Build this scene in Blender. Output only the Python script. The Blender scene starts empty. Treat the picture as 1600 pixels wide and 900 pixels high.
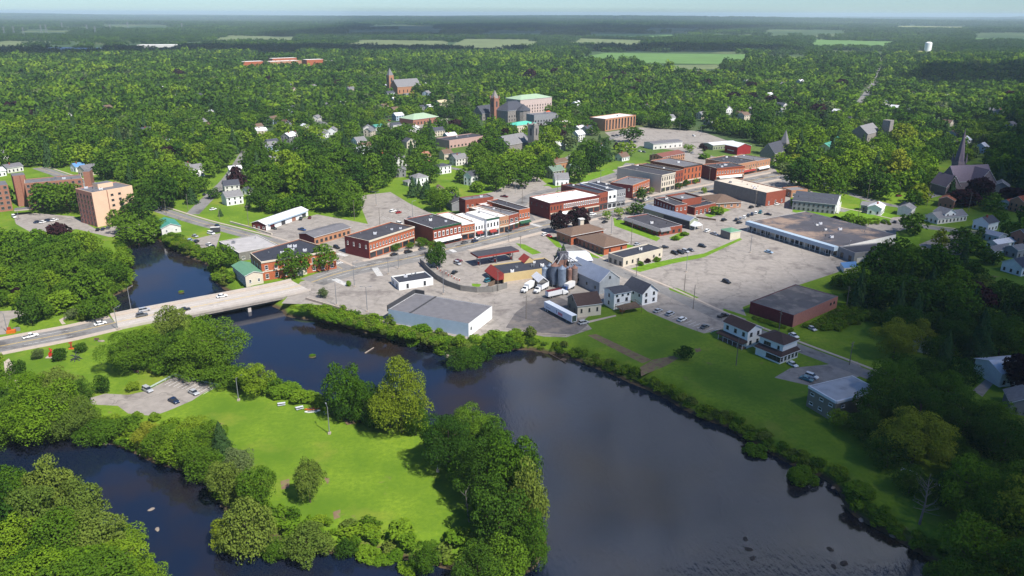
import bpy, bmesh, math, random
import numpy as np
from mathutils import Vector, Matrix
sc = bpy.context.scene
col = sc.collection
R = math.radians
# ------------------------------------------------------------------ camera
F, H, YH, ROLL = 1200.0, 118.0, 20.5, 0.0032
PITCH = math.atan((450 - YH) / F)
cd = bpy.data.cameras.new('camera'); cam = bpy.data.objects.new('camera', cd); col.objects.link(cam)
cd.sensor_width = 36; cd.lens = 36 * F / 1600; cd.clip_start = 1; cd.clip_end = 80000
cam.matrix_world = (Matrix.Translation((0, 0, H)) @ Matrix.Rotation(math.pi / 2 - PITCH, 4, 'X') @ Matrix.Rotation(ROLL, 4, 'Z'))
sc.camera = cam
# ------------------------------------------------------------------ light
SUN_EL, SUN_DIR = 52.0, (0.70, -0.71)
sdx, sdy = SUN_DIR
w = bpy.data.worlds.new('World'); sc.world = w; w.use_nodes = True
nt = w.node_tree; nt.nodes.clear()
sky = nt.nodes.new('ShaderNodeTexSky'); sky.sky_type = 'NISHITA'; sky.sun_disc = False
sky.sun_elevation = R(SUN_EL); sky.sun_rotation = math.atan2(sdx, sdy)
sky.air_density = 1.0; sky.dust_density = 0.1; sky.ozone_density = 3.0; sky.altitude = 200
bg = nt.nodes.new('ShaderNodeBackground'); bg.inputs[1].default_value = 0.075
out = nt.nodes.new('ShaderNodeOutputWorld')
tint = nt.nodes.new('ShaderNodeVectorMath'); tint.operation = 'MULTIPLY'; tint.inputs[1].default_value = (.58, .81, 1.10)   # cool summer air
nt.links.new(sky.outputs[0], tint.inputs[0]); nt.links.new(tint.outputs[0], bg.inputs[0]); nt.links.new(bg.outputs[0], out.inputs[0])
sl = bpy.data.lights.new('sun', 'SUN'); sl.energy = 4.9; sl.angle = R(0.5); sl.color = (1.0, 0.955, 0.88)
so = bpy.data.objects.new('sun', sl); col.objects.link(so)
ce = math.cos(R(SUN_EL)); n_ = math.hypot(sdx, sdy)
SUNV = Vector((sdx / n_ * ce, sdy / n_ * ce, math.sin(R(SUN_EL))))
so.rotation_mode = 'QUATERNION'; so.rotation_quaternion = SUNV.to_track_quat('Z', 'Y'); so.location = (0, 0, 300)
sc.view_settings.view_transform = 'Standard'; sc.view_settings.look = 'None'
sc.view_settings.exposure = 0.62; sc.view_settings.gamma = 1
sc.cycles.max_bounces = 5; sc.cycles.diffuse_bounces = 3; sc.cycles.glossy_bounces = 3
sc.cycles.transmission_bounces = 3; sc.cycles.volume_bounces = 0; sc.cycles.transparent_max_bounces = 24
# ------------------------------------------------------------------ helpers
rng = random.Random(7); nr = np.random.default_rng(11)
CPI, SPI = math.cos(PITCH), math.sin(PITCH)
def P(px, py, z=0.0):
    a, b = px - 800, py - 450
    u = (a + ROLL * b) / F; v = -(b - ROLL * a) / F
    dy = CPI + v * SPI; dz = -SPI + v * CPI
    t = (z - H) / dz
    return Vector((u * t, dy * t, z))
def toPx(x, y, z):
    d = Vector((x, y, z - H)); f = d.y * CPI - d.z * SPI; v = (d.y * SPI + d.z * CPI) / f * F; u = d.x / f * F
    return 800 + u + ROLL * v, 450 - v + ROLL * u
def mpp(px, py):                      # metres per photo pixel on the ground at that pixel
    p = P(px, py); return (p.y * CPI + H * SPI) / F
def inpoly(x, y, poly):
    x = np.asarray(x, float); y = np.asarray(y, float); r = np.zeros(x.shape, bool)
    n = len(poly)
    for i in range(n):
        x0, y0 = poly[i][0], poly[i][1]; x1, y1 = poly[(i + 1) % n][0], poly[(i + 1) % n][1]
        if y0 == y1: continue
        c = ((y0 > y) != (y1 > y)) & (x < (x1 - x0) * (y - y0) / (y1 - y0) + x0); r ^= c
    return r
def dpoly(x, y, poly):
    x = np.asarray(x, float); y = np.asarray(y, float); d = np.full(x.shape, 1e9)
    n = len(poly)
    for i in range(n):
        x0, y0 = poly[i][0], poly[i][1]; x1, y1 = poly[(i + 1) % n][0], poly[(i + 1) % n][1]
        dx, dy = x1 - x0, y1 - y0; L = dx * dx + dy * dy + 1e-9
        t = np.clip(((x - x0) * dx + (y - y0) * dy) / L, 0, 1)
        d = np.minimum(d, np.hypot(x - x0 - t * dx, y - y0 - t * dy))
    return d
def lin(c): return tuple(((v / 255) / 12.92 if v / 255 <= .04045 else ((v / 255 + .055) / 1.055) ** 2.4) for v in c)
def C(r, g, b, k=.62): return tuple(v * k for v in lin((r, g, b)))
MATS = {}
def mat(name, c, rough=.85, var=.12, scale=.6, spec=.3, metal=0., stain=None, stscale=.12, stth=.58, crack=0):
    if name in MATS: return MATS[name]
    m = bpy.data.materials.new(name); m.use_nodes = True; n = m.node_tree.nodes; l = m.node_tree.links
    b = n['Principled BSDF']; b.inputs['Roughness'].default_value = rough; b.inputs['Specular IOR Level'].default_value = spec
    b.inputs['Metallic'].default_value = metal
    g = n.new('ShaderNodeNewGeometry'); nz = n.new('ShaderNodeTexNoise'); nz.inputs['Scale'].default_value = scale; nz.inputs['Detail'].default_value = 6
    l.new(g.outputs['Position'], nz.inputs['Vector'])
    mr = n.new('ShaderNodeMapRange'); mr.inputs[1].default_value = .3; mr.inputs[2].default_value = .7
    mr.inputs[3].default_value = 1 - var; mr.inputs[4].default_value = 1 + var
    l.new(nz.outputs['Fac'], mr.inputs[0])
    mx = n.new('ShaderNodeVectorMath'); mx.operation = 'SCALE'; mx.inputs[0].default_value = c[:3]; l.new(mr.outputs[0], mx.inputs['Scale'])
    last = mx.outputs[0]
    if stain:
        n2 = n.new('ShaderNodeTexNoise'); n2.inputs['Scale'].default_value = stscale; n2.inputs['Detail'].default_value = 7; n2.inputs['Roughness'].default_value = .65
        l.new(g.outputs['Position'], n2.inputs['Vector'])
        m2 = n.new('ShaderNodeMapRange'); m2.inputs[1].default_value = stth; m2.inputs[2].default_value = stth + .12; l.new(n2.outputs['Fac'], m2.inputs[0])
        mm = n.new('ShaderNodeMix'); mm.data_type = 'RGBA'; l.new(m2.outputs[0], mm.inputs[0]); l.new(last, mm.inputs[6]); mm.inputs[7].default_value = (*stain[:3], 1)
        last = mm.outputs[2]
    if crack:                            # cracks and sealed seams
        n3 = n.new('ShaderNodeTexNoise'); n3.inputs['Scale'].default_value = .3; n3.inputs['Detail'].default_value = 4; l.new(g.outputs['Position'], n3.inputs['Vector'])
        va = n.new('ShaderNodeVectorMath'); va.operation = 'MULTIPLY_ADD'; l.new(n3.outputs['Color'], va.inputs[0]); va.inputs[1].default_value = (7, 7, 0); l.new(g.outputs['Position'], va.inputs[2])
        vo = n.new('ShaderNodeTexVoronoi'); vo.feature = 'DISTANCE_TO_EDGE'; vo.inputs['Scale'].default_value = crack; l.new(va.outputs[0], vo.inputs['Vector'])
        m4 = n.new('ShaderNodeMapRange'); m4.inputs[1].default_value = .006; m4.inputs[2].default_value = .02; m4.inputs[3].default_value = .76; m4.inputs[4].default_value = 1; l.new(vo.outputs['Distance'], m4.inputs[0])
        s4 = n.new('ShaderNodeVectorMath'); s4.operation = 'SCALE'; l.new(last, s4.inputs[0]); l.new(m4.outputs[0], s4.inputs['Scale']); last = s4.outputs[0]
    l.new(last, b.inputs['Base Color'])
    MATS[name] = m; return m
def link(name, me, parent=None, loc=None):
    o = bpy.data.objects.new(name, me); col.objects.link(o)
    if parent is not None: o.parent = parent
    if loc is not None: o.location = loc
    return o
def tag(o, label, cat, group=None, kind=None):
    if label: o['label'] = label
    if cat: o['category'] = cat
    if group: o['group'] = group
    if kind: o['kind'] = kind
    return o
def thing(name, label, cat, loc, group=None):
    o = link(name, None); o.location = loc; o.empty_display_size = .5
    return tag(o, label, cat, group)
class MB:                                # mesh builder in local coordinates
    def __init__(s): s.v = []; s.f = []; s.mi = []; s.m = []
    def mid(s, m):
        if m not in s.m: s.m.append(m)
        return s.m.index(m)
    def face(s, pts, m):
        i = len(s.v); s.v += [tuple(p) for p in pts]; s.f.append(list(range(i, i + len(pts)))); s.mi.append(s.mid(m))
    def prism(s, poly, z0, z1, m, mtop=None, bottom=False):
        n = len(poly)
        a = sum(poly[i][0] * poly[(i + 1) % n][1] - poly[(i + 1) % n][0] * poly[i][1] for i in range(n))
        if a < 0: poly = poly[::-1]
        for i in range(n):
            p, q = poly[i], poly[(i + 1) % n]
            s.face([(p[0], p[1], z0), (q[0], q[1], z0), (q[0], q[1], z1), (p[0], p[1], z1)], m)
        s.face([(p[0], p[1], z1) for p in poly], mtop or m)
        if bottom: s.face([(p[0], p[1], z0) for p in poly[::-1]], m)
    def box(s, c, sx, sy, sz, m, ang=0, mtop=None, taper=1.0):      # c = centre of the bottom
        ca, sa = math.cos(ang), math.sin(ang)
        def T(x, y, z): return (c[0] + x * ca - y * sa, c[1] + x * sa + y * ca, c[2] + z)
        hx, hy = sx / 2, sy / 2; k = taper
        b = [T(-hx, -hy, 0), T(hx, -hy, 0), T(hx, hy, 0), T(-hx, hy, 0)]; t = [T(-hx * k, -hy * k, sz), T(hx * k, -hy * k, sz), T(hx * k, hy * k, sz), T(-hx * k, hy * k, sz)]
        for i in range(4): j = (i + 1) % 4; s.face([b[i], b[j], t[j], t[i]], m)
        s.face(t, mtop or m); s.face(b[::-1], m)
    def tube(s, a, b, r0, r1, m, n=6, caps=True):
        a = Vector(a); b = Vector(b); d = (b - a)
        if d.length < 1e-6: return
        d.normalize(); x = d.orthogonal().normalized(); y = d.cross(x)
        A = [a + (x * math.cos(2 * math.pi * k / n) + y * math.sin(2 * math.pi * k / n)) * r0 for k in range(n)]
        B = [b + (x * math.cos(2 * math.pi * k / n) + y * math.sin(2 * math.pi * k / n)) * r1 for k in range(n)]
        for k in range(n): j = (k + 1) % n; s.face([A[k], A[j], B[j], B[k]], m)
        if caps: s.face(B, m); s.face(A[::-1], m)
    def lathe(s, prof, m, n=16, c=(0, 0, 0), mats=None):
        for i in range(len(prof) - 1):
            (r0, z0), (r1, z1) = prof[i], prof[i + 1]; mm = mats[i] if mats else m
            for k in range(n):
                a, b = 2 * math.pi * k / n, 2 * math.pi * (k + 1) / n
                q = [(c[0] + r0 * math.cos(a), c[1] + r0 * math.sin(a), c[2] + z0), (c[0] + r0 * math.cos(b), c[1] + r0 * math.sin(b), c[2] + z0),
                     (c[0] + r1 * math.cos(b), c[1] + r1 * math.sin(b), c[2] + z1), (c[0] + r1 * math.cos(a), c[1] + r1 * math.sin(a), c[2] + z1)]
                if r1 < 1e-4: q = q[:3]
                elif r0 < 1e-4: q = [q[0], q[2], q[3]]
                s.face(q, mm)
    def mesh(s, name):
        me = bpy.data.meshes.new(name); me.from_pydata(s.v, [], s.f)
        for m in s.m: me.materials.append(m)
        me.polygons.foreach_set('material_index', s.mi); me.update(); return me
    def obj(s, name, parent=None, loc=None): return link(name, s.mesh(name), parent, loc)
NOTREE = []                              # ground polygons where no tree may stand (world xy)
def wpoly(pts, z=0.0): return [(p.x, p.y) for p in (P(a, b, z) for a, b in pts)]
def sheet(name, pts, z, m, world=False, notree=True):
    poly = pts if world else wpoly(pts)
    mb = MB(); n = len(poly)
    a = sum(poly[i][0] * poly[(i + 1) % n][1] - poly[(i + 1) % n][0] * poly[i][1] for i in range(n))
    if a < 0: poly = poly[::-1]
    mb.face([(x, y, z) for x, y in poly], m); o = mb.obj(name); o['kind'] = 'structure'
    if notree: NOTREE.append((poly, .5))
    return o
def resample(pts, step=6.0):
    out = []
    for i in range(len(pts) - 1):
        p0 = Vector(pts[max(i - 1, 0)][:2]); p1 = Vector(pts[i][:2]); p2 = Vector(pts[i + 1][:2]); p3 = Vector(pts[min(i + 2, len(pts) - 1)][:2])
        n = max(1, int((p2 - p1).length / step))
        for k in range(n):
            t = k / n
            out.append(.5 * ((2 * p1) + (p2 - p0) * t + (2 * p0 - 5 * p1 + 4 * p2 - p3) * t * t + (3 * p1 - p0 - 3 * p2 + p3) * t ** 3))
    out.append(Vector(pts[-1][:2])); return out
def strip_poly(line, o0, o1):
    L, Rr = [], []
    for i, p in enumerate(line):
        a = line[max(i - 1, 0)]; b = line[min(i + 1, len(line) - 1)]; d = (b - a).normalized(); nrm = Vector((-d.y, d.x))
        L.append(p + nrm * o0); Rr.append(p + nrm * o1)
    return L, Rr
def strip(name, line, o0, o1, z, m, thick=0., dash=None, parent=None, notree=False, kind='structure'):
    L, Q = strip_poly(line, o0, o1); mb = MB()
    acc = 0
    for i in range(len(line) - 1):
        seg = (line[i + 1] - line[i]).length; acc += seg
        if dash and int(acc / dash) % 2: continue
        q = [(Q[i].x, Q[i].y, z), (Q[i + 1].x, Q[i + 1].y, z), (L[i + 1].x, L[i + 1].y, z), (L[i].x, L[i].y, z)]
        mb.face(q, m)
        if thick:
            for a, b in ((q[0], q[1]), (q[2], q[3])):
                mb.face([(a[0], a[1], z - thick), (b[0], b[1], z - thick), b, a], m)
    if thick:
        for i in (0, -1):
            a, b = L[i], Q[i]; mb.face([(a.x, a.y, z - thick), (b.x, b.y, z - thick), (b.x, b.y, z), (a.x, a.y, z)], m)
    o = mb.obj(name, parent)
    if kind: o['kind'] = kind
    if notree: NOTREE.append(([(p.x, p.y) for p in L] + [(p.x, p.y) for p in Q[::-1]], 1.5))
    return o
# ------------------------------------------------------------------ materials
asph = mat('road_asphalt', C(150, 147, 144, .64), .9, .12, .5, stain=C(116, 112, 110, .58), stscale=.09, stth=.52)
lotm = mat('lot_asphalt', C(178, 169, 160, .62), .92, .14, .35, stain=C(140, 131, 125, .6), stscale=.07, stth=.54, crack=.055)
gravel = mat('gravel_yard', C(128, 122, 120, .6), .95, .22, .5, stain=C(160, 148, 138, .6), stscale=.12, stth=.5)
bridgem = mat('bridge_concrete', C(208, 198, 188, .66), .9, .08, .4, stain=C(186, 176, 168, .64))
conc = mat('sidewalk_concrete', C(212, 196, 180, .62), .9, .1, .8)
white_l = mat('paint_white', (.72, .72, .7), .7, .15, 2.); yellow_l = mat('paint_yellow', (.62, .42, .08), .7, .2, 2.)
ROOFD = mat('roof_dark_membrane', C(74, 72, 78, .75), .85, .2, .5, stain=C(98, 94, 96, .75), stscale=.2)
ROOFB = mat('roof_black', C(60, 62, 72, .75), .85, .15, .4)
ROOFW = mat('roof_white', (.66, .63, .6), .8, .12, .3, stain=(.45, .42, .4), stscale=.15)
ROOFG = mat('roof_grey', C(128, 126, 130, .65), .8, .12, .4, stain=C(150, 146, 146, .65))
ROOFBR = mat('roof_brown_shingle', C(132, 108, 92, .6), .9, .14, 1.2)
ROOFDB = mat('roof_dark_brown_shingle', C(82, 64, 60, .7), .9, .15, 1.2)
ROOFSH = mat('roof_grey_shingle', C(142, 140, 142, .68), .9, .14, 1.)
ROOFBL = mat('roof_charcoal_shingle', C(80, 82, 92, .7), .9, .14, 1.)
METAL = mat('roof_metal', C(150, 160, 178, .72), .45, .08, .5, .5, .2)
METALW = mat('roof_white_metal', (.62, .62, .64), .5, .08, .5, .4)
TEAL = mat('roof_teal', C(90, 170, 150, .6), .6, .1, .6); GREENR = mat('roof_green', C(118, 168, 135, .6), .65, .08, .6)
PALEG = mat('roof_pale_green', C(190, 215, 180, .6), .7, .08, .6); TURQ = mat('roof_turquoise', C(110, 225, 195, .6), .6, .06, .6)
REDR = mat('roof_red', C(160, 60, 52, .7), .8, .12, 1.); ORANGER = mat('roof_orange', C(220, 110, 70, .62), .8, .12, 1.)
BRICK = mat('brick_red', C(164, 86, 64, .62), .92, .14, 1.6); BRICKO = mat('brick_orange', C(200, 112, 74, .62), .92, .12, 1.6)
BRICKM_SHADE = mat('brick_maroon_shade', C(112, 44, 46, .8), .92, .12, 1.2); BRICKP = mat('brick_pink', C(205, 140, 125, .62), .92, .1, 1.)  # maroon brick, also put on end walls turned from the sun to paint their shade
BRICKB = mat('brick_brown', C(182, 128, 106, .62), .92, .12, 1.4); BRICKL = mat('brick_light', C(205, 150, 115, .62), .92, .12, 1.4)
TAN = mat('tan_panel', C(240, 202, 170, .76), .9, .05, .3); CREAM = mat('cream_wall', C(235, 222, 200, .66), .9, .06, .5)
WHITE = mat('white_siding', (.74, .74, .72), .8, .06, .6); OFFW = mat('offwhite_siding', (.6, .58, .54), .85, .08, .6)
GREYW = mat('grey_siding', C(165, 165, 168, .62), .85, .08, .6); STONE = mat('grey_stone', C(172, 164, 158, .55), .95, .2, .9)
STONEP = mat('purple_stone', C(140, 126, 132, .6), .95, .18, .9); SLATE = mat('slate_purple', C(118, 106, 120, .65), .85, .12, 1.)
BLUEW = mat('pale_blue_siding', C(190, 210, 228, .66), .6, .05, .4); LGREEN = mat('pale_green_siding', C(170, 178, 150, .6), .85, .08, .5)
CINDER = mat('cinder_block', C(150, 146, 140, .6), .95, .12, .6, stain=C(120, 116, 112, .6)); YELW = mat('yellow_wall', C(226, 200, 146, .62), .9, .05, .5)
TAUPE = mat('taupe_siding', C(150, 142, 126, .62), .9, .06, .6); DKGLASS = mat('window_glass', (.02, .024, .03), .08, 0.02, 1., .8)
TRIMW = mat('white_trim', (.75, .74, .72), .7, .04, 1.); TRIMD = mat('dark_trim', (.05, .05, .055), .8, .1, 1.); GREENT = mat('green_trim', C(40, 90, 62, .7), .7, .1, 1.)
WOOD = mat('weathered_wood', C(140, 116, 98, .5), .95, .2, 1.); POLEM = mat('pole_wood', C(150, 140, 128, .55), .95, .15, 1.); STEEL = mat('galvanised_steel', C(170, 172, 176, .6), .5, .08, 1., .5, .3)
GALV = mat('galvanised_silo', C(150, 165, 185, .62), .42, .18, 1.4, .5, .35); RUST = mat('rusty_metal', C(150, 112, 98, .6), .8, .25, .8)
BARKM = mat('bark', (.1, .075, .055), .95, .25, 1.5); ROCKM = mat('rock', C(120, 106, 96, .4), .95, .3, .8); PALEROCK = mat('pale_rock', C(185, 170, 156, .5), .95, .2, .8)
BLUET = mat('blue_tarp', C(110, 160, 215, .65), .6, .08, .6); CANVAS = mat('awning_white', (.7, .7, .68), .8, .06, 1.); REDP = mat('red_paint', C(205, 60, 45, .7), .5, .06, 1.); ORANGEP = mat('orange_paint', C(230, 120, 40, .7), .5, .06, 1.)
# ------------------------------------------------------------------ water and ground
WL = -4.0
river_px = [(243, 371), (252, 378), (262, 385), (272, 390), (285, 398), (300, 404), (315, 409), (327, 415), (332, 430), (337, 440), (350, 452), (372, 462), (410, 472), (440, 484), (448, 494), (470, 498), (520, 504), (560, 517), (600, 527), (650, 536), (690, 545), (702, 553), (722, 560), (748, 555), (790, 546), (830, 547), (850, 551), (880, 555), (900, 562), (930, 575), (960, 586), (985, 598), (1010, 608), (1040, 622), (1070, 640), (1100, 655), (1140, 668), (1170, 690), (1200, 705), (1230, 722), (1260, 737), (1290, 748), (1312, 768), (1322, 795), (1350, 815), (1400, 842), (1440, 866), (1475, 888), (1520, 930), (1560, 1000), (1500, 1150), (-100, 1150), (240, 960), (228, 905), (200, 868), (150, 835), (70, 795), (-60, 775), (-300, 760), (-300, 660), (-60, 668), (60, 674), (110, 678), (160, 688), (200, 702), (240, 722), (285, 735), (325, 752), (345, 790), (380, 822), (440, 846), (490, 860), (520, 864), (560, 858), (600, 863), (640, 874), (690, 886), (740, 896), (800, 905), (835, 890), (852, 850), (830, 800), (790, 765), (735, 725), (690, 692), (645, 672), (590, 664), (535, 652), (505, 637), (470, 622), (440, 613), (400, 605), (370, 590), (345, 560), (330, 520), (310, 505), (250, 497), (190, 495), (172, 478), (172, 466), (180, 461), (200, 453), (207, 445), (204, 430), (205, 405), (196, 392), (215, 380)]
RIV = wpoly(river_px, WL)
def terrain(x, y):
    d = dpoly(x, y, RIV); ins = inpoly(x, y, RIV)
    wob = .8 + .25 * np.sin(x * .31) * np.cos(y * .27)
    z = np.where(ins, WL - np.minimum(d * .4, 2.2), np.minimum(0, WL + .15 + d * wob))
    r = np.hypot(x, y); k = np.clip((r - 4500) / 9000, 0, 1)
    z = z + k * (18 * np.sin(x / 2300 + 1) + 14 * np.sin(y / 1900 + x / 5200) + 9 * np.sin(x / 910 + y / 1300) + 16)
    return z
gx = np.concatenate([-np.geomspace(40000, 420, 40), np.arange(-400, -230, 4.), np.arange(-230, 250, 1.7), np.arange(250, 420, 4.), np.geomspace(420, 40000, 40)])
gy = np.concatenate([-np.geomspace(8000, 40, 12), np.arange(0, 110, 6.), np.arange(110, 480, 1.7), np.arange(480, 800, 10.), np.geomspace(800, 34000, 60)])
X, Y = np.meshgrid(gx, gy); Z = np.zeros_like(X)
near = (np.abs(X) < 420) & (Y > -50) & (Y < 520)
Z[near] = terrain(X[near], Y[near]); Z[~near] = terrain(X[~near], Y[~near])
nx, ny = len(gx), len(gy)
me = bpy.data.meshes.new('ground')
idx = np.arange(nx * ny).reshape(ny, nx)
fc = np.stack([idx[:-1, :-1], idx[:-1, 1:], idx[1:, 1:], idx[1:, :-1]], -1).reshape(-1, 4)
me.vertices.add(nx * ny); me.vertices.foreach_set('co', np.stack([X, Y, Z], -1).astype(np.float32).ravel())
me.loops.add(len(fc) * 4); me.loops.foreach_set('vertex_index', fc.ravel().astype(np.int32))
me.polygons.add(len(fc)); me.polygons.foreach_set('loop_start', np.arange(0, len(fc) * 4, 4, dtype=np.int32)); me.update()
def ground_mat():
    m = bpy.data.materials.new('grass_ground'); m.use_nodes = True; n = m.node_tree.nodes; l = m.node_tree.links; b = n['Principled BSDF']
    b.inputs['Roughness'].default_value = .95; b.inputs['Specular IOR Level'].default_value = .15
    g = n.new('ShaderNodeNewGeometry'); sx = n.new('ShaderNodeSeparateXYZ'); l.new(g.outputs['Position'], sx.inputs[0])
    def noise(s, d=6, r=.6):
        t = n.new('ShaderNodeTexNoise'); t.inputs['Scale'].default_value = s; t.inputs['Detail'].default_value = d; t.inputs['Roughness'].default_value = r; l.new(g.outputs['Position'], t.inputs['Vector']); return t.outputs['Fac']
    def ramp(fac, a, b_):
        q = n.new('ShaderNodeMapRange'); q.inputs[1].default_value = a; q.inputs[2].default_value = b_; l.new(fac, q.inputs[0]); return q.outputs[0]
    def mix(f, a, b_):
        q = n.new('ShaderNodeMix'); q.data_type = 'RGBA'; l.new(f, q.inputs[0])
        for s, v in ((6, a), (7, b_)):
            if isinstance(v, tuple): q.inputs[s].default_value = (*v, 1)
            else: l.new(v, q.inputs[s])
        return q.outputs[2]
    c = mix(ramp(noise(.05), .35, .65), (.085, .16, .010), (.175, .26, .018))
    c = mix(ramp(noise(.7, 4, .7), .35, .75), c, (.08, .155, .010))
    c = mix(ramp(noise(.035, 5), .56, .74), c, (.20, .22, .03))
    c = mix(ramp(noise(.11, 3), .66, .76), c, (.2, .15, .07))
    far = mix(ramp(noise(.0016, 8), .5, .62), (.045, .08, .026), (.13, .15, .055))
    c = mix(ramp(sx.outputs[1], 620, 760), c, far)
    mud = mix(noise(.8), (.05, .035, .02), (.11, .08, .045))
    c = mix(ramp(sx.outputs[2], -2.6, -3.5), c, mud)
    l.new(c, b.inputs['Base Color']); return m
GRASS = ground_mat(); me.materials.append(GRASS)
ground = link('ground', me); ground['kind'] = 'structure'
def water_mat():
    m = bpy.data.materials.new('river_water'); m.use_nodes = True; n = m.node_tree.nodes; l = m.node_tree.links; b = n['Principled BSDF']
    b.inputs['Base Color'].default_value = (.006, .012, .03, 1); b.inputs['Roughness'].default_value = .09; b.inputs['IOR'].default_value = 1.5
    b.inputs['Specular IOR Level'].default_value = .62
    g = n.new('ShaderNodeNewGeometry'); mp = n.new('ShaderNodeMapping'); mp.inputs['Scale'].default_value = (.6, .25, 1); mp.inputs['Rotation'].default_value = (0, 0, R(35))
    l.new(g.outputs['Position'], mp.inputs[0])
    t = n.new('ShaderNodeTexNoise'); t.inputs['Scale'].default_value = 1.6; t.inputs['Detail'].default_value = 5; l.new(mp.outputs[0], t.inputs['Vector'])
    t2 = n.new('ShaderNodeTexNoise'); t2.inputs['Scale'].default_value = .022; t2.inputs['Detail'].default_value = 5; t2.inputs['Distortion'].default_value = 1.2; l.new(g.outputs['Position'], t2.inputs['Vector'])
    q = n.new('ShaderNodeMapRange'); q.inputs[1].default_value = .42; q.inputs[2].default_value = .62; q.inputs[3].default_value = .05; q.inputs[4].default_value = .4; l.new(t2.outputs['Fac'], q.inputs[0])
    sx = n.new('ShaderNodeSeparateXYZ'); l.new(g.outputs['Position'], sx.inputs[0])
    rx = n.new('ShaderNodeMapRange'); rx.inputs[1].default_value = -40; rx.inputs[2].default_value = 30; rx.inputs[3].default_value = .25; l.new(sx.outputs[0], rx.inputs[0])
    mu = n.new('ShaderNodeMath'); mu.operation = 'MULTIPLY'; l.new(q.outputs[0], mu.inputs[0]); l.new(rx.outputs[0], mu.inputs[1])
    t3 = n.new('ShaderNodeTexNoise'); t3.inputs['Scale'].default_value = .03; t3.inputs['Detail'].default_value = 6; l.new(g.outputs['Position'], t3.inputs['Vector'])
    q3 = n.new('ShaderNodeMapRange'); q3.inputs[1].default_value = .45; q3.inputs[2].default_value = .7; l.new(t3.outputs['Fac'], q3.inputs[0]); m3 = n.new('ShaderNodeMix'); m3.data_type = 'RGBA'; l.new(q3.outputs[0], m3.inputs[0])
    m3.inputs[6].default_value = (.006, .011, .027, 1); m3.inputs[7].default_value = (.024, .015, .009, 1); l.new(m3.outputs[2], b.inputs['Base Color'])  # blue base colour stands in for sky reflection on naturally brown water
    bp = n.new('ShaderNodeBump'); bp.inputs['Distance'].default_value = .25; l.new(t.outputs['Fac'], bp.inputs['Height']); l.new(mu.outputs[0], bp.inputs['Strength'])
    l.new(bp.outputs[0], b.inputs['Normal']); return m
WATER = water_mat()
xs = [p[0] for p in RIV]; ys = [p[1] for p in RIV]
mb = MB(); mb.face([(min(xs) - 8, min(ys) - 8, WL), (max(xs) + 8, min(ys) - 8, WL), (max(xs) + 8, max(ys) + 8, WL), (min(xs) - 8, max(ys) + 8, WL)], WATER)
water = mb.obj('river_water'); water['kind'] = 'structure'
NOTREE.append((RIV, 1.5))
# ------------------------------------------------------------------ paved ground
core = [(440, 474), (520, 477), (606, 504), (735, 531), (770, 517), (815, 519), (850, 526), (885, 527), (925, 514), (912, 500), (938, 480), (965, 452), (1012, 487), (1060, 507), (1100, 521), (1140, 512), (1168, 498), (1160, 480), (1240, 448), (1310, 425), (1330, 408), (1400, 385), (1400, 362), (1440, 352), (1420, 338), (1310, 345), (1235, 322), (1235, 297), (1205, 256), (1180, 262), (1100, 240), (1090, 222), (1060, 240), (1000, 262), (960, 265), (870, 300), (835, 272), (800, 285), (745, 305), (770, 320), (700, 345), (640, 318), (610, 300), (550, 307), (565, 325), (575, 350), (550, 345), (495, 335), (400, 360), (470, 392), (520, 405), (530, 425), (470, 440)]
sheet('town_pavement', core, .012, lotm)
for nm, pts in (('parking_lot', [(945, 207), (1000, 199), (1095, 205), (1140, 221), (1080, 238), (1000, 228), (985, 238)]),
                ('parking_lot', [(20, 334), (55, 333), (115, 338), (150, 358), (215, 348), (245, 368), (170, 370), (120, 358), (50, 364), (25, 350)]),
                ('parking_lot', [(60, 650), (100, 622), (140, 622), (165, 615), (200, 617), (228, 611), (273, 588), (343, 604), (320, 613), (300, 626), (265, 641), (240, 650), (200, 646), (184, 634), (140, 632)]),
                ('parking_lot', [(-30, 488), (40, 484), (40, 492), (16, 499), (9, 522), (-30, 526)]),
                ('parking_lot', [(345, 364), (335, 395), (288, 387), (302, 374), (322, 369)]),
                ('parking_lot', [(1436, 382), (1470, 368), (1520, 362), (1512, 396), (1450, 406)]),
                ('parking_lot', [(1210, 590), (1235, 575), (1340, 565), (1352, 585), (1290, 605), (1262, 602)]),
                ('parking_lot', [(650, 190), (700, 185), (700, 200), (600, 205), (600, 192)]),
                ('driveway', [(1520, 610), (1560, 575), (1568, 580), (1535, 620)]), ('driveway', [(620, 205), (740, 190), (742, 193), (640, 210)]),
                ('path', [(6, 565), (14, 560), (28, 585), (30, 605), (10, 610)]), ('path', [(92, 500), (108, 491), (112, 493), (98, 501), (103, 506), (97, 507)]),
                ('path', [(72, 478), (115, 477), (115, 480), (72, 482)]), ('path', [(912, 503), (962, 492), (963, 494), (914, 506)])):
    sheet(nm, pts, .016, conc if nm == 'path' else lotm)
lawn_m = mat('lawn_grass', (.115, .215, .012), .95, .2, .35, .15, stain=(.09, .17, .015))
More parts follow.
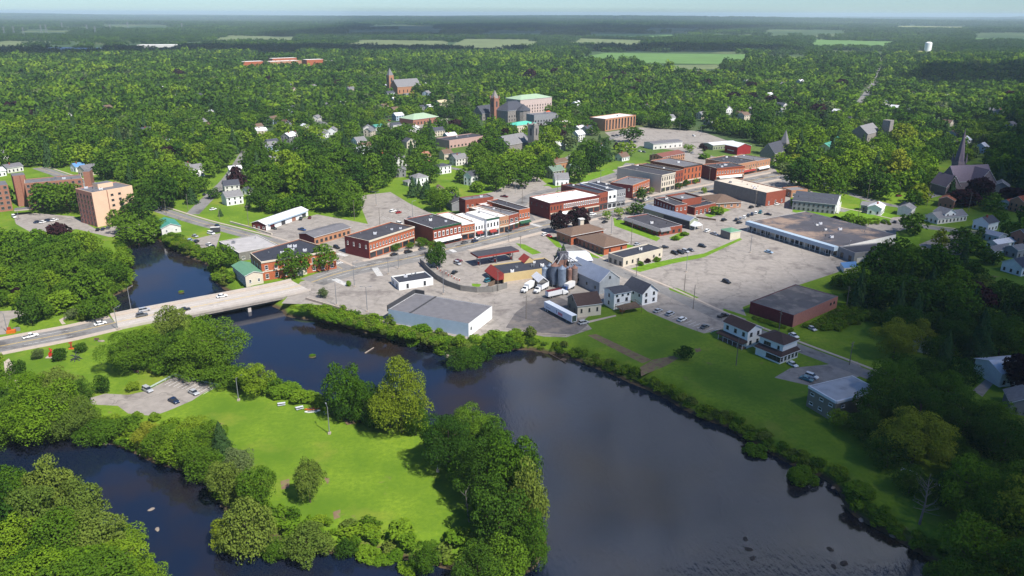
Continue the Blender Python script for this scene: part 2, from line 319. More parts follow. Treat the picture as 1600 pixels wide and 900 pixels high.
for pts in ([(985, 420), (1012, 412), (1065, 402), (1100, 396), (1156, 372), (1160, 374), (1100, 402), (1050, 412), (1000, 425)], [(1045, 448), (1060, 451), (1092, 465), (1084, 467), (1046, 453)],
            [(1130, 482), (1225, 513), (1217, 516), (1130, 486)], [(806, 380), (820, 382), (846, 395), (832, 398), (816, 389)], [(737, 443), (752, 444), (748, 450), (738, 447)],
            [(852, 368), (868, 371), (880, 388), (870, 386)], [(921, 394), (944, 399), (934, 404), (922, 401)], [(972, 380), (990, 384), (985, 391), (973, 388)],
            [(958, 340), (975, 345), (1032, 372), (1026, 377), (960, 353)], [(1100, 336), (1132, 325), (1142, 328), (1110, 340)], [(848, 290), (872, 292), (896, 284), (880, 279)], [(900, 281), (948, 262), (962, 269), (915, 284)],
            [(1239, 325), (1306, 337), (1325, 345), (1310, 347), (1238, 331)], [(1385, 365), (1440, 368), (1435, 382), (1395, 378)], [(1045, 372), (1065, 362), (1078, 364), (1060, 376)],
            [(745, 305), (770, 300), (800, 285), (790, 280), (740, 292)], [(1296, 340), (1345, 322), (1398, 336), (1390, 345), (1330, 350)]):
    sheet('lawn', pts, .024, lawn_m)
sheet('gravel_yard', [(790, 512), (806, 488), (835, 466), (870, 462), (886, 470), (890, 484), (906, 500), (918, 508), (900, 522), (850, 522)], .02, gravel)
dirt = mat('bare_dirt', C(150, 125, 98, .6), .95, .3, .5, stain=(.12, .17, .03), stscale=.5, stth=.52)
for pts in ([(1000, 574), (1020, 562), (1052, 556), (1060, 560), (1040, 572), (1010, 584), (1002, 588)], [(918, 524), (932, 522), (1004, 556), (1018, 562), (1004, 568), (960, 546)], [(1085, 545), (1093, 543), (1096, 548), (1088, 551)], [(535, 655), (552, 652), (556, 662), (542, 664)], [(438, 752), (452, 748), (452, 762), (440, 765)], [(520, 800), (532, 796), (532, 808), (522, 812)], [(505, 745), (516, 748), (512, 757)]): sheet('dirt_patch', pts, .02, dirt)
main = resample(wpoly([(-90, 562), (0, 541), (110, 520), (180, 504), (250, 490), (400, 461), (470, 446), (540, 424), (640, 403), (700, 389), (760, 375), (820, 360), (860, 350), (920, 336), (980, 323), (1040, 309), (1110, 295), (1180, 281), (1225, 272)]))
def sub(line, xa, xb): return [p for p in line if xa <= toPx(p.x, p.y, 0)[0] <= xb]
brl = sub(main, 172, 480); left = sub(main, -200, 180); mst = sub(main, 474, 1240)
strip('main_road', left, -6.5, 6.5, .02, asph, notree=True); strip('main_road', mst, -8, 8, .02, asph, notree=True)
for s in (-1, 1):
    strip('sidewalk', left, s * 6.5, s * 9.6, .13, conc, .13, notree=True); strip('sidewalk', [p for p in mst if toPx(p.x, p.y, 0)[0] > (562 if s > 0 else 700)], s * 8, s * 11.5, .13, conc, .13, notree=True)
for ln in (left, mst):
    for o in (-.25, .25): strip('road_marking', ln, o - .09, o + .09, .028, yellow_l)
    for o in (-3.6, 3.6): strip('road_marking', ln, o - .08, o + .08, .028, white_l, dash=5)
roads = {
 'west_street': ([(60, 262), (150, 293), (215, 316), (300, 344), (360, 360), (430, 379), (480, 395), (535, 420)], 4.6), 'hill_street': ([(300, 335), (330, 305), (352, 284), (368, 262), (385, 235)], 4.2),
 'mill_street': ([(838, 358), (822, 338), (812, 320), (840, 302), (900, 290), (960, 274), (985, 255)], 4.0),
 'river_street': ([(868, 372), (905, 394), (960, 421), (1040, 455), (1130, 497), (1230, 537), (1330, 575), (1420, 612), (1500, 650)], 3.6),
 'church_street': ([(1225, 280), (1290, 320), (1340, 333), (1400, 347), (1470, 358), (1540, 366), (1640, 380)], 4.0), 'park_street': ([(1240, 268), (1320, 300), (1400, 322), (1430, 312), (1480, 300)], 3.6),
 'elm_street': ([(868, 260), (900, 240), (940, 222), (985, 205)], 3.4), 'pine_street': ([(560, 262), (640, 258), (700, 262), (740, 270)], 3.2), 'long_road': ([(1340, 165), (1362, 135), (1372, 118), (1376, 98), (1374, 88)], 5.0)}
ROADL = {}
for k, (pts, hw) in roads.items():
    ln = resample(wpoly(pts)); ROADL[k] = ln
    strip(k, ln, -hw, hw, .018 if k != 'long_road' else .05, asph, notree=True)
    if k in ('west_street', 'river_street', 'church_street'): strip('sidewalk', ln, hw + 1, hw + 2.4, .1, conc, .1)
strip('road_marking', ROADL['west_street'], -.1, .1, .026, yellow_l)
def bars(cx, cy, dx, dy, n, w=.5, L=3., gap=1.1):
    mb = MB(); c = P(cx, cy); d = (P(cx + dx, cy + dy) - c); d.z = 0; d.normalize(); q = Vector((-d.y, d.x, 0))
    for k in range(n):
        o = c + d * (k - n / 2) * gap
        mb.face([tuple(o + q * a + d * b + Vector((0, 0, .03))) for a, b in ((-L / 2, 0), (L / 2, 0), (L / 2, w), (-L / 2, w))][::-1], white_l)
    o = mb.obj('crosswalk_marking'); o['kind'] = 'structure'
bars(533, 441, 20, 9, 11); bars(524, 412, 22, -5, 8); bars(590, 425, 8, 12, 12); bars(535, 398, 18, 5, 7); bars(708, 392, 10, 6, 5, .6, 2.4); bars(838, 352, 18, 5, 8)
# parking bay lines
mb = MB()
def bays(a, b, n, L, side=1):
    A, B = P(*a), P(*b); d = (B - A).normalized(); q = Vector((-d.y, d.x, 0)) * side
    for k in range(n + 1):
        o = A + (B - A) * (k / n)
        mb.face([(o + d * -.06).to_tuple()[:2] + (.029,), (o + d * .06).to_tuple()[:2] + (.029,), (o + d * .06 + q * L).to_tuple()[:2] + (.029,), (o + d * -.06 + q * L).to_tuple()[:2] + (.029,)], white_l)
bays((1010, 414), (1060, 402), 12, 5); bays((615, 328), (665, 342), 14, 5); bays((590, 340), (640, 353), 12, 5); bays((1030, 492), (1110, 520), 12, 5, 1); bays((275, 592), (335, 606), 9, 5, -1); bays((1000, 214), (1080, 226), 20, 5)
mb.obj('bay_marking')['kind'] = 'structure'
# bridge
bt = thing('road_bridge', 'long pale concrete road bridge crossing the dark river beside the brick bank', 'bridge', (brl[len(brl) // 2].x, brl[len(brl) // 2].y, 0))
bo = bt.location
def rel(line): return [p - Vector((bo.x, bo.y)) for p in line]
rb = rel(brl)
strip('deck', rb, -9.4, 9.4, .06, bridgem, 1.0, parent=bt, kind=None)
for s in (-1, 1):
    strip('walkway', rb, s * 7.0, s * 9.2, .22, conc, .15, parent=bt, kind=None); strip('railing', rb, s * 9.4, s * 9.15, 1.0, bridgem, 1.8, parent=bt, kind=None)
for o in (-7.8, -4, 0, 4, 7.8): strip('girder', rb, o - .35, o + .35, -.95, mat('girder_steel', (.03, .035, .035), .8, .1, 1.), 1.3, parent=bt, kind=None)
for f in (.3, .62):
    i = int(len(rb) * f); p = rb[i]; d = (rb[i + 1] - p).normalized(); m_ = MB(); m_.box((p.x, p.y, -6.5), 1.4, 17, 4.4, bridgem, math.atan2(d.y, d.x)); m_.obj('pier', bt)
for f in (0, -1):
    p = rb[f]; d = (rb[1] - rb[0]) if f == 0 else (rb[-1] - rb[-2]); d.normalize(); m_ = MB(); m_.box((p.x, p.y, -6), 1.6, 19, 5.9, conc, math.atan2(d.y, d.x)); m_.obj('abutment', bt)
for o in (-.25, .25): strip('lane_marking', rb, o - .09, o + .09, .075, yellow_l, parent=bt, kind=None)
for o in (-3.6, 3.6): strip('lane_marking', rb, o - .07, o + .07, .075, white_l, parent=bt, kind=None)
NOTREE.append(([(p.x, p.y) for p in strip_poly(brl, -11, 11)[0]] + [(p.x, p.y) for p in strip_poly(brl, -11, 11)[1][::-1]], 1))
# ------------------------------------------------------------------ buildings
MARKS = []                               # landmarks used when trees are described: (phrase, x, y)
BFOOT = []
WCACHE = {}
def win_mesh(wd, ht, style):
    k = (round(wd, 2), round(ht, 2), style)
    if k in WCACHE: return WCACHE[k]
    mb = MB(); fr = {'w': TRIMW, 'd': TRIMD, 'b': TRIMD, 'c': CREAM, 'g': STEEL, 'a': TRIMW}[style]; t = .09 if style != 'a' else .16
    hw = wd / 2
    for x0, x1, z0, z1 in ((-hw, hw, 0, t), (-hw, hw, ht - t, ht), (-hw, -hw + t, t, ht - t), (hw - t, hw, t, ht - t)):
        mb.prism([(x0, 0), (x1, 0), (x1, .09), (x0, .09)], z0, z1, fr, bottom=True)
    mb.face([(hw - t, .035, t), (-hw + t, .035, t), (-hw + t, .035, ht - t), (hw - t, .035, ht - t)], DKGLASS)
    if ht > 1.1 and style != 'b': mb.prism([(-hw + t, .03), (hw - t, .03), (hw - t, .07), (-hw + t, .07)], ht * .5, ht * .5 + .07, fr)
    mb.prism([(-hw - .12, 0), (hw + .12, 0), (hw + .12, .16), (-hw - .12, .16)], -.12, 0, fr, bottom=True)
    if style == 'a': mb.prism([(-hw - .15, 0), (hw + .15, 0), (hw + .15, .14), (-hw - .15, .14)], ht, ht + .35, fr, bottom=True)
    WCACHE[k] = mb.mesh('window'); return WCACHE[k]
def on_wall(root, a, b, nrm, u, z, me, name, off=.0):
    o = link(name, me, root)
    d = (b - a).normalized(); p = a + (b - a) * u + nrm * off
    if d.x * nrm.y - d.y * nrm.x < 0: d = -d
    o.location = (p.x - root.location.x, p.y - root.location.y, z); o.rotation_euler = (0, 0, math.atan2(d.y, d.x)); return o
def windows(root, a, b, nrm, rows, style='w', name='window'):
    L = (b - a).length
    for r in rows:
        z, ht, n, wd = r[:4]; u0, u1 = (r[4], r[5]) if len(r) > 5 else (0, 1); st = r[6] if len(r) > 6 else style
        me_ = win_mesh(wd, ht, st)
        for k in range(n): on_wall(root, a, b, nrm, u0 + (u1 - u0) * (k + .5) / n, z, me_, name)
def panel(root, a, b, nrm, u0, u1, z0, z1, m, name, t=.12, slope=0.):
    L = (b - a).length * (u1 - u0); mb = MB(); h = L / 2
    if slope:
        mb.face([(-h, 0, z1 - z0), (h, 0, z1 - z0), (h, slope, 0), (-h, slope, 0)][::-1], m); mb.face([(-h, slope, 0), (h, slope, 0), (h, slope, -.3), (-h, slope, -.3)][::-1], m)
        for s in (-h, h): mb.face([(s, 0, z1 - z0), (s, slope, 0), (s, 0, 0)], m)
    else: mb.prism([(-h, 0), (h, 0), (h, t), (-h, t)], 0, z1 - z0, m, bottom=True)
    return on_wall(root, a, b, nrm, (u0 + u1) / 2, z0, mb.mesh(name), name)
def inset(poly, d):
    n = len(poly); out = []
    a = sum(poly[i].x * poly[(i + 1) % n].y - poly[(i + 1) % n].x * poly[i].y for i in range(n)); s = 1 if a > 0 else -1
    for i in range(n):
        p, q, r = poly[i - 1], poly[i], poly[(i + 1) % n]
        e1 = (q - p).normalized(); e2 = (r - q).normalized(); n1 = Vector((-e1.y, e1.x)) * s; n2 = Vector((-e2.y, e2.x)) * s
        bis = (n1 + n2); k = 1 + n1.dot(n2); out.append(q + bis * (d / max(k, .2)))
    return out
def rect(A, B, Cc, h, D=None, skew=False):
    a, b = P(*A, h).xy, P(*B, h).xy; u = (b - a)
    if D: v = Vector((-u.y, u.x)).normalized() * D; v = v if v.y > 0 else -v
    else:
        v = P(*Cc, h).xy - a
        if not skew: un = u.normalized(); v = v - un * v.dot(un)
    return [a, b, b + u * 0 + v, a + v]          # a, b, far b, far a
def outward(poly, i):
    n = len(poly); a, b = poly[i], poly[(i + 1) % n]; c = sum(poly, Vector((0, 0))) / n; d = (b - a).normalized(); q = Vector((d.y, -d.x))
    if (a + b).dot(q) / 2 < c.dot(q): q = -q
    return q
def clutter(root, poly, z, n, seed):
    r = random.Random(seed); c = sum(poly, Vector((0, 0))) / len(poly); ms = (METALW, STEEL, TRIMW)
    for k in range(n):
        p = poly[r.randrange(len(poly))]; q = c + (p - c) * r.uniform(.1, .7) + Vector((r.uniform(-2, 2), r.uniform(-1, 1)))
        mb = MB(); s = r.choice((.5, .7, 1.2, 1.6))
        if s < 1: mb.tube((0, 0, 0), (0, 0, r.uniform(.6, 1.2)), .2, .2, r.choice((STEEL, TRIMD)), 8); nm = 'roof_vent'
        else: mb.box((0, 0, .12), s, s * .8, s * .7, r.choice(ms)); mb.box((0, 0, .0), s * .8, s * .6, .12, TRIMD); mb.tube((0, 0, .12 + s * .7), (0, 0, .2 + s * .7), s * .28, s * .28, TRIMD, 8); nm = 'rooftop_unit'
        mb.obj(nm, root, (q.x - root.location.x, q.y - root.location.y, z))
def block(name, label, cat, poly, h, wall, roof, cap=None, par=.5, rows={}, style='w', group=None, cl=0, mark=None, walls=None, cornice=None, z0=-.3):
    """flat-roofed building; rows = {side: window rows}; walls = {side: material}"""
    c = sum(poly, Vector((0, 0))) / len(poly); t = thing(name, label, cat, (c.x, c.y, 0), group)
    BFOOT.append(([tuple(p) for p in poly], h)); n = len(poly)
    if mark: MARKS.append((mark, c.x, c.y))
    mb = MB(); inn = inset(poly, .35)
    for i in range(n):
        m = (walls or {}).get(i, wall); p, q = poly[i] - c, poly[(i + 1) % n] - c; pi, qi = inn[i] - c, inn[(i + 1) % n] - c
        mb.face([(p.x, p.y, z0), (q.x, q.y, z0), (q.x, q.y, h), (p.x, p.y, h)], m); mb.face([(pi.x, pi.y, h), (qi.x, qi.y, h), (qi.x, qi.y, h - par - .2), (pi.x, pi.y, h - par - .2)], m)
        mb.face([(p.x, p.y, h), (q.x, q.y, h), (qi.x, qi.y, h), (pi.x, pi.y, h)], cap or wall)
    mb.obj('wall', t)
    mb = MB(); mb.face([(p.x - c.x, p.y - c.y, h - par) for p in inset(poly, .3)], roof); r_ = mb.obj('roof', t)
    for i, rw in rows.items(): windows(t, poly[i], poly[(i + 1) % n], outward(poly, i), rw, style)
    if cornice:
        for i, m in cornice.items(): panel(t, poly[i], poly[(i + 1) % n], outward(poly, i), 0, 1, h - .75, h + .08, m, 'cornice', .35)
    if cl: clutter(t, poly, h - par, cl, sum(map(ord, label)))
    return t
def roofed(name, label, cat, poly, h, rise, wall, roof, kind='gable', axis=0, over=.45, rows={}, style='w', group=None, mark=None, walls=None, gable_m=None, z0=-.3, chim=False, foot=True, t=None):
    """house with pitched roof over a rectangle poly = a, b, c, d; axis 0: ridge along a-b, 1: along b-c"""
    c = sum(poly, Vector((0, 0))) / 4; own = t is None
    if own: t = thing(name, label, cat, (c.x, c.y, 0), group)
    o0 = Vector((t.location.x, t.location.y))
    if mark: MARKS.append((mark, c.x, c.y))
    if foot: BFOOT.append(([tuple(p) for p in poly], h + rise * .5))
    q = [p - o0 for p in (poly if axis == 0 else poly[1:] + poly[:1])]; lab = [0, 1, 2, 3] if axis == 0 else [1, 2, 3, 0]
    mb = MB()
    for i in range(4):
        a, b = q[i], q[(i + 1) % 4]; m = (walls or {}).get(lab[i], wall)
        mb.face([(a.x, a.y, z0), (b.x, b.y, z0), (b.x, b.y, h), (a.x, a.y, h)], m)
        if kind == 'gable' and i in (1, 3): mm = (a + b) / 2; mb.face([(a.x, a.y, h), (b.x, b.y, h), (mm.x, mm.y, h + rise)], gable_m or m)
    mb.obj('wall', t)
    u = (q[1] - q[0]).normalized(); v = (q[3] - q[0]).normalized(); Lu = (q[1] - q[0]).length; Lv = (q[3] - q[0]).length
    def T(x, y, z): p = q[0] + u * x + v * y; return (p.x, p.y, z)
    sl_ = rise / (Lv / 2); e = over; th = .18; mb = MB()
    if kind == 'gable':
        for dz in (0.03, 0.03 + th):
            for s in (0, 1):
                y0 = -e if s == 0 else Lv + e
                f = [T(-e, y0, h - e * sl_ + dz), T(Lu + e, y0, h - e * sl_ + dz), T(Lu + e, Lv / 2, h + rise + dz), T(-e, Lv / 2, h + rise + dz)]; mb.face(f if s == 0 else f[::-1], roof)
        for x in (-e, Lu + e):
            for s in (0, 1):
                y0 = -e if s == 0 else Lv + e
                mb.face([T(x, y0, h - e * sl_ + .03), T(x, Lv / 2, h + rise + .03), T(x, Lv / 2, h + rise + .03 + th), T(x, y0, h - e * sl_ + .03 + th)], TRIMW)
        for y0 in (-e, Lv + e): mb.face([T(-e, y0, h - e * sl_ + .03), T(Lu + e, y0, h - e * sl_ + .03), T(Lu + e, y0, h - e * sl_ + .03 + th), T(-e, y0, h - e * sl_ + .03 + th)], TRIMW)
    else:
        m_ = min(Lu, Lv) / 2 + e; ra, rb_ = (m_ - e, Lu - m_ + e) if Lu >= Lv else (Lu / 2, Lu / 2)
        ya, yb = (Lv / 2, Lv / 2) if Lu >= Lv else (m_ - e, Lv - m_ + e)
        K = [T(-e, -e, h), T(Lu + e, -e, h), T(Lu + e, Lv + e, h), T(-e, Lv + e, h)]; r0, r1 = T(ra, ya, h + rise), T(rb_, yb, h + rise)
        K2 = [(p[0], p[1], h - .2) for p in K]
        if Lu >= Lv: fs = [[K[0], K[1], r1, r0], [K[1], K[2], r1], [K[2], K[3], r0, r1], [K[3], K[0], r0]]
        else: fs = [[K[0], K[1], r0], [K[1], K[2], r1, r0], [K[2], K[3], r1], [K[3], K[0], r0, r1]]
        for f in fs: mb.face(f, roof)
        for i in range(4): mb.face([K2[i], K2[(i + 1) % 4], K[(i + 1) % 4], K[i]], TRIMW)
        mb.face(K2[::-1], TRIMW)
    rf = mb.obj('roof', t)
    for i, rw in rows.items(): windows(t, poly[i], poly[(i + 1) % 4], outward(poly, i), rw, style)
    if chim:
        mb = MB(); x = Lu * .35; p = T(x, Lv * .42, h); mb.box((p[0], p[1], h), .8, .8, rise + 1.2, BRICK); mb.obj('chimney', rf)
    return t
def B(name, label, cat, A, Bb, Cc, h, wall, roof, D=None, **k): return block(name, label, cat, rect(A, Bb, Cc, h, D), h, wall, roof, **k)
def G(name, label, cat, A, Bb, Cc, h, rise, wall, roof, D=None, **k): return roofed(name, label, cat, rect(A, Bb, Cc, h, D), h, rise, wall, roof, **k)
# --- tower blocks by the pool
t = B('apartment_block', 'tan six storey apartment block with grey roof beside the river', 'building', (143, 301), (117.5, 294.5), (209, 290.5), 20.5, TAN, ROOFG, cap=TAN,
      walls={0: BRICKP, 1: BRICKP}, rows={0: [(1.2 + 3.1 * k, 1.5, 5, 1.3) for k in range(6)], 3: [(4.3 + 3.1 * k, 1.1, 2, 1.6, .25, .62) for k in range(5)]}, style='b', cl=9, mark='the tan apartment block')
po = rect((143, 301), (117.5, 294.5), (209, 290.5), 20.5)
mb = MB(); c = sum(po, Vector((0, 0))) / 4; ang = math.atan2((po[3] - po[0]).y, (po[3] - po[0]).x)
mb.box((c.x - t.location.x - 2, c.y - t.location.y + 3, 20), 9, 6, 2.6, TAN, ang, ROOFG); mb.obj('roof_penthouse', t)
panel(t, po[3], po[0], outward(po, 3), .63, .645, 0, 20.4, BRICKB, 'recess_strip', .25)  # raised strip of darker brick drawn in place of a sunk recess
wing = rect((128, 278.5), (38, 286.5), None, 17, 15)
t = block('apartment_complex', 'long brown brick apartment block with a windowless stair tower', 'building', wing, 17, BRICKB, ROOFG, cap=conc, rows={0: [(1.4 + 3.2 * k, 1.6, 9, 1.6) for k in range(5)]}, style='g', cl=5, mark='the brown brick apartments')
c0 = t.location
for nm, A_, B_, dd, hh, mt in (('stair_tower', (39, 273), (19, 275), 10, 20, BRICKB), ('end_tower', (139.5, 268), (129, 268.5), 9, 19.5, BRICKB), ('wall', (12, 288.5), (-40, 294), 15, 16.5, BRICKB), ('entrance_canopy', (48, 326), (22, 328.5), 6, 3.6, conc)):
    q = rect(A_, B_, None, hh, dd); mb = MB(); mb.prism([(p.x - c0.x, p.y - c0.y) for p in q], -.3 if nm != 'entrance_canopy' else 2.9, hh, mt, ROOFG); o = mb.obj(nm, t); BFOOT.append(([tuple(p) for p in q], hh))
    if nm == 'wall': windows(t, q[0], q[1], outward(q, 0), [(1.4 + 3.2 * k, 1.6, 5, 1.8) for k in range(5)], 'g')
    if nm == 'stair_tower':
        for u0 in (.02, .42, .96): panel(t, q[0], q[1], outward(q, 0), u0, u0 + .03, 3.5, 19.5, BRICKM_SHADE, 'recess_strip', .2)  # raised darker strips on the tower face, not cut into the wall
# --- west side
G('house', 'small white house with teal roof on the lawn by the pool', 'house', (252, 357), (243, 347), (278, 349), 3.5, 2, OFFW, TEAL, axis=0, rows={3: [(1, 1.2, 2, 1.)]}, mark='the small teal roofed house')
B('warehouse', 'low building with wide pale grey roof beside the west street', 'building', (373, 395), (342, 377), (428, 380), 4.6, CINDER, mat('roof_pale_membrane', C(205, 200, 198, .62), .85, .12, .3, stain=C(182, 174, 170, .62), stscale=.13), cap=OFFW, par=.3, cl=2, rows={3: [(1, 1.4, 5, 1.6)]}, mark='the pale flat roofed building')
bk = [P(407.5, 409, 9.5).xy, P(390.5, 395, 9.5).xy, P(467, 373, 9.5).xy, P(524, 390.5, 9.5).xy]
t = block('brick_bank', 'two storey orange brick building with dark roof at the bridge corner', 'building', bk, 9.5, BRICKO, ROOFB, cap=CREAM, walls={0: BRICKB, 1: BRICKB}, rows={0: [(1.2, 2, 4, 1.1), (5, 2, 4, 1.1)], 3: [(1.0, 2.2, 8, 1.5), (5.2, 2.2, 8, 1.5)]}, cl=11, mark='the orange brick corner building', cornice={3: CREAM})
panel(t, bk[3], bk[0], outward(bk, 3), 0, 1, 4.2, 4.7, CREAM, 'stone_band', .1); panel(t, bk[3], bk[0], outward(bk, 3), .42, .56, 0, 4.2, CREAM, 'entrance', .9)
G('house', 'cream building with green metal roof at the bridge end', 'building', (383, 431), (363, 415), (409, 425), 5.2, 1.3, CREAM, GREENR, axis=0, rows={0: [(1, 1.8, 5, .9)], 3: [(1.4, 1.5, 2, 1.1)]}, mark='the green roofed building by the bridge')
t = G('garage', 'long low garage with white metal roof and many bays', 'garage', (415, 351), (393, 348), (495, 330), 3.6, 1.6, WHITE, METALW, axis=1, walls={0: BRICKM_SHADE, 1: BRICKM_SHADE}, rows={0: [(1, 1.1, 3, 1.3)]}, mark='the white roofed garage')
po = rect((415, 351), (393, 348), (495, 330), 3.6)
panel(t, po[3], po[0], outward(po, 3), .05, .95, 2.8, 3.5, BLUEW, 'sign_band', .8)
for k in range(7): panel(t, po[3], po[0], outward(po, 3), .06 + k * .125, .15 + k * .125, 0, 2.7, (TRIMD, WHITE, BRICKB, WHITE, TRIMD, WHITE, BRICKM_SHADE)[k], 'bay_door', .08)
t = G('garage', 'long brick garage with dark ribbed roof behind the brick row', 'garage', (491, 371), (467, 365), (550, 356), 4.4, 1.2, BRICKL, ROOFG, axis=1, walls={0: BRICKM_SHADE}, rows={3: [(1, 1.6, 8, 1.7)]}, style='d', mark='the long brick garage')
# --- main street north row
def shop(name, label, A, Bb, Cc, h, wall, roof, D=24, wins=None, style='w', awn=None, band=CREAM, left=None, corn=None, cl=3, mark=None, lw=None, two=True):
    po = rect(A, Bb or A, Cc, h) if Bb else None
    if po is None:
        a, c_ = P(*A, h).xy, P(*Cc, h).xy; d = (c_ - a); v = Vector((-d.y, d.x)).normalized() * D; v = v if v.y > 0 else -v
        po = [a, a + v, c_ + v, c_]
    rw = {3: wins or []}
    if lw: rw[0] = lw
    t = block(name, label, 'building', po, h, wall, roof, cap=band if band is not TRIMD else wall, rows=rw, style=style, walls={0: left or wall}, cl=cl, mark=mark, cornice={3: corn} if corn else None, group='shops along the main street')  # left: darker brick for the end wall, its shade put into the colour
    nrm = outward(po, 3); L = (po[3] - po[0]).length; n = max(2, int(L / 4.5))
    panel(t, po[3], po[0], nrm, .01, .99, 3.4, 4.1, band, 'sign_band', .16)
    for k in range(n):
        u0 = (k + .08) / n; panel(t, po[3], po[0], nrm, u0, u0 + .84 / n, .5, 3.1, DKGLASS if k % 3 != 2 else TRIMD, 'shop_window' if k % 3 != 2 else 'shop_door', .06)
    if awn:
        for (u0, u1, m) in awn: panel(t, po[3], po[0], nrm, u0, u1, 2.7, 3.9, m, 'awning', .1, 1.7)
    return t, po
shop('brick_shop', 'long two storey brick block with maroon side wall at the bridge junction', (576, 376.5), (538, 368), (676, 359.5), 9.6, BRICKO, ROOFD, wins=[(5.2, 1.9, 15, 1.0)], left=BRICKM_SHADE, lw=[(5.2, 1.9, 4, .9)], band=CREAM, corn=CREAM, cl=8, mark='the maroon sided brick block')
shop('brick_shop', 'red brick shop with arched white windows and dark green cornice', (676.5, 357), None, (720.5, 347.5), 10.4, BRICK, ROOFD, 27, [(5.4, 2.3, 7, 1.3)], 'a', [(.05, .95, CANVAS)], CANVAS, corn=GREENT, cl=6, mark='the brick shop with the green cornice')
shop('brick_shop', 'orange brick shop between the arched windows and white fronts', (721, 350), None, (741.5, 346.5), 9.4, BRICKO, ROOFW, 28, [(5.2, 2, 5, .9)], 'c', None, CREAM, corn=WHITE, cl=3)
shop('white_shop', 'low white fronted shop with flat pale roof', (742, 347.8), None, (759.5, 344.3), 9, WHITE, ROOFW, 22, [(5, 1.7, 4, .9)], 'd', [(.4, .9, REDR)], cl=1)
shop('white_shop', 'taller white shop front with green window hoods', (760, 342.6), None, (780, 338.8), 10.2, WHITE, ROOFW, 20, [(5.6, 2.1, 4, 1.)], 'd', [(.3, .8, REDR)], corn=GREENT, cl=1)
shop('brick_shop', 'narrow pink brick shop with pale window surrounds', (780.5, 339.3), None, (795, 336.5), 9.5, BRICKL, ROOFW, 30, [(5.3, 1.9, 4, .9)], 'c', None, cl=2)
shop('brick_shop', 'red brick shop beside the green awning corner', (795.5, 336.4), None, (810.5, 332.5), 9.3, BRICK, ROOFG, 30, [(5, 2, 2, 2.6)], 'w', None, TRIMW, cl=2)
shop('brick_shop', 'orange brick corner shop with green and white awning', (811, 328), None, (828, 324.6), 10.6, BRICKO, ROOFD, 30, [(5.8, 2.2, 4, 1.1)], 'w', [(.02, .98, GREENT)], CANVAS, cl=3, mark='the shop with the green awning')
t = B('brick_building', 'tall red brick building behind the white shop fronts', 'building', (727, 312.5), (717, 308), (767.5, 305.6), 11, BRICK, ROOFG, D=None, rows={3: [(1.5, 1.8, 6, 1.1), (6, 1.8, 6, 1.1)]}, style='w', walls={0: BRICKM_SHADE}, cap=ROOFG, cl=2, mark='the red brick rear building')
G('annex', 'dark grey roofed annex behind the tall red building', 'building', (706, 318), (690, 303), (722, 312), 5, 1.5, GREYW, ROOFD, axis=0)
B('annex', 'small brick annex with pale roof among the shop roofs', 'building', (757, 322), (744, 317.5), (776, 318), 9, BRICK, ROOFW, rows={3: [(5, 1.8, 2, 1.)]})
# row B
shop('brick_shop', 'long red brick block with white roof and bare side wall', (859.5, 317.5), (827, 307), (935, 304.2), 10.4, BRICK, mat('roof_bright_white', (.74, .73, .72), .8, .08, .3), wins=[(6, 2., 4, .8, .76, 1, 'd'), (6, 2.2, 17, 1., .02, .74, 'a')], left=BRICKM_SHADE, lw=[(6, 1.6, 4, .8, 0, 1, 'd')], band=CREAM, awn=[(.3, .62, GREENT), (.66, .95, CANVAS)], corn=BRICKM_SHADE, cl=4, mark='the white roofed brick block')
shop('brick_shop', 'taller red brick shop with blank upper wall', (935.5, 302.3), None, (950, 299.3), 11.2, BRICK, ROOFB, 34, [(6, 2, 5, .7)], 'd', None, TRIMD, cl=2)
shop('white_shop', 'white modern shop front with two square windows', (950.4, 299), None, (964, 297), 11.4, WHITE, ROOFB, 30, [(6.8, 1.6, 2, 1.8)], 'd', None, TRIMD, cl=1)
shop('grey_shop', 'grey shop front with white trim at the row end', (964.4, 297), None, (977.8, 295), 11, GREYW, ROOFB, 30, [(2.4, 2, 4, .9), (6.6, 2.2, 4, 1.)], 'w', None, GREYW, cl=2, mark='the grey shop front')
# row C
shop('brick_shop', 'orange brick shop with grey roof and dark side wall', (989, 289.5), (953.5, 284.6), (1033.5, 282), 9.2, BRICKO, ROOFG, wins=[(5.2, 2.1, 9, 1.1)], left=BRICKM_SHADE, band=CREAM, cl=5, awn=[(.3, .6, TRIMD)], lw=[(5, 1.8, 3, 1)], mark='the orange brick shop with the grey roof')
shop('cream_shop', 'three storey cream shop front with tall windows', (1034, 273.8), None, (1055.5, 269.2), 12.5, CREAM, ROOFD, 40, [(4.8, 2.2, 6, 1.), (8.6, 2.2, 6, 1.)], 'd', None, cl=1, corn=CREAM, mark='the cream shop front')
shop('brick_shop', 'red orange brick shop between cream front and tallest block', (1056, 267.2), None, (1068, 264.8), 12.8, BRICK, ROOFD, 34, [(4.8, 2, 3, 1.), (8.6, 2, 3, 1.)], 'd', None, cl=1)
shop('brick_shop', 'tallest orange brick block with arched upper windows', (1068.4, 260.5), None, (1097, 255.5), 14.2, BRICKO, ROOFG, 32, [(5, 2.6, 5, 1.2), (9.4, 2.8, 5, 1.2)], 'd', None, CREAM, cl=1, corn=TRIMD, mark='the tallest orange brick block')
shop('brick_shop', 'long brick block with dark side wall past the side lane', (1120, 263), (1096.5, 256.5), (1152, 256), 10, BRICKO, ROOFD, wins=[(5.6, 2, 11, 1.)], left=BRICKM_SHADE, cl=8, corn=BRICK, awn=[(.1, .9, CANVAS)], mark='the long brick block')
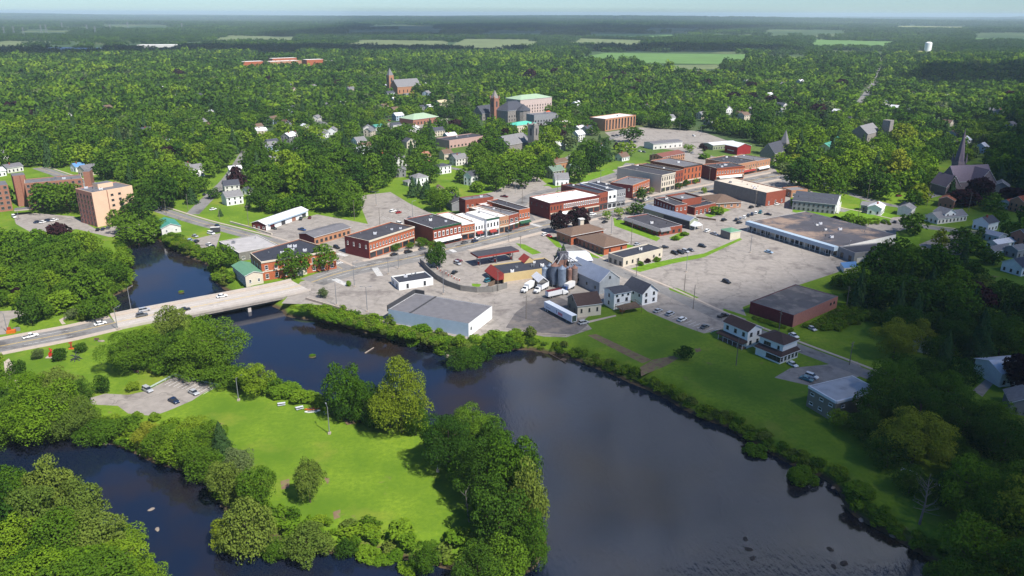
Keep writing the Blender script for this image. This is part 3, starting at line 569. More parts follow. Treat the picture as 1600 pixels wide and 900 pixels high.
shop('brick_shop', 'pale red brick shop halfway along the far block', (1152.4, 256.6), None, (1183, 250.8), 9.6, BRICKL, ROOFD, 30, [(5.4, 2, 9, 1.)], 'c', [(.1, .9, REDR)], cl=5)
shop('brick_shop', 'light brick shop at the far end of the street', (1183.4, 251.5), None, (1204, 247.5), 9.2, BRICKL, ROOFG, 26, [(5.2, 2, 5, 1.)], 'c', [(.1, .9, CANVAS)], cl=3)
# south side
B('theatre', 'large brick building with cream roof and grey block side wall', 'building', (1198, 301), (1116, 281.5), (1228, 295.8), 9, BRICK, mat('roof_cream', C(238, 220, 200, .66), .85, .08, .3), walls={0: CINDER, 1: CINDER}, rows={3: [(1, 2, 3, 1.2)]}, cap=CREAM, cl=9, mark='the cream roofed brick building')
B('corner_house', 'small light brick building with grey roof on the corner', 'building', (1237, 297.5), (1222, 292.5), (1251, 292), 5, BRICKL, ROOFSH, rows={3: [(.6, 2.4, 3, 1.8)], 0: [(1, 2, 2, 1.4)]})
B('brick_building', 'two storey red brick building with black roof and white cornice', 'building', (1055, 321), (1022, 309), (1071, 317.6), 8.4, BRICK, ROOFD, walls={0: BRICKM_SHADE}, rows={0: [(1.2, 1.8, 7, .9), (5, 1.8, 7, .9)], 3: [(5, 1.8, 3, 1.1)]}, cap=OFFW, cl=2)
B('brick_building', 'brick building with black walled roof well behind the yard', 'building', (1066, 312), (1040, 305), (1094, 306.2), 9, BRICK, ROOFG, cap=TRIMD, par=1.1, rows={3: [(2, 1.8, 5, 1.)]}, cl=2)
B('brick_garage', 'low brick garage with white doors facing the car park', 'garage', (1086, 324), (1069, 319.8), (1116, 316.5), 5, BRICK, ROOFB, cap=OFFW, walls={0: BRICKM_SHADE}, rows={3: [(.2, 2.4, 5, 1.7)]}, style='w', cl=1)
G('restaurant', 'low building under a wide brown shingle hip roof', 'building', (1119, 317.5), (1095, 306.5), (1152, 312.5), 3.8, 3.2, BRICKL, ROOFBR, kind='hip', rows={0: [(1, 1.5, 4, 1.4)], 3: [(1, 1.6, 4, 1.6)]}, over=.8, mark='the brown hip roofed restaurant')
t = G('store', 'long pale green store with grey metal roof and porch', 'building', (1078, 345), (1006, 324.5), (1089, 342), 5.2, 1.6, LGREEN, METAL, axis=0, walls={0: LGREEN}, rows={0: [(1.5, 1.5, 5, 1.2)], 3: [(.4, 2.2, 2, 1.6)]}, mark='the pale green store')
po = rect((1078, 345), (1006, 324.5), (1089, 342), 5.2); panel(t, po[0], po[1], outward(po, 0), 0, .55, 0.1, 4.4, TRIMD, 'dark_cladding', .1)
tt = t.location; q = sum((po[0], po[3]), Vector((0, 0))) / 2; mb = MB(); dv = (po[0] - po[1]).normalized(); sv = (po[3] - po[0]).normalized()
c2 = q + dv * 2.2 - Vector((tt.x, tt.y))
for s in (-1, 1): mb.face([(*(c2 + sv * s * 3.4 - dv * 2).xy, 2.6), (*(c2 + sv * s * 3.4 + dv * 2).xy, 2.6), (*(c2 + dv * 2).xy, 4.8), (*(c2 - dv * 2).xy, 4.8)], METALW)
mb.face([(*(c2 + sv * 3.4 + dv * 2).xy, 2.6), (*(c2 - sv * 3.4 + dv * 2).xy, 2.6), (*(c2 + dv * 2).xy, 4.8)], WHITE)
for s in (-1, 1): mb.tube((*(c2 + sv * s * 3 + dv * 1.8).xy, 0), (*(c2 + sv * s * 3 + dv * 1.8).xy, 2.6), .12, .12, TRIMW)
mb.obj('porch', t)
t = B('bank', 'low brick bank with grey sloping metal eaves and black roof', 'building', (1031, 357.5), (977, 339), (1068, 352), 4.4, BRICK, ROOFD, cap=METALW, rows={0: [(.9, 1.6, 7, 1.5)], 3: [(.9, 1.6, 4, 1.6)]}, style='d', cl=5, mark='the low brick bank')
po = rect((1031, 357.5), (977, 339), (1068, 352), 4.4)
panel(t, po[0], po[1], outward(po, 0), 0, 1, 2.9, 4.5, ROOFSH, 'eave', .1, 1.5); panel(t, po[3], po[0], outward(po, 3), .55, 1, 2.9, 4.5, ROOFSH, 'eave', .1, 1.2)
t = G('office', 'brick office with two brown hip roofed wings', 'building', (892.5, 368), (870, 359.8), (944, 358.6), 5.4, 2.6, BRICKO, ROOFBR, kind='hip', over=1.0, walls={0: BRICKB}, rows={0: [(1.2, 1.6, 3, 1.2)], 3: [(1.2, 2, 5, 1.2)]}, style='d', mark='the brown roofed brick office')
po = rect((944, 386), (903, 370.5), (977.5, 378), 4.4); roofed('x', '', '', po, 4.4, 2.6, BRICKO, ROOFBR, kind='hip', over=1.0, walls={0: BRICKB}, rows={0: [(.4, 2.6, 6, 1.3)], 3: [(1.4, 1.4, 2, 1.2)]}, style='d', t=t)
cc = P(908, 352, 7); mb = MB(); mb.box((cc.x - t.location.x, cc.y - t.location.y, 5), 2.2, 2.2, 5.5, CREAM, .4); mb.box((cc.x - t.location.x, cc.y - t.location.y, 10.5), 3, 3, .4, OFFW, .4); mb.obj('chimney', t)
B('office', 'low white office with black roof beside the green strip', 'building', (974, 403), (950.5, 395), (1036.5, 388), 4.8, CREAM, ROOFB, rows={0: [(.6, 2, 3, 1.6)], 3: [(1.2, 1.6, 3, 1.1, .55, .98), (1.2, 1.2, 2, 1.1, 0, .3)]}, style='d', cap=CREAM, cl=4, mark='the low white office')
# fuel station
t = B('convenience_store', 'yellow walled store with black roof and red entrance roof', 'building', (787, 428), (767, 413.5), (864, 410.5), 5.2, YELW, ROOFB, cap=YELW, cl=8, mark='the yellow walled store', rows={})
po = rect((787, 428), (767, 413.5), (864, 410.5), 5.2)
panel(t, po[0], po[1], outward(po, 0), -.02, 1.0, 2.6, 5.5, REDR, 'red_roof', .1, 3.4); panel(t, po[0], po[1], outward(po, 0), .08, .92, .2, 2.4, DKGLASS, 'shop_window', .08); panel(t, po[3], po[0], outward(po, 3), 0, 1, -.2, 1.2, conc, 'wall_base', .15)
gp = P(824, 404, 6); dv = (po[3] - po[0]).normalized(); sv = (po[1] - po[0]).normalized(); g0 = Vector((gp.x - t.location.x, gp.y - t.location.y)); mb = MB()
for s in (-1, 1): mb.face([(*(g0 + dv * s * 3.2 - sv * 3), 5.), (*(g0 + dv * s * 3.2 + sv * 4), 5.), (*(g0 + sv * 4), 7.6), (*(g0 - sv * 3), 7.6)], REDR)
mb.face([(*(g0 + dv * 3.1 - sv * 2.8), 4.7), (*(g0 - dv * 3.1 - sv * 2.8), 4.7), (*(g0 - sv * 2.8), 7.4)], YELW); mb.obj('roof_gable', t)
q = rect((747, 401), (735, 394), (803, 386.5), 5.8); c = sum(q, Vector((0, 0))) / 4
t = thing('fuel_canopy', 'fuel station canopy with red fascia on steel posts', 'canopy', (c.x, c.y, 0)); MARKS.append(('the fuel canopy', c.x, c.y)); NOTREE.append(([tuple(p) for p in q], 4))
mb = MB(); mb.prism([tuple(p - c) for p in q], 4.9, 5.8, REDR, ROOFD, True); mb.obj('canopy_roof', t)
for u in (.1, .5, .9):
    for v_ in (.3, .7):
        p = (q[0] + (q[3] - q[0]) * u) * (1 - v_) + (q[1] + (q[2] - q[1]) * u) * v_ - c; mb = MB(); mb.tube((p.x, p.y, 0), (p.x, p.y, 4.9), .2, .2, STEEL, 8); mb.obj('post', t)
    p = (q[0] + (q[3] - q[0]) * u) * .5 + (q[1] + (q[2] - q[1]) * u) * .5 - c; mb = MB(); mb.box((p.x, p.y, 0.02), 1.1, .7, .2, conc, .4); mb.box((p.x, p.y, .22), .8, .5, 1.5, REDP, .4); mb.box((p.x, p.y, 1.72), .85, .55, .3, TRIMW, .4); mb.obj('fuel_pump', t)
B('kiosk', 'small white flat roofed shop by the bridge junction', 'building', (623, 442), (611, 431.5), (672, 430), 3.6, WHITE, ROOFB, cap=OFFW, rows={0: [(.8, 1.4, 2, 1.2)], 3: [(.6, 2, 2, 1.1)]}, style='d', cl=3, mark='the small white kiosk')
t = B('warehouse', 'wide dark roofed warehouse with pale blue wall on the river bank', 'warehouse', (732, 505.5), (606.5, 483), (772.5, 478.5), 5.6, WHITE, ROOFG, walls={0: BLUEW}, cap=ROOFG, par=.12, mark='the riverside warehouse', rows={3: [(2.4, 1., 1, .9, .8, 1)]}, style='d')
po = rect((732, 505.5), (606.5, 483), (772.5, 478.5), 5.6); panel(t, po[1], po[2], outward(po, 1), 0, 1, 4.6, 7.2, TRIMD, 'parapet', .5); panel(t, po[2], po[3], outward(po, 2), .0, .12, 4.6, 7.2, TRIMD, 'parapet', .5)
q = (po[1] * .72 + po[0] * .28); q2 = (po[2] * .72 + po[3] * .28); mb = MB(); t0 = Vector((t.location.x, t.location.y)); d = (po[0] - po[1]).normalized() * .35
mb.prism([tuple(q - t0 - d), tuple(q - t0 + d), tuple(q2 - t0 + d), tuple(q2 - t0 - d)], 5.46, 5.7, TRIMD); mb.obj('roof_seam', t)
# mill
t = G('mill_barn', 'big grey metal roofed mill barn with white gable end', 'barn', (937, 441), (886, 418), (969.5, 434.5), 5.8, 4.3, mat('mill_siding', C(178, 184, 190, .62), .85, .12, .5, stain=C(150, 150, 152, .62)), mat('mill_roof', C(150, 160, 180, .7), .55, .08, .4, .5, .15, stain=C(158, 142, 140, .65), stscale=.07, stth=.62), axis=0, over=.3, rows={0: [(2, 1.2, 4, 1.)], 3: [(6.6, 1.1, 1, 1., .42, .58)]}, style='d', mark='the grey mill barn')
po = rect((937, 441), (886, 418), (969.5, 434.5), 5.8)
G('mill_annex', 'taller mill annex with light metal roof behind the barn', 'barn', (889, 408), (880, 393.5), (922, 402.5), 9, .9, GREYW, METALW, axis=1, foot=True)
cc = P(874, 428, 5); t = thing('grain_elevator', 'weathered grain elevator tower with chutes among the silos', 'tower', (cc.x + 2, cc.y + 10, 0)); MARKS.append(('the grain elevator', cc.x, cc.y))
mb = MB(); mb.box((0, 0, 0), 6.5, 5.5, 9.5, RUST, .35, ROOFD); mb.obj('wall', t)
mb = MB(); mb.box((0, 0, 9.5), 4.4, 3.6, 3.0, mat('elevator_grey', C(120, 118, 128, .6), .9, .25, .8), .35, ROOFD); mb.obj('head_house', t)
for a, b in (((1, -2, 12), (5, -9, 7.5)), ((0, -2, 12), (-4, -9, 7.5)), ((-2, -1, 11), (-7, -6, 6)), ((2, -1, 11), (9, -8, 8))): mb = MB(); mb.tube(a, b, .22, .22, STEEL); mb.obj('chute', t)
mb = MB()
for k in range(8):
    a = k * .785; mb.tube((2.6 * math.cos(a), 2.2 * math.sin(a), 12.5), (2.6 * math.cos(a), 2.2 * math.sin(a), 13.5), .05, .05, STEEL, 4); b = a + .785; mb.tube((2.6 * math.cos(a), 2.2 * math.sin(a), 13.5), (2.6 * math.cos(b), 2.2 * math.sin(b), 13.5), .05, .05, STEEL, 4)
mb.obj('railing', t)
def silo(px, py, r, h, m, capm, label):
    p = P(px, py); t = thing('grain_silo', label, 'silo', p, 'silos at the mill'); mb = MB(); pr = [(r, 1.2)]
    for k in range(int(h / .55)): z = 1.2 + k * .55; pr += [(r * 1.018, z + .27), (r, z + .55)]
    mb.lathe(pr, m, 20); mb.lathe([(.3, .2), (r, 1.2)], m, 20); mb.obj('tank', t); mb = MB(); z = pr[-1][1]; mb.lathe([(r * 1.06, z - .05), (.35, z + r * .62), (.35, z + r * .62 + .4), (0, z + r * .62 + .4)], capm, 20); mb.obj('roof', t)
    for k in range(6): a = k * 1.047; mb = MB(); mb.tube((r * .95 * math.cos(a), r * .95 * math.sin(a), -.1), (r * .95 * math.cos(a), r * .95 * math.sin(a), 1.4), .12, .12, STEEL, 5); mb.obj('leg', t)
    return t
silo(877.5, 450, 1.85, 8.6, GALV, GALV, 'tallest shiny galvanised silo in front of the others'); silo(866, 447, 1.9, 9, mat('silo_dark', C(110, 122, 142, .65), .5, .2, 1., .5, .3), RUST, 'dark grey silo with rusty top next to the shiny one'); silo(851, 444, 1.4, 7, GALV, GALV, 'slim silo with grey cap nearest the yellow store')
silo(889.5, 448, 1.1, 7.2, RUST, RUST, 'narrow rusty brown silo'); silo(897, 445, 1.5, 7.6, mat('silo_stained', C(140, 128, 124, .62), .6, .3, 1.2), RUST, 'stained silo with rust cone beside the mill barn'); silo(858.5, 443, 1.2, 7.8, mat('silo_dark', None), GALV, 'thin dark silo squeezed between two grey ones')
G('shed', 'small shed with white roof beside the silos', 'shed', (842, 440), (832, 431), (849, 433), 4, 1.6, CINDER, METALW, axis=0, foot=True)
G('house', 'beige barn house with brown roof beside the parked trailer', 'house', (902.7, 478), (887, 464.5), (935, 469.8), 5.2, 3.2, CREAM, ROOFDB, axis=1, walls={0: TAUPE}, rows={3: [(2.0, 1.6, 3, .8)], 0: [(1.6, 1.6, 2, .8), (5.6, 1.4, 1, .8)]}, style='d', mark='the beige barn house')
t = G('house', 'white house with black gabled roof and rear deck', 'house', (1004, 459), (976, 446.5), (1032.5, 455.5), 5.4, 3.4, WHITE, ROOFBL, axis=0, rows={3: [(1, 1.5, 2, 1.2), (3.9, 1.4, 2, 1.1)], 0: [(3.6, 1.4, 3, 1.)]}, style='d', mark='the black roofed white house', over=.6)
po2 = rect((960, 459.5), (944.5, 450.5), (985, 454.5), 7.2); roofed('x', '', '', po2, 7.2, .9, WHITE, ROOFBL, axis=1, rows={0: [(1.4, 1.5, 1, 1.), (4.8, 1.4, 1, 1.)], 3: [(3.4, 1.4, 2, 1.2), (5.8, .8, 3, 1.)]}, style='d', t=t)
q = [P(961, 487), P(992, 479), P(1002, 488), P(972, 493)]; tl = t.location; mb = MB(); mb.prism([(p.x - tl.x, p.y - tl.y) for p in q], 2.2, 2.4, WOOD, bottom=True)
for p in q: mb.tube((p.x - tl.x, p.y - tl.y, 0), (p.x - tl.x, p.y - tl.y, 3.3), .1, .1, WOOD, 4)
for i in range(4): a, b = q[i], q[(i + 1) % 4]; mb.tube((a.x - tl.x, a.y - tl.y, 3.3), (b.x - tl.x, b.y - tl.y, 3.3), .06, .06, WOOD, 4)
mb.obj('deck', t)
G('house', 'white two storey house with brown gable roof and long porch', 'house', (1169, 518.5), (1131.5, 502.5), (1192, 512.5), 6.8, 1.9, WHITE, ROOFDB, axis=0, rows={0: [(1.2, 1.5, 3, 1.2), (4.4, 1.5, 3, 1.2)], 3: [(1.3, 1.5, 2, 1.2), (4.5, 1.5, 2, 1.2)]}, style='d', mark='the gabled white river house')
po = rect((1169, 518.5), (1131.5, 502.5), (1192, 512.5), 6.8); t = bpy.data.objects['house.00%d' % 0] if False else [o for o in col.objects if o.get('label', '').startswith('white two storey house with brown gable')][0]
panel(t, po[0], po[1], outward(po, 0), -.02, 1.1, 2.4, 3.2, ROOFDB, 'porch_roof', .1, 2.6); panel(t, po[0], po[1], outward(po, 0), 0, 1, .05, .5, WOOD, 'porch_floor', 2.4)
for k in range(6):
    a = po[0] + (po[1] - po[0]) * (k / 5) + outward(po, 0) * 2.4; mb = MB(); mb.tube((a.x - t.location.x, a.y - t.location.y, 0), (a.x - t.location.x, a.y - t.location.y, 2.4), .09, .09, TRIMW, 5); mb.obj('porch_post', t)
t = G('house', 'white house with two tiers of brown hip roof', 'house', (1224, 538.5), (1187.5, 524.5), (1248.5, 530.5), 7, 2.2, WHITE, ROOFDB, kind='hip', over=.6, rows={0: [(4.6, 1.3, 3, .9, .5, .8), (4.6, 1.3, 1, .9, .1, .25)]}, style='d', mark='the two tiered brown roofed house')
lo = rect((1220, 558), (1177.5, 540.5), (1252.5, 546.5), 3.2); up = rect((1224, 538.5), (1187.5, 524.5), (1248.5, 530.5), 7); tl = Vector((t.location.x, t.location.y)); BFOOT.append(([tuple(p) for p in lo], 4))
mb = MB()
for i in range(4):
    j = (i + 1) % 4; mb.face([(*(lo[i] - tl), 3.1), (*(lo[j] - tl), 3.1), (*(up[j] - tl), 4.3), (*(up[i] - tl), 4.3)], ROOFDB)
    mb.face([(*(lo[i] - tl), 2.85), (*(lo[j] - tl), 2.85), (*(lo[j] - tl), 3.1), (*(lo[i] - tl), 3.1)], TRIMW)
mb.obj('porch_roof', t); mb = MB(); li = inset(lo, .6)
for i in range(4): j = (i + 1) % 4; mb.face([(*(li[i] - tl), -.2), (*(li[j] - tl), -.2), (*(li[j] - tl), 2.9), (*(li[i] - tl), 2.9)], WHITE)
mb.obj('wall', t); windows(t, li[0], li[1], outward(lo, 0), [(.8, 1.7, 4, 1.7, .0, .55)], 'd'); windows(t, li[3], li[0], outward(lo, 3), [(.8, 1.6, 5, 1.3)], 'g')
B('warehouse', 'long flat roofed building with dark red and pink walls', 'warehouse', (1240.5, 492.5), (1172.5, 471), (1321, 466), 5.3, BRICKP, mat('roof_weathered', C(112, 108, 108, .65), .9, .15, .25, stain=C(150, 142, 136, .62), stscale=.14, stth=.5), walls={0: mat('brick_dark_red', C(150, 62, 62, .62), .92, .12, .8), 1: BRICKM_SHADE}, cap=ROOFG, par=.25, rows={3: [(2.6, 1, 2, 1.2, .04, .2)]}, style='d', mark='the pink walled warehouse')
B('grey_block', 'grey two storey block with pale metal roof above the river lawn', 'building', (1307, 627), (1264, 602.5), (1350, 596), 7.2, OFFW, mat('roof_pale_streaked', C(200, 200, 204, .66), .7, .12, .3, stain=C(170, 170, 174, .66), stscale=.2), walls={0: TAUPE, 3: TAUPE, 1: TAUPE}, cap=METALW, par=.1, rows={0: [(1.4, .9, 3, 1.5), (4.6, .9, 3, 1.5)], 3: [(4.4, .9, 3, 1.4)]}, cornice={0: METALW, 3: METALW}, mark='the grey riverside block')
t = B('shopping_plaza', 'wide empty plaza with patched dark roof and pale fascia', 'building', (1310, 386), (1171, 345.5), (1368, 358), 5.2, OFFW, mat('roof_patched', C(84, 82, 88, .75), .9, .2, .12, stain=C(172, 148, 130, .62), stscale=.05, stth=.5), cap=ROOFG, par=.15, cl=12, mark='the empty plaza', rows={})
po = rect((1310, 386), (1171, 345.5), (1368, 358), 5.2)
panel(t, po[0], po[1], outward(po, 0), 0, 1, 3.4, 5.6, BLUEW, 'fascia', 3.2)
for k in range(22): panel(t, po[0], po[1], outward(po, 0), .005 + k * .045, .04 + k * .045, .3, 3.1, (DKGLASS, TRIMD, DKGLASS, CREAM)[k % 4], 'shop_window', .08)
for k in range(18):
    a = po[0] + (po[1] - po[0]) * ((k + .5) / 18) + outward(po, 0) * 2.9; mb = MB(); mb.tube((a.x - t.location.x, a.y - t.location.y, 0), (a.x - t.location.x, a.y - t.location.y, 3.4), .12, .12, TRIMW, 6); mb.obj('post', t)
t = B('plaza_wing', 'dark roofed plaza wing with blue tarps beside the trees', 'building', (1336, 395), (1311, 385), (1385, 383), 5.5, GREYW, ROOFB, cap=GREYW, rows={0: [(.5, 2.6, 2, 2.)]}, style='d', cl=2)
for a in ([(1337, 402), (1362, 398), (1366, 408), (1338, 411)], [(1312, 418), (1336, 416), (1340, 425), (1318, 427)]):
    q = [P(*p) for p in a]; c = sum(q, Vector()) / 4; mb = MB(); mb.prism([(p.x - c.x, p.y - c.y) for p in q], 0, 2.6, OFFW, BLUET); tag(mb.obj('lean_to', None, c), 'low lean-to under a blue tarp ' + ('against the plaza wing' if a[0][0] == 1337 else 'nearest the car park grass'), 'shed')
G('shed', 'small white gabled shed behind the plaza roof', 'shed', (1347, 370), (1338, 364), (1368, 366), 3.6, 1.2, WHITE, METALW, axis=1)
G('kiosk', 'small cream block with green pyramid roof in the car park', 'kiosk', (1141.5, 363), (1126.5, 358), (1155, 359.5), 4.4, 1.5, CREAM, GREENR, kind='hip', over=.3, walls={0: CINDER}, mark='the green pyramid kiosk')
t = G('boarding_house', 'long grey house with dormer strip and white outside stairs', 'house', (1306, 320), (1239, 313), (1322.5, 306), 6, 3.2, GREYW, ROOFBL, axis=0, walls={3: WHITE}, rows={0: [(.6, 1.3, 9, 1.), (3.6, 1.3, 9, 1.)], 3: [(1, 1.3, 2, 1.), (4, 1.3, 2, 1.)]}, style='d', mark='the long grey boarding house')
po = rect((1306, 320), (1239, 313), (1322.5, 306), 6); d0 = (po[0] - po[1]).normalized(); d3 = (po[3] - po[0]).normalized(); tl = Vector((t.location.x, t.location.y))
mb = MB(); a = po[1] + (po[0] - po[1]) * .5 + d3 * (po[3] - po[0]).length * .22 - tl; L = (po[0] - po[1]).length * .8; mb.box((a.x, a.y, 6.6), L, 2.2, 1.8, GREYW, math.atan2(d0.y, d0.x), ROOFBL); dm = mb.obj('dormer', t)
mb = MB()
for k in range(10): q = po[0] + d3 * (2 + k * 1.0) + d0 * 1.5 - tl; mb.box((q.x, q.y, .5 + .5 * k), 1.6, 1.0, .2, TRIMW, math.atan2(d0.y, d0.x)); 
for k in (0, 5, 9): q = po[0] + d3 * (2 + k) + d0 * 2.2 - tl; mb.tube((q.x, q.y, 0), (q.x, q.y, 1.6 + .5 * k), .08, .08, TRIMW, 4)
mb.obj('staircase', t)
g0, g1 = P(576, 402), P(828, 348); GA = math.atan2(g1.y - g0.y, g1.x - g0.x)
def hpoly(px, py, wd, dp, ang):
    c = P(px, py); a = GA + R(ang); ca, sa = math.cos(a), math.sin(a)
    return [Vector((c.x + x * ca - y * sa, c.y + x * sa + y * ca)) for x, y in ((-wd / 2, -dp / 2), (wd / 2, -dp / 2), (wd / 2, dp / 2), (-wd / 2, dp / 2))]
def Hs(px, py, wd, dp, h, rise, ang, wall, roof, label, name='house', kind='gable', mark=None, axis=0, st='d', rows=None, flat=False, cat=None, chim=False, cl=0):
    po = hpoly(px, py, wd, dp, ang); fl = max(1, int(h / 2.7))
    if rows is None:
        rows = {}
        for i, L in ((0, wd), (1, dp), (3, dp)): rows[i] = [(.9 + 2.8 * k, 1.5, max(1, int(L / 3)), 1.0) for k in range(fl)]
    cat = cat or ('house' if name == 'house' else name.split('_')[-1])
    if flat: return block(name, label, cat, po, h, wall, roof, rows=rows, style=st, mark=mark, cl=cl)
    return roofed(name, label, cat, po, h, rise, wall, roof, kind=kind, axis=axis, rows=rows, style=st, mark=mark, group=None, chim=chim)
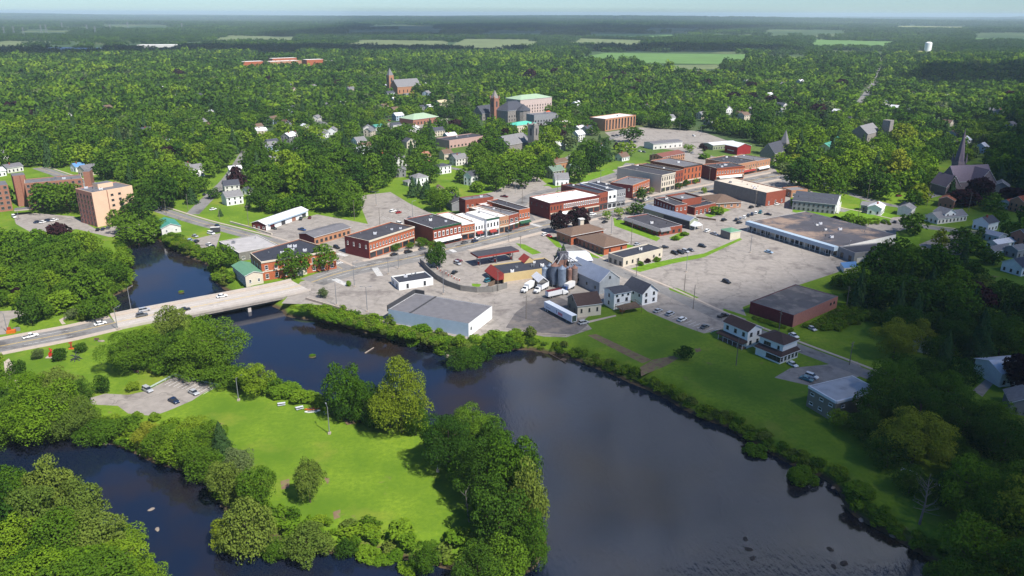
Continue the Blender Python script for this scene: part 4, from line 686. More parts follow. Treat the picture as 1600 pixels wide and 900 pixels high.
HS = [
 (305, 275, 11, 9, 6, 3, 10, WHITE, ROOFSH, 'big white house with grey roof up the hill street', 'the white house on the hill street'),
 (293, 268, 8, 8, 4.5, 2.5, 100, WHITE, ROOFSH, 'lower wing of the white hill street house', None),
 (364, 318, 9, 11, 5.5, 3, 90, WHITE, ROOFSH, 'white house with pale grey roof nearest the west street junction', 'the junction house'),
 (362, 300, 8, 10, 5.5, 3, 80, OFFW, ROOFBL, 'cream gabled house with charcoal roof behind the junction house', None),
 (371, 288, 8, 12, 5.5, 3, 95, GREYW, ROOFSH, 'tall grey house beside the dark purple tree', None),
 (368, 273, 8, 9, 5, 2, 80, WHITE, METALW, 'white house with pale metal roof up the hill', None),
 (392, 302, 9, 7, 3, 2, 20, WHITE, ROOFBL, 'low house with black roof behind the junction house', None),
 (232, 291, 9, 8, 4, 2.4, 30, BRICKB, ROOFBR, 'brown roofed house under the big pines', None),
 (140, 273, 12, 9, 5, 3, 20, CREAM, ROOFG, 'cream building behind the brick apartments', None),
 (123, 267, 8, 7, 4, 2.4, 20, WHITE, BLUET, 'white house with bright blue roof behind the brick apartments', 'the blue roofed house'),
 (8, 248, 11, 9, 5, 2.5, 0, WHITE, ROOFSH, 'white house at the edge of the western woods', None), (20, 268, 12, 9, 4, 2.2, 20, OFFW, ROOFG, 'pale bungalow behind the brown brick apartments', None), (-4, 275, 9, 9, 4, 2.2, 20, WHITE, METALW, 'white shed roofed house by the far lane', None),
 (563, 245, 13, 10, 6, 3, 30, WHITE, METALW, 'white house with bright white roof in the middle woods', 'the white roofed house'),
 (596, 245, 9, 7, 3.5, 2, 15, BRICKM_SHADE, REDR, 'small barn with bright red roof among trees', 'the red roofed barn'),
 (626, 258, 11, 9, 6, 3, 60, WHITE, ROOFSH, 'white gabled house beside the open lawn', 'the gabled white house'),
 (626, 275, 9, 8, 5.5, 1.6, 60, GREYW, ROOFG, 'grey house behind the tall spruces', None),
 (655, 289, 10, 9, 6.4, 2.4, 0, WHITE, ROOFSH, 'white hip roofed house above the car park', 'the hip roofed white house'),
 (640, 289, 7, 7, 3, 1.4, 0, OFFW, ROOFSH, 'low wing beside the hip roofed white house', None),
 (664, 254, 8, 8, 5.5, 3.4, 15, BRICKP, BRICKB, 'pink house with steep gable beside the lawn', None),
 (691, 270, 11, 9, 6, 1.6, 0, WHITE, ROOFBL, 'square white house with grey hip roof', 'the square white house'),
 (697, 248, 8, 9, 5, 3, 90, CREAM, ROOFBR, 'cream gabled house with brown roof', None), (712, 250, 9, 8, 4, 2, 0, GREYW, ROOFBL, 'grey house with dark roof beside the blue van', None),
 (736, 288, 8, 7, 7, 3, 15, WHITE, ROOFBL, 'narrow white victorian house with porch behind the shops', 'the narrow victorian house'),
 (686, 302, 8, 7, 3, 2.4, 60, YELW, ROOFBR, 'yellow gabled shed behind the shops', None),
 (876, 288, 9, 10, 5, 3.4, 60, WHITE, ROOFSH, 'small white gabled house beside the lane', 'the small white lane house'),
 (866, 277, 12, 10, 6, 3, 0, LGREEN, mat('roof_sage', C(128, 150, 132, .6), .8, .1, .6), 'house with pale sage green roof', 'the sage roofed house'), (872, 262, 14, 9, 5, 2.4, 0, BRICKL, ROOFBR, 'house with wide brown roof behind the sage roof', None), (896, 272, 7, 9, 5.5, 2.6, 90, CREAM, mat('roof_sage', None), 'cream gabled house with sage green roof', None),
 (1368, 333, 11, 8, 4.6, 1.8, 15, WHITE, METALW, 'long white house with pale roof by the church street', 'the long white house'), (1355, 329, 6, 7, 4, 1.6, 15, GREYW, ROOFSH, 'small grey extension on the long white house', None),
 (1415, 335, 8, 9, 4.6, 2, 100, OFFW, ROOFSH, 'small beige house with white carport', None),
 (1477, 345, 24, 9, 3.6, 2.6, -18, OFFW, ROOFSH, 'long low house with grey porch roof along the street', 'the long low porch house'),
 (1538, 358, 10, 9, 5, 2.8, -10, WHITE, ROOFBL, 'white house with charcoal gable past the porch house', 'the charcoal gabled house'), (1552, 375, 8, 9, 3.6, 1.4, -10, BLUEW, METAL, 'pale blue house with blue metal roof', None),
 (1562, 386, 14, 6, 3.2, 1.4, -15, WHITE, METALW, 'long white shed with flat pale roof', None), (1556, 396, 14, 7, 3, 1.6, -15, OFFW, ROOFSH, 'low grey roofed bungalow by the hedge', None), (1585, 400, 8, 7, 4.5, 1.6, -15, GREYW, ROOFSH, 'grey house squeezed behind the bungalow', None),
 (1590, 425, 11, 10, 4.5, 3, -15, WHITE, ROOFBL, 'white house with black gabled roof at the picture edge', None), (1597, 385, 9, 9, 7, 3, -15, BRICKB, ROOFBL, 'tall brown house above the white sheds', None), (1592, 330, 9, 9, 7, 3, -10, BRICKL, ORANGER, 'tall house with orange brown roof', None), (1575, 325, 8, 8, 4, 2, -10, OFFW, ORANGER, 'small house with orange roof among purple trees', None),
 (1480, 322, 12, 9, 5.2, 2, 10, BRICKB, mat('roof_terracotta', C(178, 112, 84, .62), .9, .12, .8), 'dark brown hall with terracotta roof before the church', 'the terracotta roofed hall'),
 (1572, 590, 12, 16, 5, 2, 60, WHITE, METALW, 'white gabled barn with pale metal roof beyond the dark trees', 'the white barn'), (1440, 545, 8, 6, 3, 1.4, 20, WHITE, METALW, 'small white camper sized shed under the trees', None), (1596, 640, 9, 9, 4, 2.4, 30, GREYW, ROOFSH, 'grey roofed house corner beside the far right woods', None), (1562, 300, 12, 10, 5, 3, 20, GREYW, ROOFSH, 'grey roofed house behind the purple stone church', None),
 (575, 207, 9, 9, 5, 3, 60, OFFW, ROOFG, 'pale gabled house with red chimney wing', None), (590, 203, 12, 9, 4, 2, 10, WHITE, TEAL, 'house with teal roof near the green roofed bank', None), (648, 207, 10, 9, 5, 2.6, 50, WHITE, OFFW, 'white gabled house behind the middle woods', None), (618, 200, 10, 8, 4, 2, 0, OFFW, ROOFBL, 'dark blue roofed house beside the square', None), (520, 210, 9, 8, 5, 2.6, 50, WHITE, ROOFSH, 'white house among the western trees', None), (505, 215, 9, 8, 5, 2.6, 30, WHITE, ROOFG, 'white house with long roof on the wood edge', None),
 (636, 152, 10, 8, 4, 2, 0, GREYW, ROOFG, 'small hall beside the red brick church', None),
 (690, 167, 16, 10, 6, 3, 10, CREAM, mat('roof_buff', C(232, 214, 176, .6), .85, .08, .6), 'cream hall with buff gabled roof', 'the cream hall'), (618, 178, 13, 9, 6, 2.6, 10, BRICKO, ROOFBR, 'brick shop with turret roof behind the square', None), (600, 172, 9, 8, 5, 3, 10, OFFW, ROOFBR, 'buff roofed house in the upper town', None), (605, 142, 6, 8, 8, 2, 10, WHITE, METALW, 'tall white house beside the red brick church', None), (665, 135, 12, 8, 4, 2, 0, WHITE, METALW, 'white roofed house right behind the red brick church', None),
 (845, 240, 0, 0, 0, 0, 0, None, None, '', None),
 (900, 170, 14, 10, 6, 4, 20, WHITE, METALW, 'large white house with metal roof on the upper street', 'the upper white house'), (880, 172, 10, 8, 6, 4, 60, OFFW, ROOFBL, 'house with black steep roof on the upper street', None), (945, 168, 8, 8, 5, 3, 0, WHITE, ROOFSH, 'white house above the brown office block', None), (855, 187, 12, 8, 7, 3, 30, CREAM, ORANGER, 'house with bright orange tiled roof near the courthouse', 'the orange tiled house'), (880, 197, 12, 9, 4, 2, 10, BRICKP, OFFW, 'pale pink house below the orange tiled roof', None), (905, 205, 12, 8, 4, 2, 10, OFFW, METALW, 'white roofed house behind the lower car park', None),
 (1035, 167, 10, 9, 5, 3, 0, WHITE, ROOFSH, 'white house with grey roof behind the big car park', None), (1010, 172, 9, 8, 5, 3, 40, GREYW, ROOFBL, 'grey house among dark trees behind the car park', None), (1135, 178, 11, 9, 6, 4, 70, WHITE, ROOFSH, 'white gabled house above the field', None), (1160, 143, 9, 8, 5, 2, 0, WHITE, METALW, 'white house with flat roof in the north woods', None), (1205, 150, 10, 9, 5, 3, 30, OFFW, BRICKB, 'brown roofed house in the north woods', None), (1310, 134, 14, 9, 5, 3, 0, BRICKP, ROOFBR, 'pink house with brown roof near the long road', None), (1345, 112, 14, 9, 6, 3, 0, GREYW, ROOFG, 'grey building beside the long road', None), (1270, 124, 12, 9, 4, 2, 0, OFFW, METALW, 'pale roofed building in the far trees', None), (1218, 178, 12, 8, 5, 3, 20, WHITE, ROOFSH, 'white house row end near the stone tower', None), (1383, 166, 9, 9, 5, 3, 30, WHITE, ROOFSH, 'white house by the park woods', None), (1415, 152, 9, 8, 5, 3, 30, WHITE, METALW, 'white metal roofed house in the eastern woods', None), (1470, 172, 9, 9, 5, 3, 30, OFFW, ROOFBR, 'brown roofed cottage in the eastern woods', None), (1513, 168, 12, 9, 5, 3, 20, WHITE, ROOFSH, 'pale house in the eastern clearing', None), (1400, 118, 16, 10, 5, 2, 0, OFFW, ROOFG, 'long grey roof right of the long road', None), (1560, 180, 10, 9, 5, 3, 10, GREYW, ROOFBR, 'brown roof at the eastern wood edge', None),
 (314, 197, 11, 9, 5, 3, 30, BLUEW, ROOFSH, 'grey blue roofed house in the western woods', None), (185, 208, 10, 8, 4, 2, 10, WHITE, ROOFG, 'white house deep in the western woods', None), (118, 192, 10, 8, 4, 2.4, 10, BRICKP, ROOFBR, 'pink brown house in the western woods', None), (370, 212, 10, 9, 4, 2, 20, OFFW, METALW, 'pale house near the wood clearing', None), (293, 133, 12, 10, 5, 3, 40, WHITE, METALW, 'white house with bright roof in the clearing', None), (250, 146, 9, 8, 4, 2.4, 10, BRICKP, ROOFBR, 'pink roofed house in the far west trees', None), (168, 118, 12, 9, 4, 2, 0, OFFW, ROOFBR, 'long brown roof in the far west trees', None), (103, 158, 7, 7, 5, 3, 0, WHITE, METALW, 'tiny white house in the far west trees', None), (470, 155, 18, 9, 4, 1.6, 15, WHITE, METALW, 'long white building on the upper street', None), (490, 140, 9, 8, 6, 2, 30, WHITE, ROOFSH, 'tall white house above the long white building', None), (465, 172, 12, 9, 5, 2, 0, GREYW, ROOFSH, 'grey hip roofed house in the middle trees', None), (495, 190, 10, 8, 5, 2.4, 40, OFFW, ROOFSH, 'pale house with grey roof near the middle trees', None), (425, 230, 11, 9, 5, 2.6, 10, GREYW, ROOFBL, 'dark grey roofed house among the middle trees', None), (1047, 190, 9, 8, 5, 3, 0, WHITE, ROOFSH, 'white house hiding behind the car park trees', None)]
for (px, py, wd, dp, h, rise, ang, wall, roof, lab, mk) in HS:
    if wd: Hs(px, py, wd, dp, h, rise, ang, wall, roof, lab, mark=mk, kind='hip' if 'hip' in lab else 'gable', axis=0 if wd >= dp else 1, chim=(px * 7 + py) % 3 == 0)
t = [o for o in col.objects if o.get('label', '').startswith('long low house with grey porch')][0]
pc = P(1474, 345) - t.location; roofed('x', '', '', [p for p in hpoly(1474, 345, 9, 8, -18)], 5.6, 2.4, WHITE, ROOFSH, axis=1, rows={0: [(4, 1.2, 2, 1.2)]}, style='d', foot=False, t=t)
# --- civic buildings
Hs(655, 192, 38, 24, 6.5, 4.5, 8, BRICKB, PALEG, 'wide building with pale green hip roof on the square', 'civic_hall', kind='hip', mark='the pale green hip roof', rows={0: [(.8, 2.6, 8, 1.6)], 1: [(.8, 2.6, 4, 1.6)]}, cat='building'); bpy.data.objects[-1] if False else None
Hs(720, 226, 44, 20, 7.5, 0, 4, mat('pinkish_panel', C(218, 180, 168, .64), .9, .08, .5), ROOFD, 'long flat roofed pink school building with brick end', 'school_building', flat=True, cl=4, mark='the flat pink school', cat='building', rows={0: [(1, 1.6, 10, 1.8)], 1: [(1, 1.6, 4, 1.6)]})
Hs(957, 200, 52, 22, 13, 0, 4, BRICKL, ROOFW, 'long brown office block with tall dark window bays', 'office_block', flat=True, cl=6, mark='the brown office block', cat='building', rows={0: [(1.5, 10, 10, 2.4)], 1: [(1.5, 10, 4, 2.4)]})
Hs(1036, 230, 34, 14, 5, 1.2, -12, OFFW, ROOFG, 'long low store with grey roof by the big car park', 'store', mark='the long low store', rows={1: [(.6, 1.8, 2, 1.4)], 0: [(1, 1.4, 6, 1.4)]})
Hs(1042, 251, 30, 14, 5.5, 2, 2, BRICKL, mat('roof_red_brown', C(150, 96, 84, .6), .9, .12, 1.), 'brick building with red brown roof behind the main street', 'brick_hall', mark='the red brown roofed hall', cat='building')
Hs(995, 274, 22, 14, 7, 0, -4, BRICKB, ROOFW, 'brick house block with white flat roof behind the shops', 'brick_house', flat=True, cl=4, cat='house')
t = Hs(1152, 239, 16, 16, 7, 2.6, -12, mat('barn_red', C(170, 44, 50, .66), .8, .1, .6), METALW, 'bright red gabled store with white roof behind the brick block', 'red_store', mark='the red gabled store', cat='store', axis=1, rows={1: [(4.4, 1.4, 2, 1.5)]})
po = hpoly(1152, 239, 16, 16, -12); mb = MB()
for k, wd in enumerate((.5, .7, .55, .65, .6, .7, .5, .6, .65)): mb.prism([(k * .95 - 4, .0), (k * .95 - 4 + wd, 0), (k * .95 - 4 + wd, .1), (k * .95 - 4, .1)], 0, .75, TRIMW, bottom=True)
on_wall(t, po[3], po[0], outward(po, 3), .5, 2.6, mb.mesh('sign'), 'sign')
Hs(1125, 231, 30, 14, 4.4, 1.2, -12, LGREEN, METALW, 'long pale hall with white roof joined to the red store', 'hall', cat='building')
# --- churches
def spire(t, x, y, wd, h, sh, wall, roof, ang, name='tower', pin=True, seg=4, base=0):
    mb = MB(); mb.box((x, y, base - .3), wd, wd, h + .3 - base, wall, ang); tw = mb.obj(name, t); mb = MB(); n = seg; r0 = wd * .5 * (1.35 if n == 4 else 1.05)
    ring = [(x + r0 * math.cos(ang + math.pi / 4 + k * 2 * math.pi / n), y + r0 * math.sin(ang + math.pi / 4 + k * 2 * math.pi / n), h) for k in range(n)]
    for k in range(n): mb.face([ring[k], ring[(k + 1) % n], (x, y, h + sh)], roof)
    mb.obj('spire', t)
    for k in range(4):
        a = ang + k * math.pi / 2; mb = MB(); cx, cy = x + math.cos(a) * wd * .5, y + math.sin(a) * wd * .5
        mb.box((cx, cy, h * .62), .12, wd * .3, h * .24, TRIMD, a); mb.obj('belfry_opening', tw)
        if pin: b = a + math.pi / 4; qx, qy = x + math.cos(b) * wd * .68, y + math.sin(b) * wd * .68; mb = MB(); mb.box((qx, qy, h - 1), wd * .18, wd * .18, 2.2, wall, ang); mb.lathe([(wd * .13, h + 1.2), (0, h + 1.2 + sh * .22)], wall, 6, (qx, qy, 0)); mb.obj('pinnacle', tw)
    return tw
po = hpoly(1506, 300, 30, 15, -28)
t = roofed('stone_church', 'large purple grey stone church with tall slender steeple', 'church', po, 9.5, 9.5, STONEP, SLATE, axis=0, rows={0: [(2, 3.6, 5, 1.3)], 1: [(2.5, 5, 1, 3)]}, style='g', mark='the stone church', over=.4)
tl = t.location; ca = GA + R(-28); u = Vector((math.cos(ca), math.sin(ca))); v = Vector((-u.y, u.x))
tr = [p for p in hpoly(1506, 300, 15, 28, -28)]; roofed('x', '', '', [p + u * 4 for p in tr], 9.5, 8.6, STONEP, SLATE, axis=1, rows={0: [(2, 5, 1, 3.2)]}, style='g', t=t, over=.4)
sd = [p - u * 17 - v * 1 for p in hpoly(1506, 300, 11, 15, -28)]; roofed('x', '', '', sd, 6.5, 7, STONEP, SLATE, axis=1, rows={0: [(2, 3, 2, 1.2)]}, style='g', t=t, over=.4)
q = v * 11 + u * 1; spire(t, q.x, q.y, 6.2, 20, 23, STONEP, SLATE, ca, seg=8)
t = roofed('stone_church', 'small grey stone church with pyramid spire near the red store', 'church', hpoly(1208, 248, 26, 13, 8), 7, 7.5, STONE, ROOFBL, axis=0, rows={0: [(1.5, 2.4, 4, 1.2)], 1: [(2, 3, 1, 2)]}, style='g', mark='the small grey church')
ca = GA + R(8); q = Vector((math.cos(ca), math.sin(ca))) * 13 - Vector((-math.sin(ca), math.cos(ca))) * 3; spire(t, q.x, q.y, 6, 13, 11, STONE, ROOFSH, ca, pin=False)
t = roofed('brick_church', 'red brick church with grey roof and square tower in the upper town', 'church', hpoly(634, 145, 44, 21, 2), 11, 10, BRICKL, ROOFSH, axis=0, rows={0: [(2, 4, 6, 1.6)], 1: [(2, 4, 2, 1.6)]}, style='d', mark='the red brick church')
ca = GA; q = Vector((-23, -4)); spire(t, q.x, q.y, 8.5, 27, 11, BRICKL, ROOFSH, ca, pin=False)
t = roofed('stone_church', 'grey church with white gable behind a square stone tower', 'church', hpoly(800, 236, 30, 16, 10), 8, 7, STONE, ROOFSH, axis=0, rows={0: [(1.5, 2.6, 5, 1.2)], 1: [(1.5, 2.6, 2, 1.2)]}, style='w', mark='the square tower church')
q = Vector((19, -6)); spire(t, q.x, q.y, 7, 25, 1.2, STONE, STONE, GA + .2)
tt = roofed('x', '', '', [p + Vector((6, 22)) for p in hpoly(805, 238, 18, 12, 30)], 7, 5, WHITE, ROOFBL, axis=0, rows={1: [(2, 3, 2, 1.4)]}, style='d', t=t)
t = roofed('courthouse', 'large stone courthouse with dark slate roofs and a red tower', 'building', hpoly(800, 188, 36, 22, 6), 13, 9, STONE, ROOFBL, kind='hip', rows={0: [(1.4, 2, 8, 1.2), (5.6, 2, 8, 1.2)], 1: [(1.4, 2, 4, 1.2), (5.6, 2, 4, 1.2)]}, style='d', mark='the courthouse')
spire(t, -20, -5, 7.5, 26, 9, BRICKB, STONE, GA, pin=True); mb = MB(); mb.lathe([(8, 0), (8, 13), (8.6, 13), (0, 20)], STONE, 12, (13, -8, -.3), mats=[STONE, ROOFBL, ROOFBL]); mb.obj('apse', t)
roofed('x', '', '', hpoly(757, 186, 24, 15, 10), 8, 8, STONE, ROOFBL, axis=0, rows={0: [(1.5, 2.4, 4, 1.2)]}, style='d', t=t)
PALEP = mat('pale_pink_stone', C(226, 202, 194, .66), .9, .08, .5)
t = Hs(826, 175, 54, 28, 18, 4, 2, PALEP, PALEG, 'pale pink county hall with green roof behind the courthouse', 'county_hall', kind='hip', cat='building', rows={0: [(1.5 + 3.6 * k, 2, 12, 1.3) for k in range(3)], 1: [(1.5 + 3.6 * k, 2, 5, 1.3) for k in range(3)]}, mark='the county hall')
Hs(848, 194, 34, 16, 12, 0, -8, GREYW, ROOFG, 'dark grey flat block in front of the county hall', 'office_block', flat=True, cat='building', rows={0: [(1.2 + 3 * k, 1.8, 9, 1.6) for k in range(2)]}, cl=5)
Hs(815, 205, 28, 15, 8, 2.4, 4, CREAM, TURQ, 'pale building with bright turquoise roof below the courthouse', 'library', kind='hip', cat='building', mark='the turquoise roof')
t = Hs(1292, 236, 18, 11, 5, 3, 8, WHITE, TEAL, 'white church hall with teal roof and small square belfry', 'church_hall', cat='church', mark='the teal roofed church')
mb = MB(); mb.box((9, 3, 0), 4, 4, 11, WHITE, GA); mb.box((9, 3, 11), 4.6, 4.6, 1.8, TEAL, GA, taper=.1); mb.obj('belfry', t)
t = roofed('stone_church', 'beige stone church with plain square tower behind the park trees', 'church', hpoly(1350, 218, 32, 17, 6), 8, 7, STONE, ROOFSH, axis=0, rows={0: [(1.5, 2.6, 4, 1.2)]}, style='g', mark='the beige tower church')
mb = MB(); mb.box((20, -3, -.3), 7.5, 7.5, 20, STONE, GA); mb.obj('tower', t)
# school and far buildings
t = Hs(442, 104, 80, 34, 13, 0, 6, BRICKL, ROOFW, 'large pale brick school complex in the distance', 'school_complex', flat=True, cat='school', st='w', cl=14, mark='the distant school', rows={0: [(1.2, 1.8, 20, 2.), (5, 1.8, 20, 2.)]})
for dx, dy, a, b, h in ((-70, -6, 50, 24, 12), (70, 6, 44, 24, 16), (-10, 40, 60, 22, 17), (110, 30, 50, 30, 12)):
    mb = MB(); mb.box((dx, dy, 0), a, b, h, BRICKO if dx % 3 else BRICKB, GA, ROOFW); mb.obj('wall', t)
BFOOT.append(([(t.location.x - 85, t.location.y - 40), (t.location.x + 90, t.location.y - 40), (t.location.x + 90, t.location.y + 45), (t.location.x - 85, t.location.y + 45)], 9))
Hs(506, 92, 30, 18, 6, 2, 10, WHITE, METALW, 'white roofed hall beside the distant school', 'hall', cat='building', rows={})
p = P(1448, 86); t = thing('water_tower', 'tall white cylindrical water tower above the far trees', 'water tower', p); MARKS.append(('the water tower', p.x, p.y)); mb = MB()
WT = mat('tank_white', (.78, .78, .78), .6, .04, .2); mb.lathe([(10, 0), (10, 34), (9.2, 36.5), (5, 38.5), (0, 39)], WT, 28); mb.obj('tank', t); mb = MB(); mb.lathe([(10.15, 33.4), (10.3, 33.4), (10.3, 34), (10.15, 34)], STEEL, 28); mb.obj('rim', t)
for k, (px, py, wd) in enumerate(((130, 80, 120), (95, 79.5, 60), (250, 75, 140))):
    p = P(px, py); t = thing('factory_hall', ('long pale factory hall in the far western forest', 'small white factory shed in the far western forest', 'grey factory roof near the dark far forest')[k], 'building', p); mb = MB(); mb.box((0, 0, 0), wd, 40, 9 + k, OFFW, .1, ROOFW); mb.obj('wall', t); mb = MB(); mb.box((0, 0, 9.0 + k), wd * .96, 36, .8, ROOFW, .1, taper=.9); mb.obj('roof', t); BFOOT.append(([(p.x - wd / 2, p.y - 80), (p.x + wd / 2, p.y - 80), (p.x + wd / 2, p.y + 30), (p.x - wd / 2, p.y + 30)], 9))
for k, (px, py) in enumerate(((8, 58), (23, 57), (38, 59), (65, 52), (73, 52), (98, 47), (137, 52), (150, 56), (173, 50), (200, 45), (285, 48))):
    p = P(px, py); t = thing('transmission_tower', 'tall steel pylon in the hazy far forest', 'pylon', p, 'pylons in the far forest'); s = p.length / 2600; mb = MB()
    for a in (-1, 1): mb.tube((a * 5, 0, 0), (a * .8, 0, 48), .7 * s, .5 * s, STEEL, 4)
    for z in (12, 24, 34, 42): mb.tube((-5 + 4.2 * z / 48, 0, z), (5 - 4.2 * z / 48, 0, z), .4 * s, .4 * s, STEEL, 4)
    mb.obj('mast', t)
    for z in (36, 42, 47): mb = MB(); mb.tube((-8, 0, z), (8, 0, z), .45 * s, .45 * s, STEEL, 4); mb.obj('crossarm', t)
# more of the small houses that show between the trees of the upper town
AW = (('white', WHITE), ('cream', CREAM), ('pale grey', GREYW), ('pale blue', BLUEW), ('beige', OFFW)); AR = (('grey', ROOFSH), ('charcoal', ROOFBL), ('brown', ROOFBR), ('pale metal', METALW), ('white', METALW), ('light grey', ROOFG)); ar = random.Random(21); AH = []
for (x0, x1, y0, y1, n) in ((400, 720, 130, 262, 36), (850, 980, 205, 262, 6), (1000, 1440, 112, 195, 28), (1440, 1590, 140, 240, 10), (60, 380, 130, 240, 14)):
    k = 0; tries = 0
    while k < n and tries < 900:
        tries += 1; px, py = ar.uniform(x0, x1), ar.uniform(y0, y1); c = P(px, py); ok = True; cx, cy = np.array([c.x]), np.array([c.y])
        for poly, h in BFOOT:
            if abs(poly[0][0] - c.x) < 70 and abs(poly[0][1] - c.y) < 70 and (inpoly(cx, cy, poly)[0] or dpoly(cx, cy, poly)[0] < 15): ok = False; break
        if not ok: continue
        for poly, bf in NOTREE:
            if inpoly(cx, cy, poly)[0] or dpoly(cx, cy, poly)[0] < 8: ok = False; break
        if not ok: continue
        k += 1; (wn, wm), (rn, rm) = ar.choice(AW), ar.choice(AR); wd, dp = ar.uniform(9, 13), ar.uniform(7.5, 9.5); h = ar.choice((3.4, 5.6, 5.8))
        t = Hs(px, py, wd, dp, h, ar.uniform(2.2, 3.4), ar.choice((0, 4, 90, 86, 30)), wm, rm, 'x', chim=ar.random() < .4); AH.append((t, px, py, ('two storey ' if h > 4 else 'low ') + wn + ' house with ' + rn + ' roof'))
hm_ = [(m, *toPx(x, y, 0)) for m, x, y in MARKS]; hd = {}
for t, px, py, d in AH:
    m = min(hm_, key=lambda q: math.hypot(q[1] - px, (q[2] - py) * 1.6)); hd.setdefault(d + ' ' + ('behind' if py < m[2] else 'in front of') + ' ' + m[0], []).append((px, t))
for d, L in hd.items():
    L.sort(key=lambda q: q[0])
    if len(d.split()) > 15: d = d.replace('two storey ', '').replace('low ', '')
    for i, (px, t) in enumerate(L): t['label'] = d if len(L) == 1 else ('leftmost ' if i == 0 else 'rightmost ' if i == len(L) - 1 else 'middle ') + d
# fields
fgreen = mat('field_green', (.10, .19, .04), .95, .12, .01); fyel = mat('field_yellow', (.24, .25, .07), .95, .15, .01); folive = mat('field_olive', (.13, .16, .06), .95, .15, .01)
FIELDS = [([(862, 97), (945, 83), (1172, 85), (1162, 101)], fgreen), ([(980, 111), (1010, 103), (1130, 101), (1125, 108)], folive), ([(1040, 118), (1060, 111), (1165, 112), (1170, 118)], fyel), ([(1180, 95), (1190, 88), (1260, 90), (1255, 97)], folive),
          ([(540, 70), (560, 64), (700, 65), (700, 71)], folive), ([(700, 76), (720, 61), (830, 62), (850, 70), (780, 80)], folive), ([(880, 68), (900, 62), (1010, 64), (1000, 70)], folive), ([(1410, 85), (1420, 79), (1530, 84), (1520, 90)], fyel), ([(1495, 108), (1500, 102), (1565, 107), (1560, 113)], fyel), ([(1510, 61), (1520, 54), (1660, 54), (1650, 60)], fgreen), ([(1590, 78), (1600, 66), (1680, 68), (1680, 78)], fyel),
          ([(0, 72), (0, 66), (30, 64), (40, 71)], folive), ([(740, 54), (760, 50), (850, 51), (860, 55)], fgreen), ([(385, 92), (400, 84), (470, 82), (480, 86)], fgreen), ([(150, 42), (160, 39), (270, 40), (260, 44)], fyel), ([(530, 52), (545, 48), (700, 47), (690, 52)], folive), ([(1000, 48), (1010, 45), (1100, 46), (1090, 49)], folive), ([(560, 43), (580, 40), (690, 41), (680, 44)], fyel), ([(1180, 52), (1200, 48), (1330, 49), (1320, 53)], folive), ([(1380, 44), (1400, 41), (1520, 42), (1500, 45)], fyel), ([(20, 52), (40, 48), (120, 49), (110, 53)], folive), ([(330, 62), (350, 57), (470, 58), (460, 63)], folive), ([(900, 56), (930, 53), (1060, 54), (1050, 58)], fgreen), ([(1255, 70), (1270, 64), (1400, 66), (1395, 72)], fgreen)]
for pts, m in FIELDS:
    if max(q[1] for q in pts) < 75: ym = sum(q[1] for q in pts) / len(pts); pts = [(a_, ym + (b_ - ym) * 1.7 + 1) for a_, b_ in pts]
    fo = sheet('field', pts, .5 if pts[0][1] > 75 else 1.5, m); fp = NOTREE[-1][0]; q = [(x * .955, y * .955) for x, y in fp]; NOTREE.append((q, 1)); NOTREE.append(([(x * .978, y * .978) for x, y in fp], 1))
for o in list(col.objects): 
    if o.name.startswith('x.') or o.name == 'x': bpy.data.objects.remove(o)
# ------------------------------------------------------------------ trees
def leaf_mat(name, a, b, tr=.22):
    m = bpy.data.materials.new(name); m.use_nodes = True; n = m.node_tree.nodes; l = m.node_tree.links; n.remove(n['Principled BSDF'])
    oi = n.new('ShaderNodeObjectInfo'); g = n.new('ShaderNodeNewGeometry'); nz = n.new('ShaderNodeTexNoise'); nz.inputs['Scale'].default_value = .45; nz.inputs['Detail'].default_value = 3
    l.new(g.outputs['Position'], nz.inputs['Vector'])
    ad = n.new('ShaderNodeMath'); ad.operation = 'MULTIPLY_ADD'; ad.inputs[1].default_value = 1.0; ad.inputs[2].default_value = -.5; l.new(nz.outputs['Fac'], ad.inputs[0])
    nb = n.new('ShaderNodeTexNoise'); nb.inputs['Scale'].default_value = .011; nb.inputs['Detail'].default_value = 3; l.new(g.outputs['Position'], nb.inputs['Vector']); ab = n.new('ShaderNodeMath'); ab.operation = 'MULTIPLY_ADD'; ab.inputs[1].default_value = 1.6; ab.inputs[2].default_value = -.8; l.new(nb.outputs['Fac'], ab.inputs[0])
    rb2 = n.new('ShaderNodeMath'); rb2.operation = 'ADD'; l.new(oi.outputs['Random'], rb2.inputs[0]); l.new(ab.outputs[0], rb2.inputs[1])
    a2 = n.new('ShaderNodeMath'); a2.operation = 'ADD'; a2.use_clamp = True; l.new(rb2.outputs[0], a2.inputs[0]); l.new(ad.outputs[0], a2.inputs[1])
    mx = n.new('ShaderNodeMix'); mx.data_type = 'RGBA'; l.new(a2.outputs[0], mx.inputs[0]); mx.inputs[6].default_value = (*a, 1); mx.inputs[7].default_value = (*b, 1)
    d = n.new('ShaderNodeBsdfDiffuse'); t = n.new('ShaderNodeBsdfTranslucent'); s = n.new('ShaderNodeMixShader'); s.inputs[0].default_value = tr
    l.new(mx.outputs[2], d.inputs[0]); l.new(mx.outputs[2], t.inputs[0]); l.new(d.outputs[0], s.inputs[1]); l.new(t.outputs[0], s.inputs[2]); l.new(s.outputs[0], n['Material Output'].inputs[0])
    return m
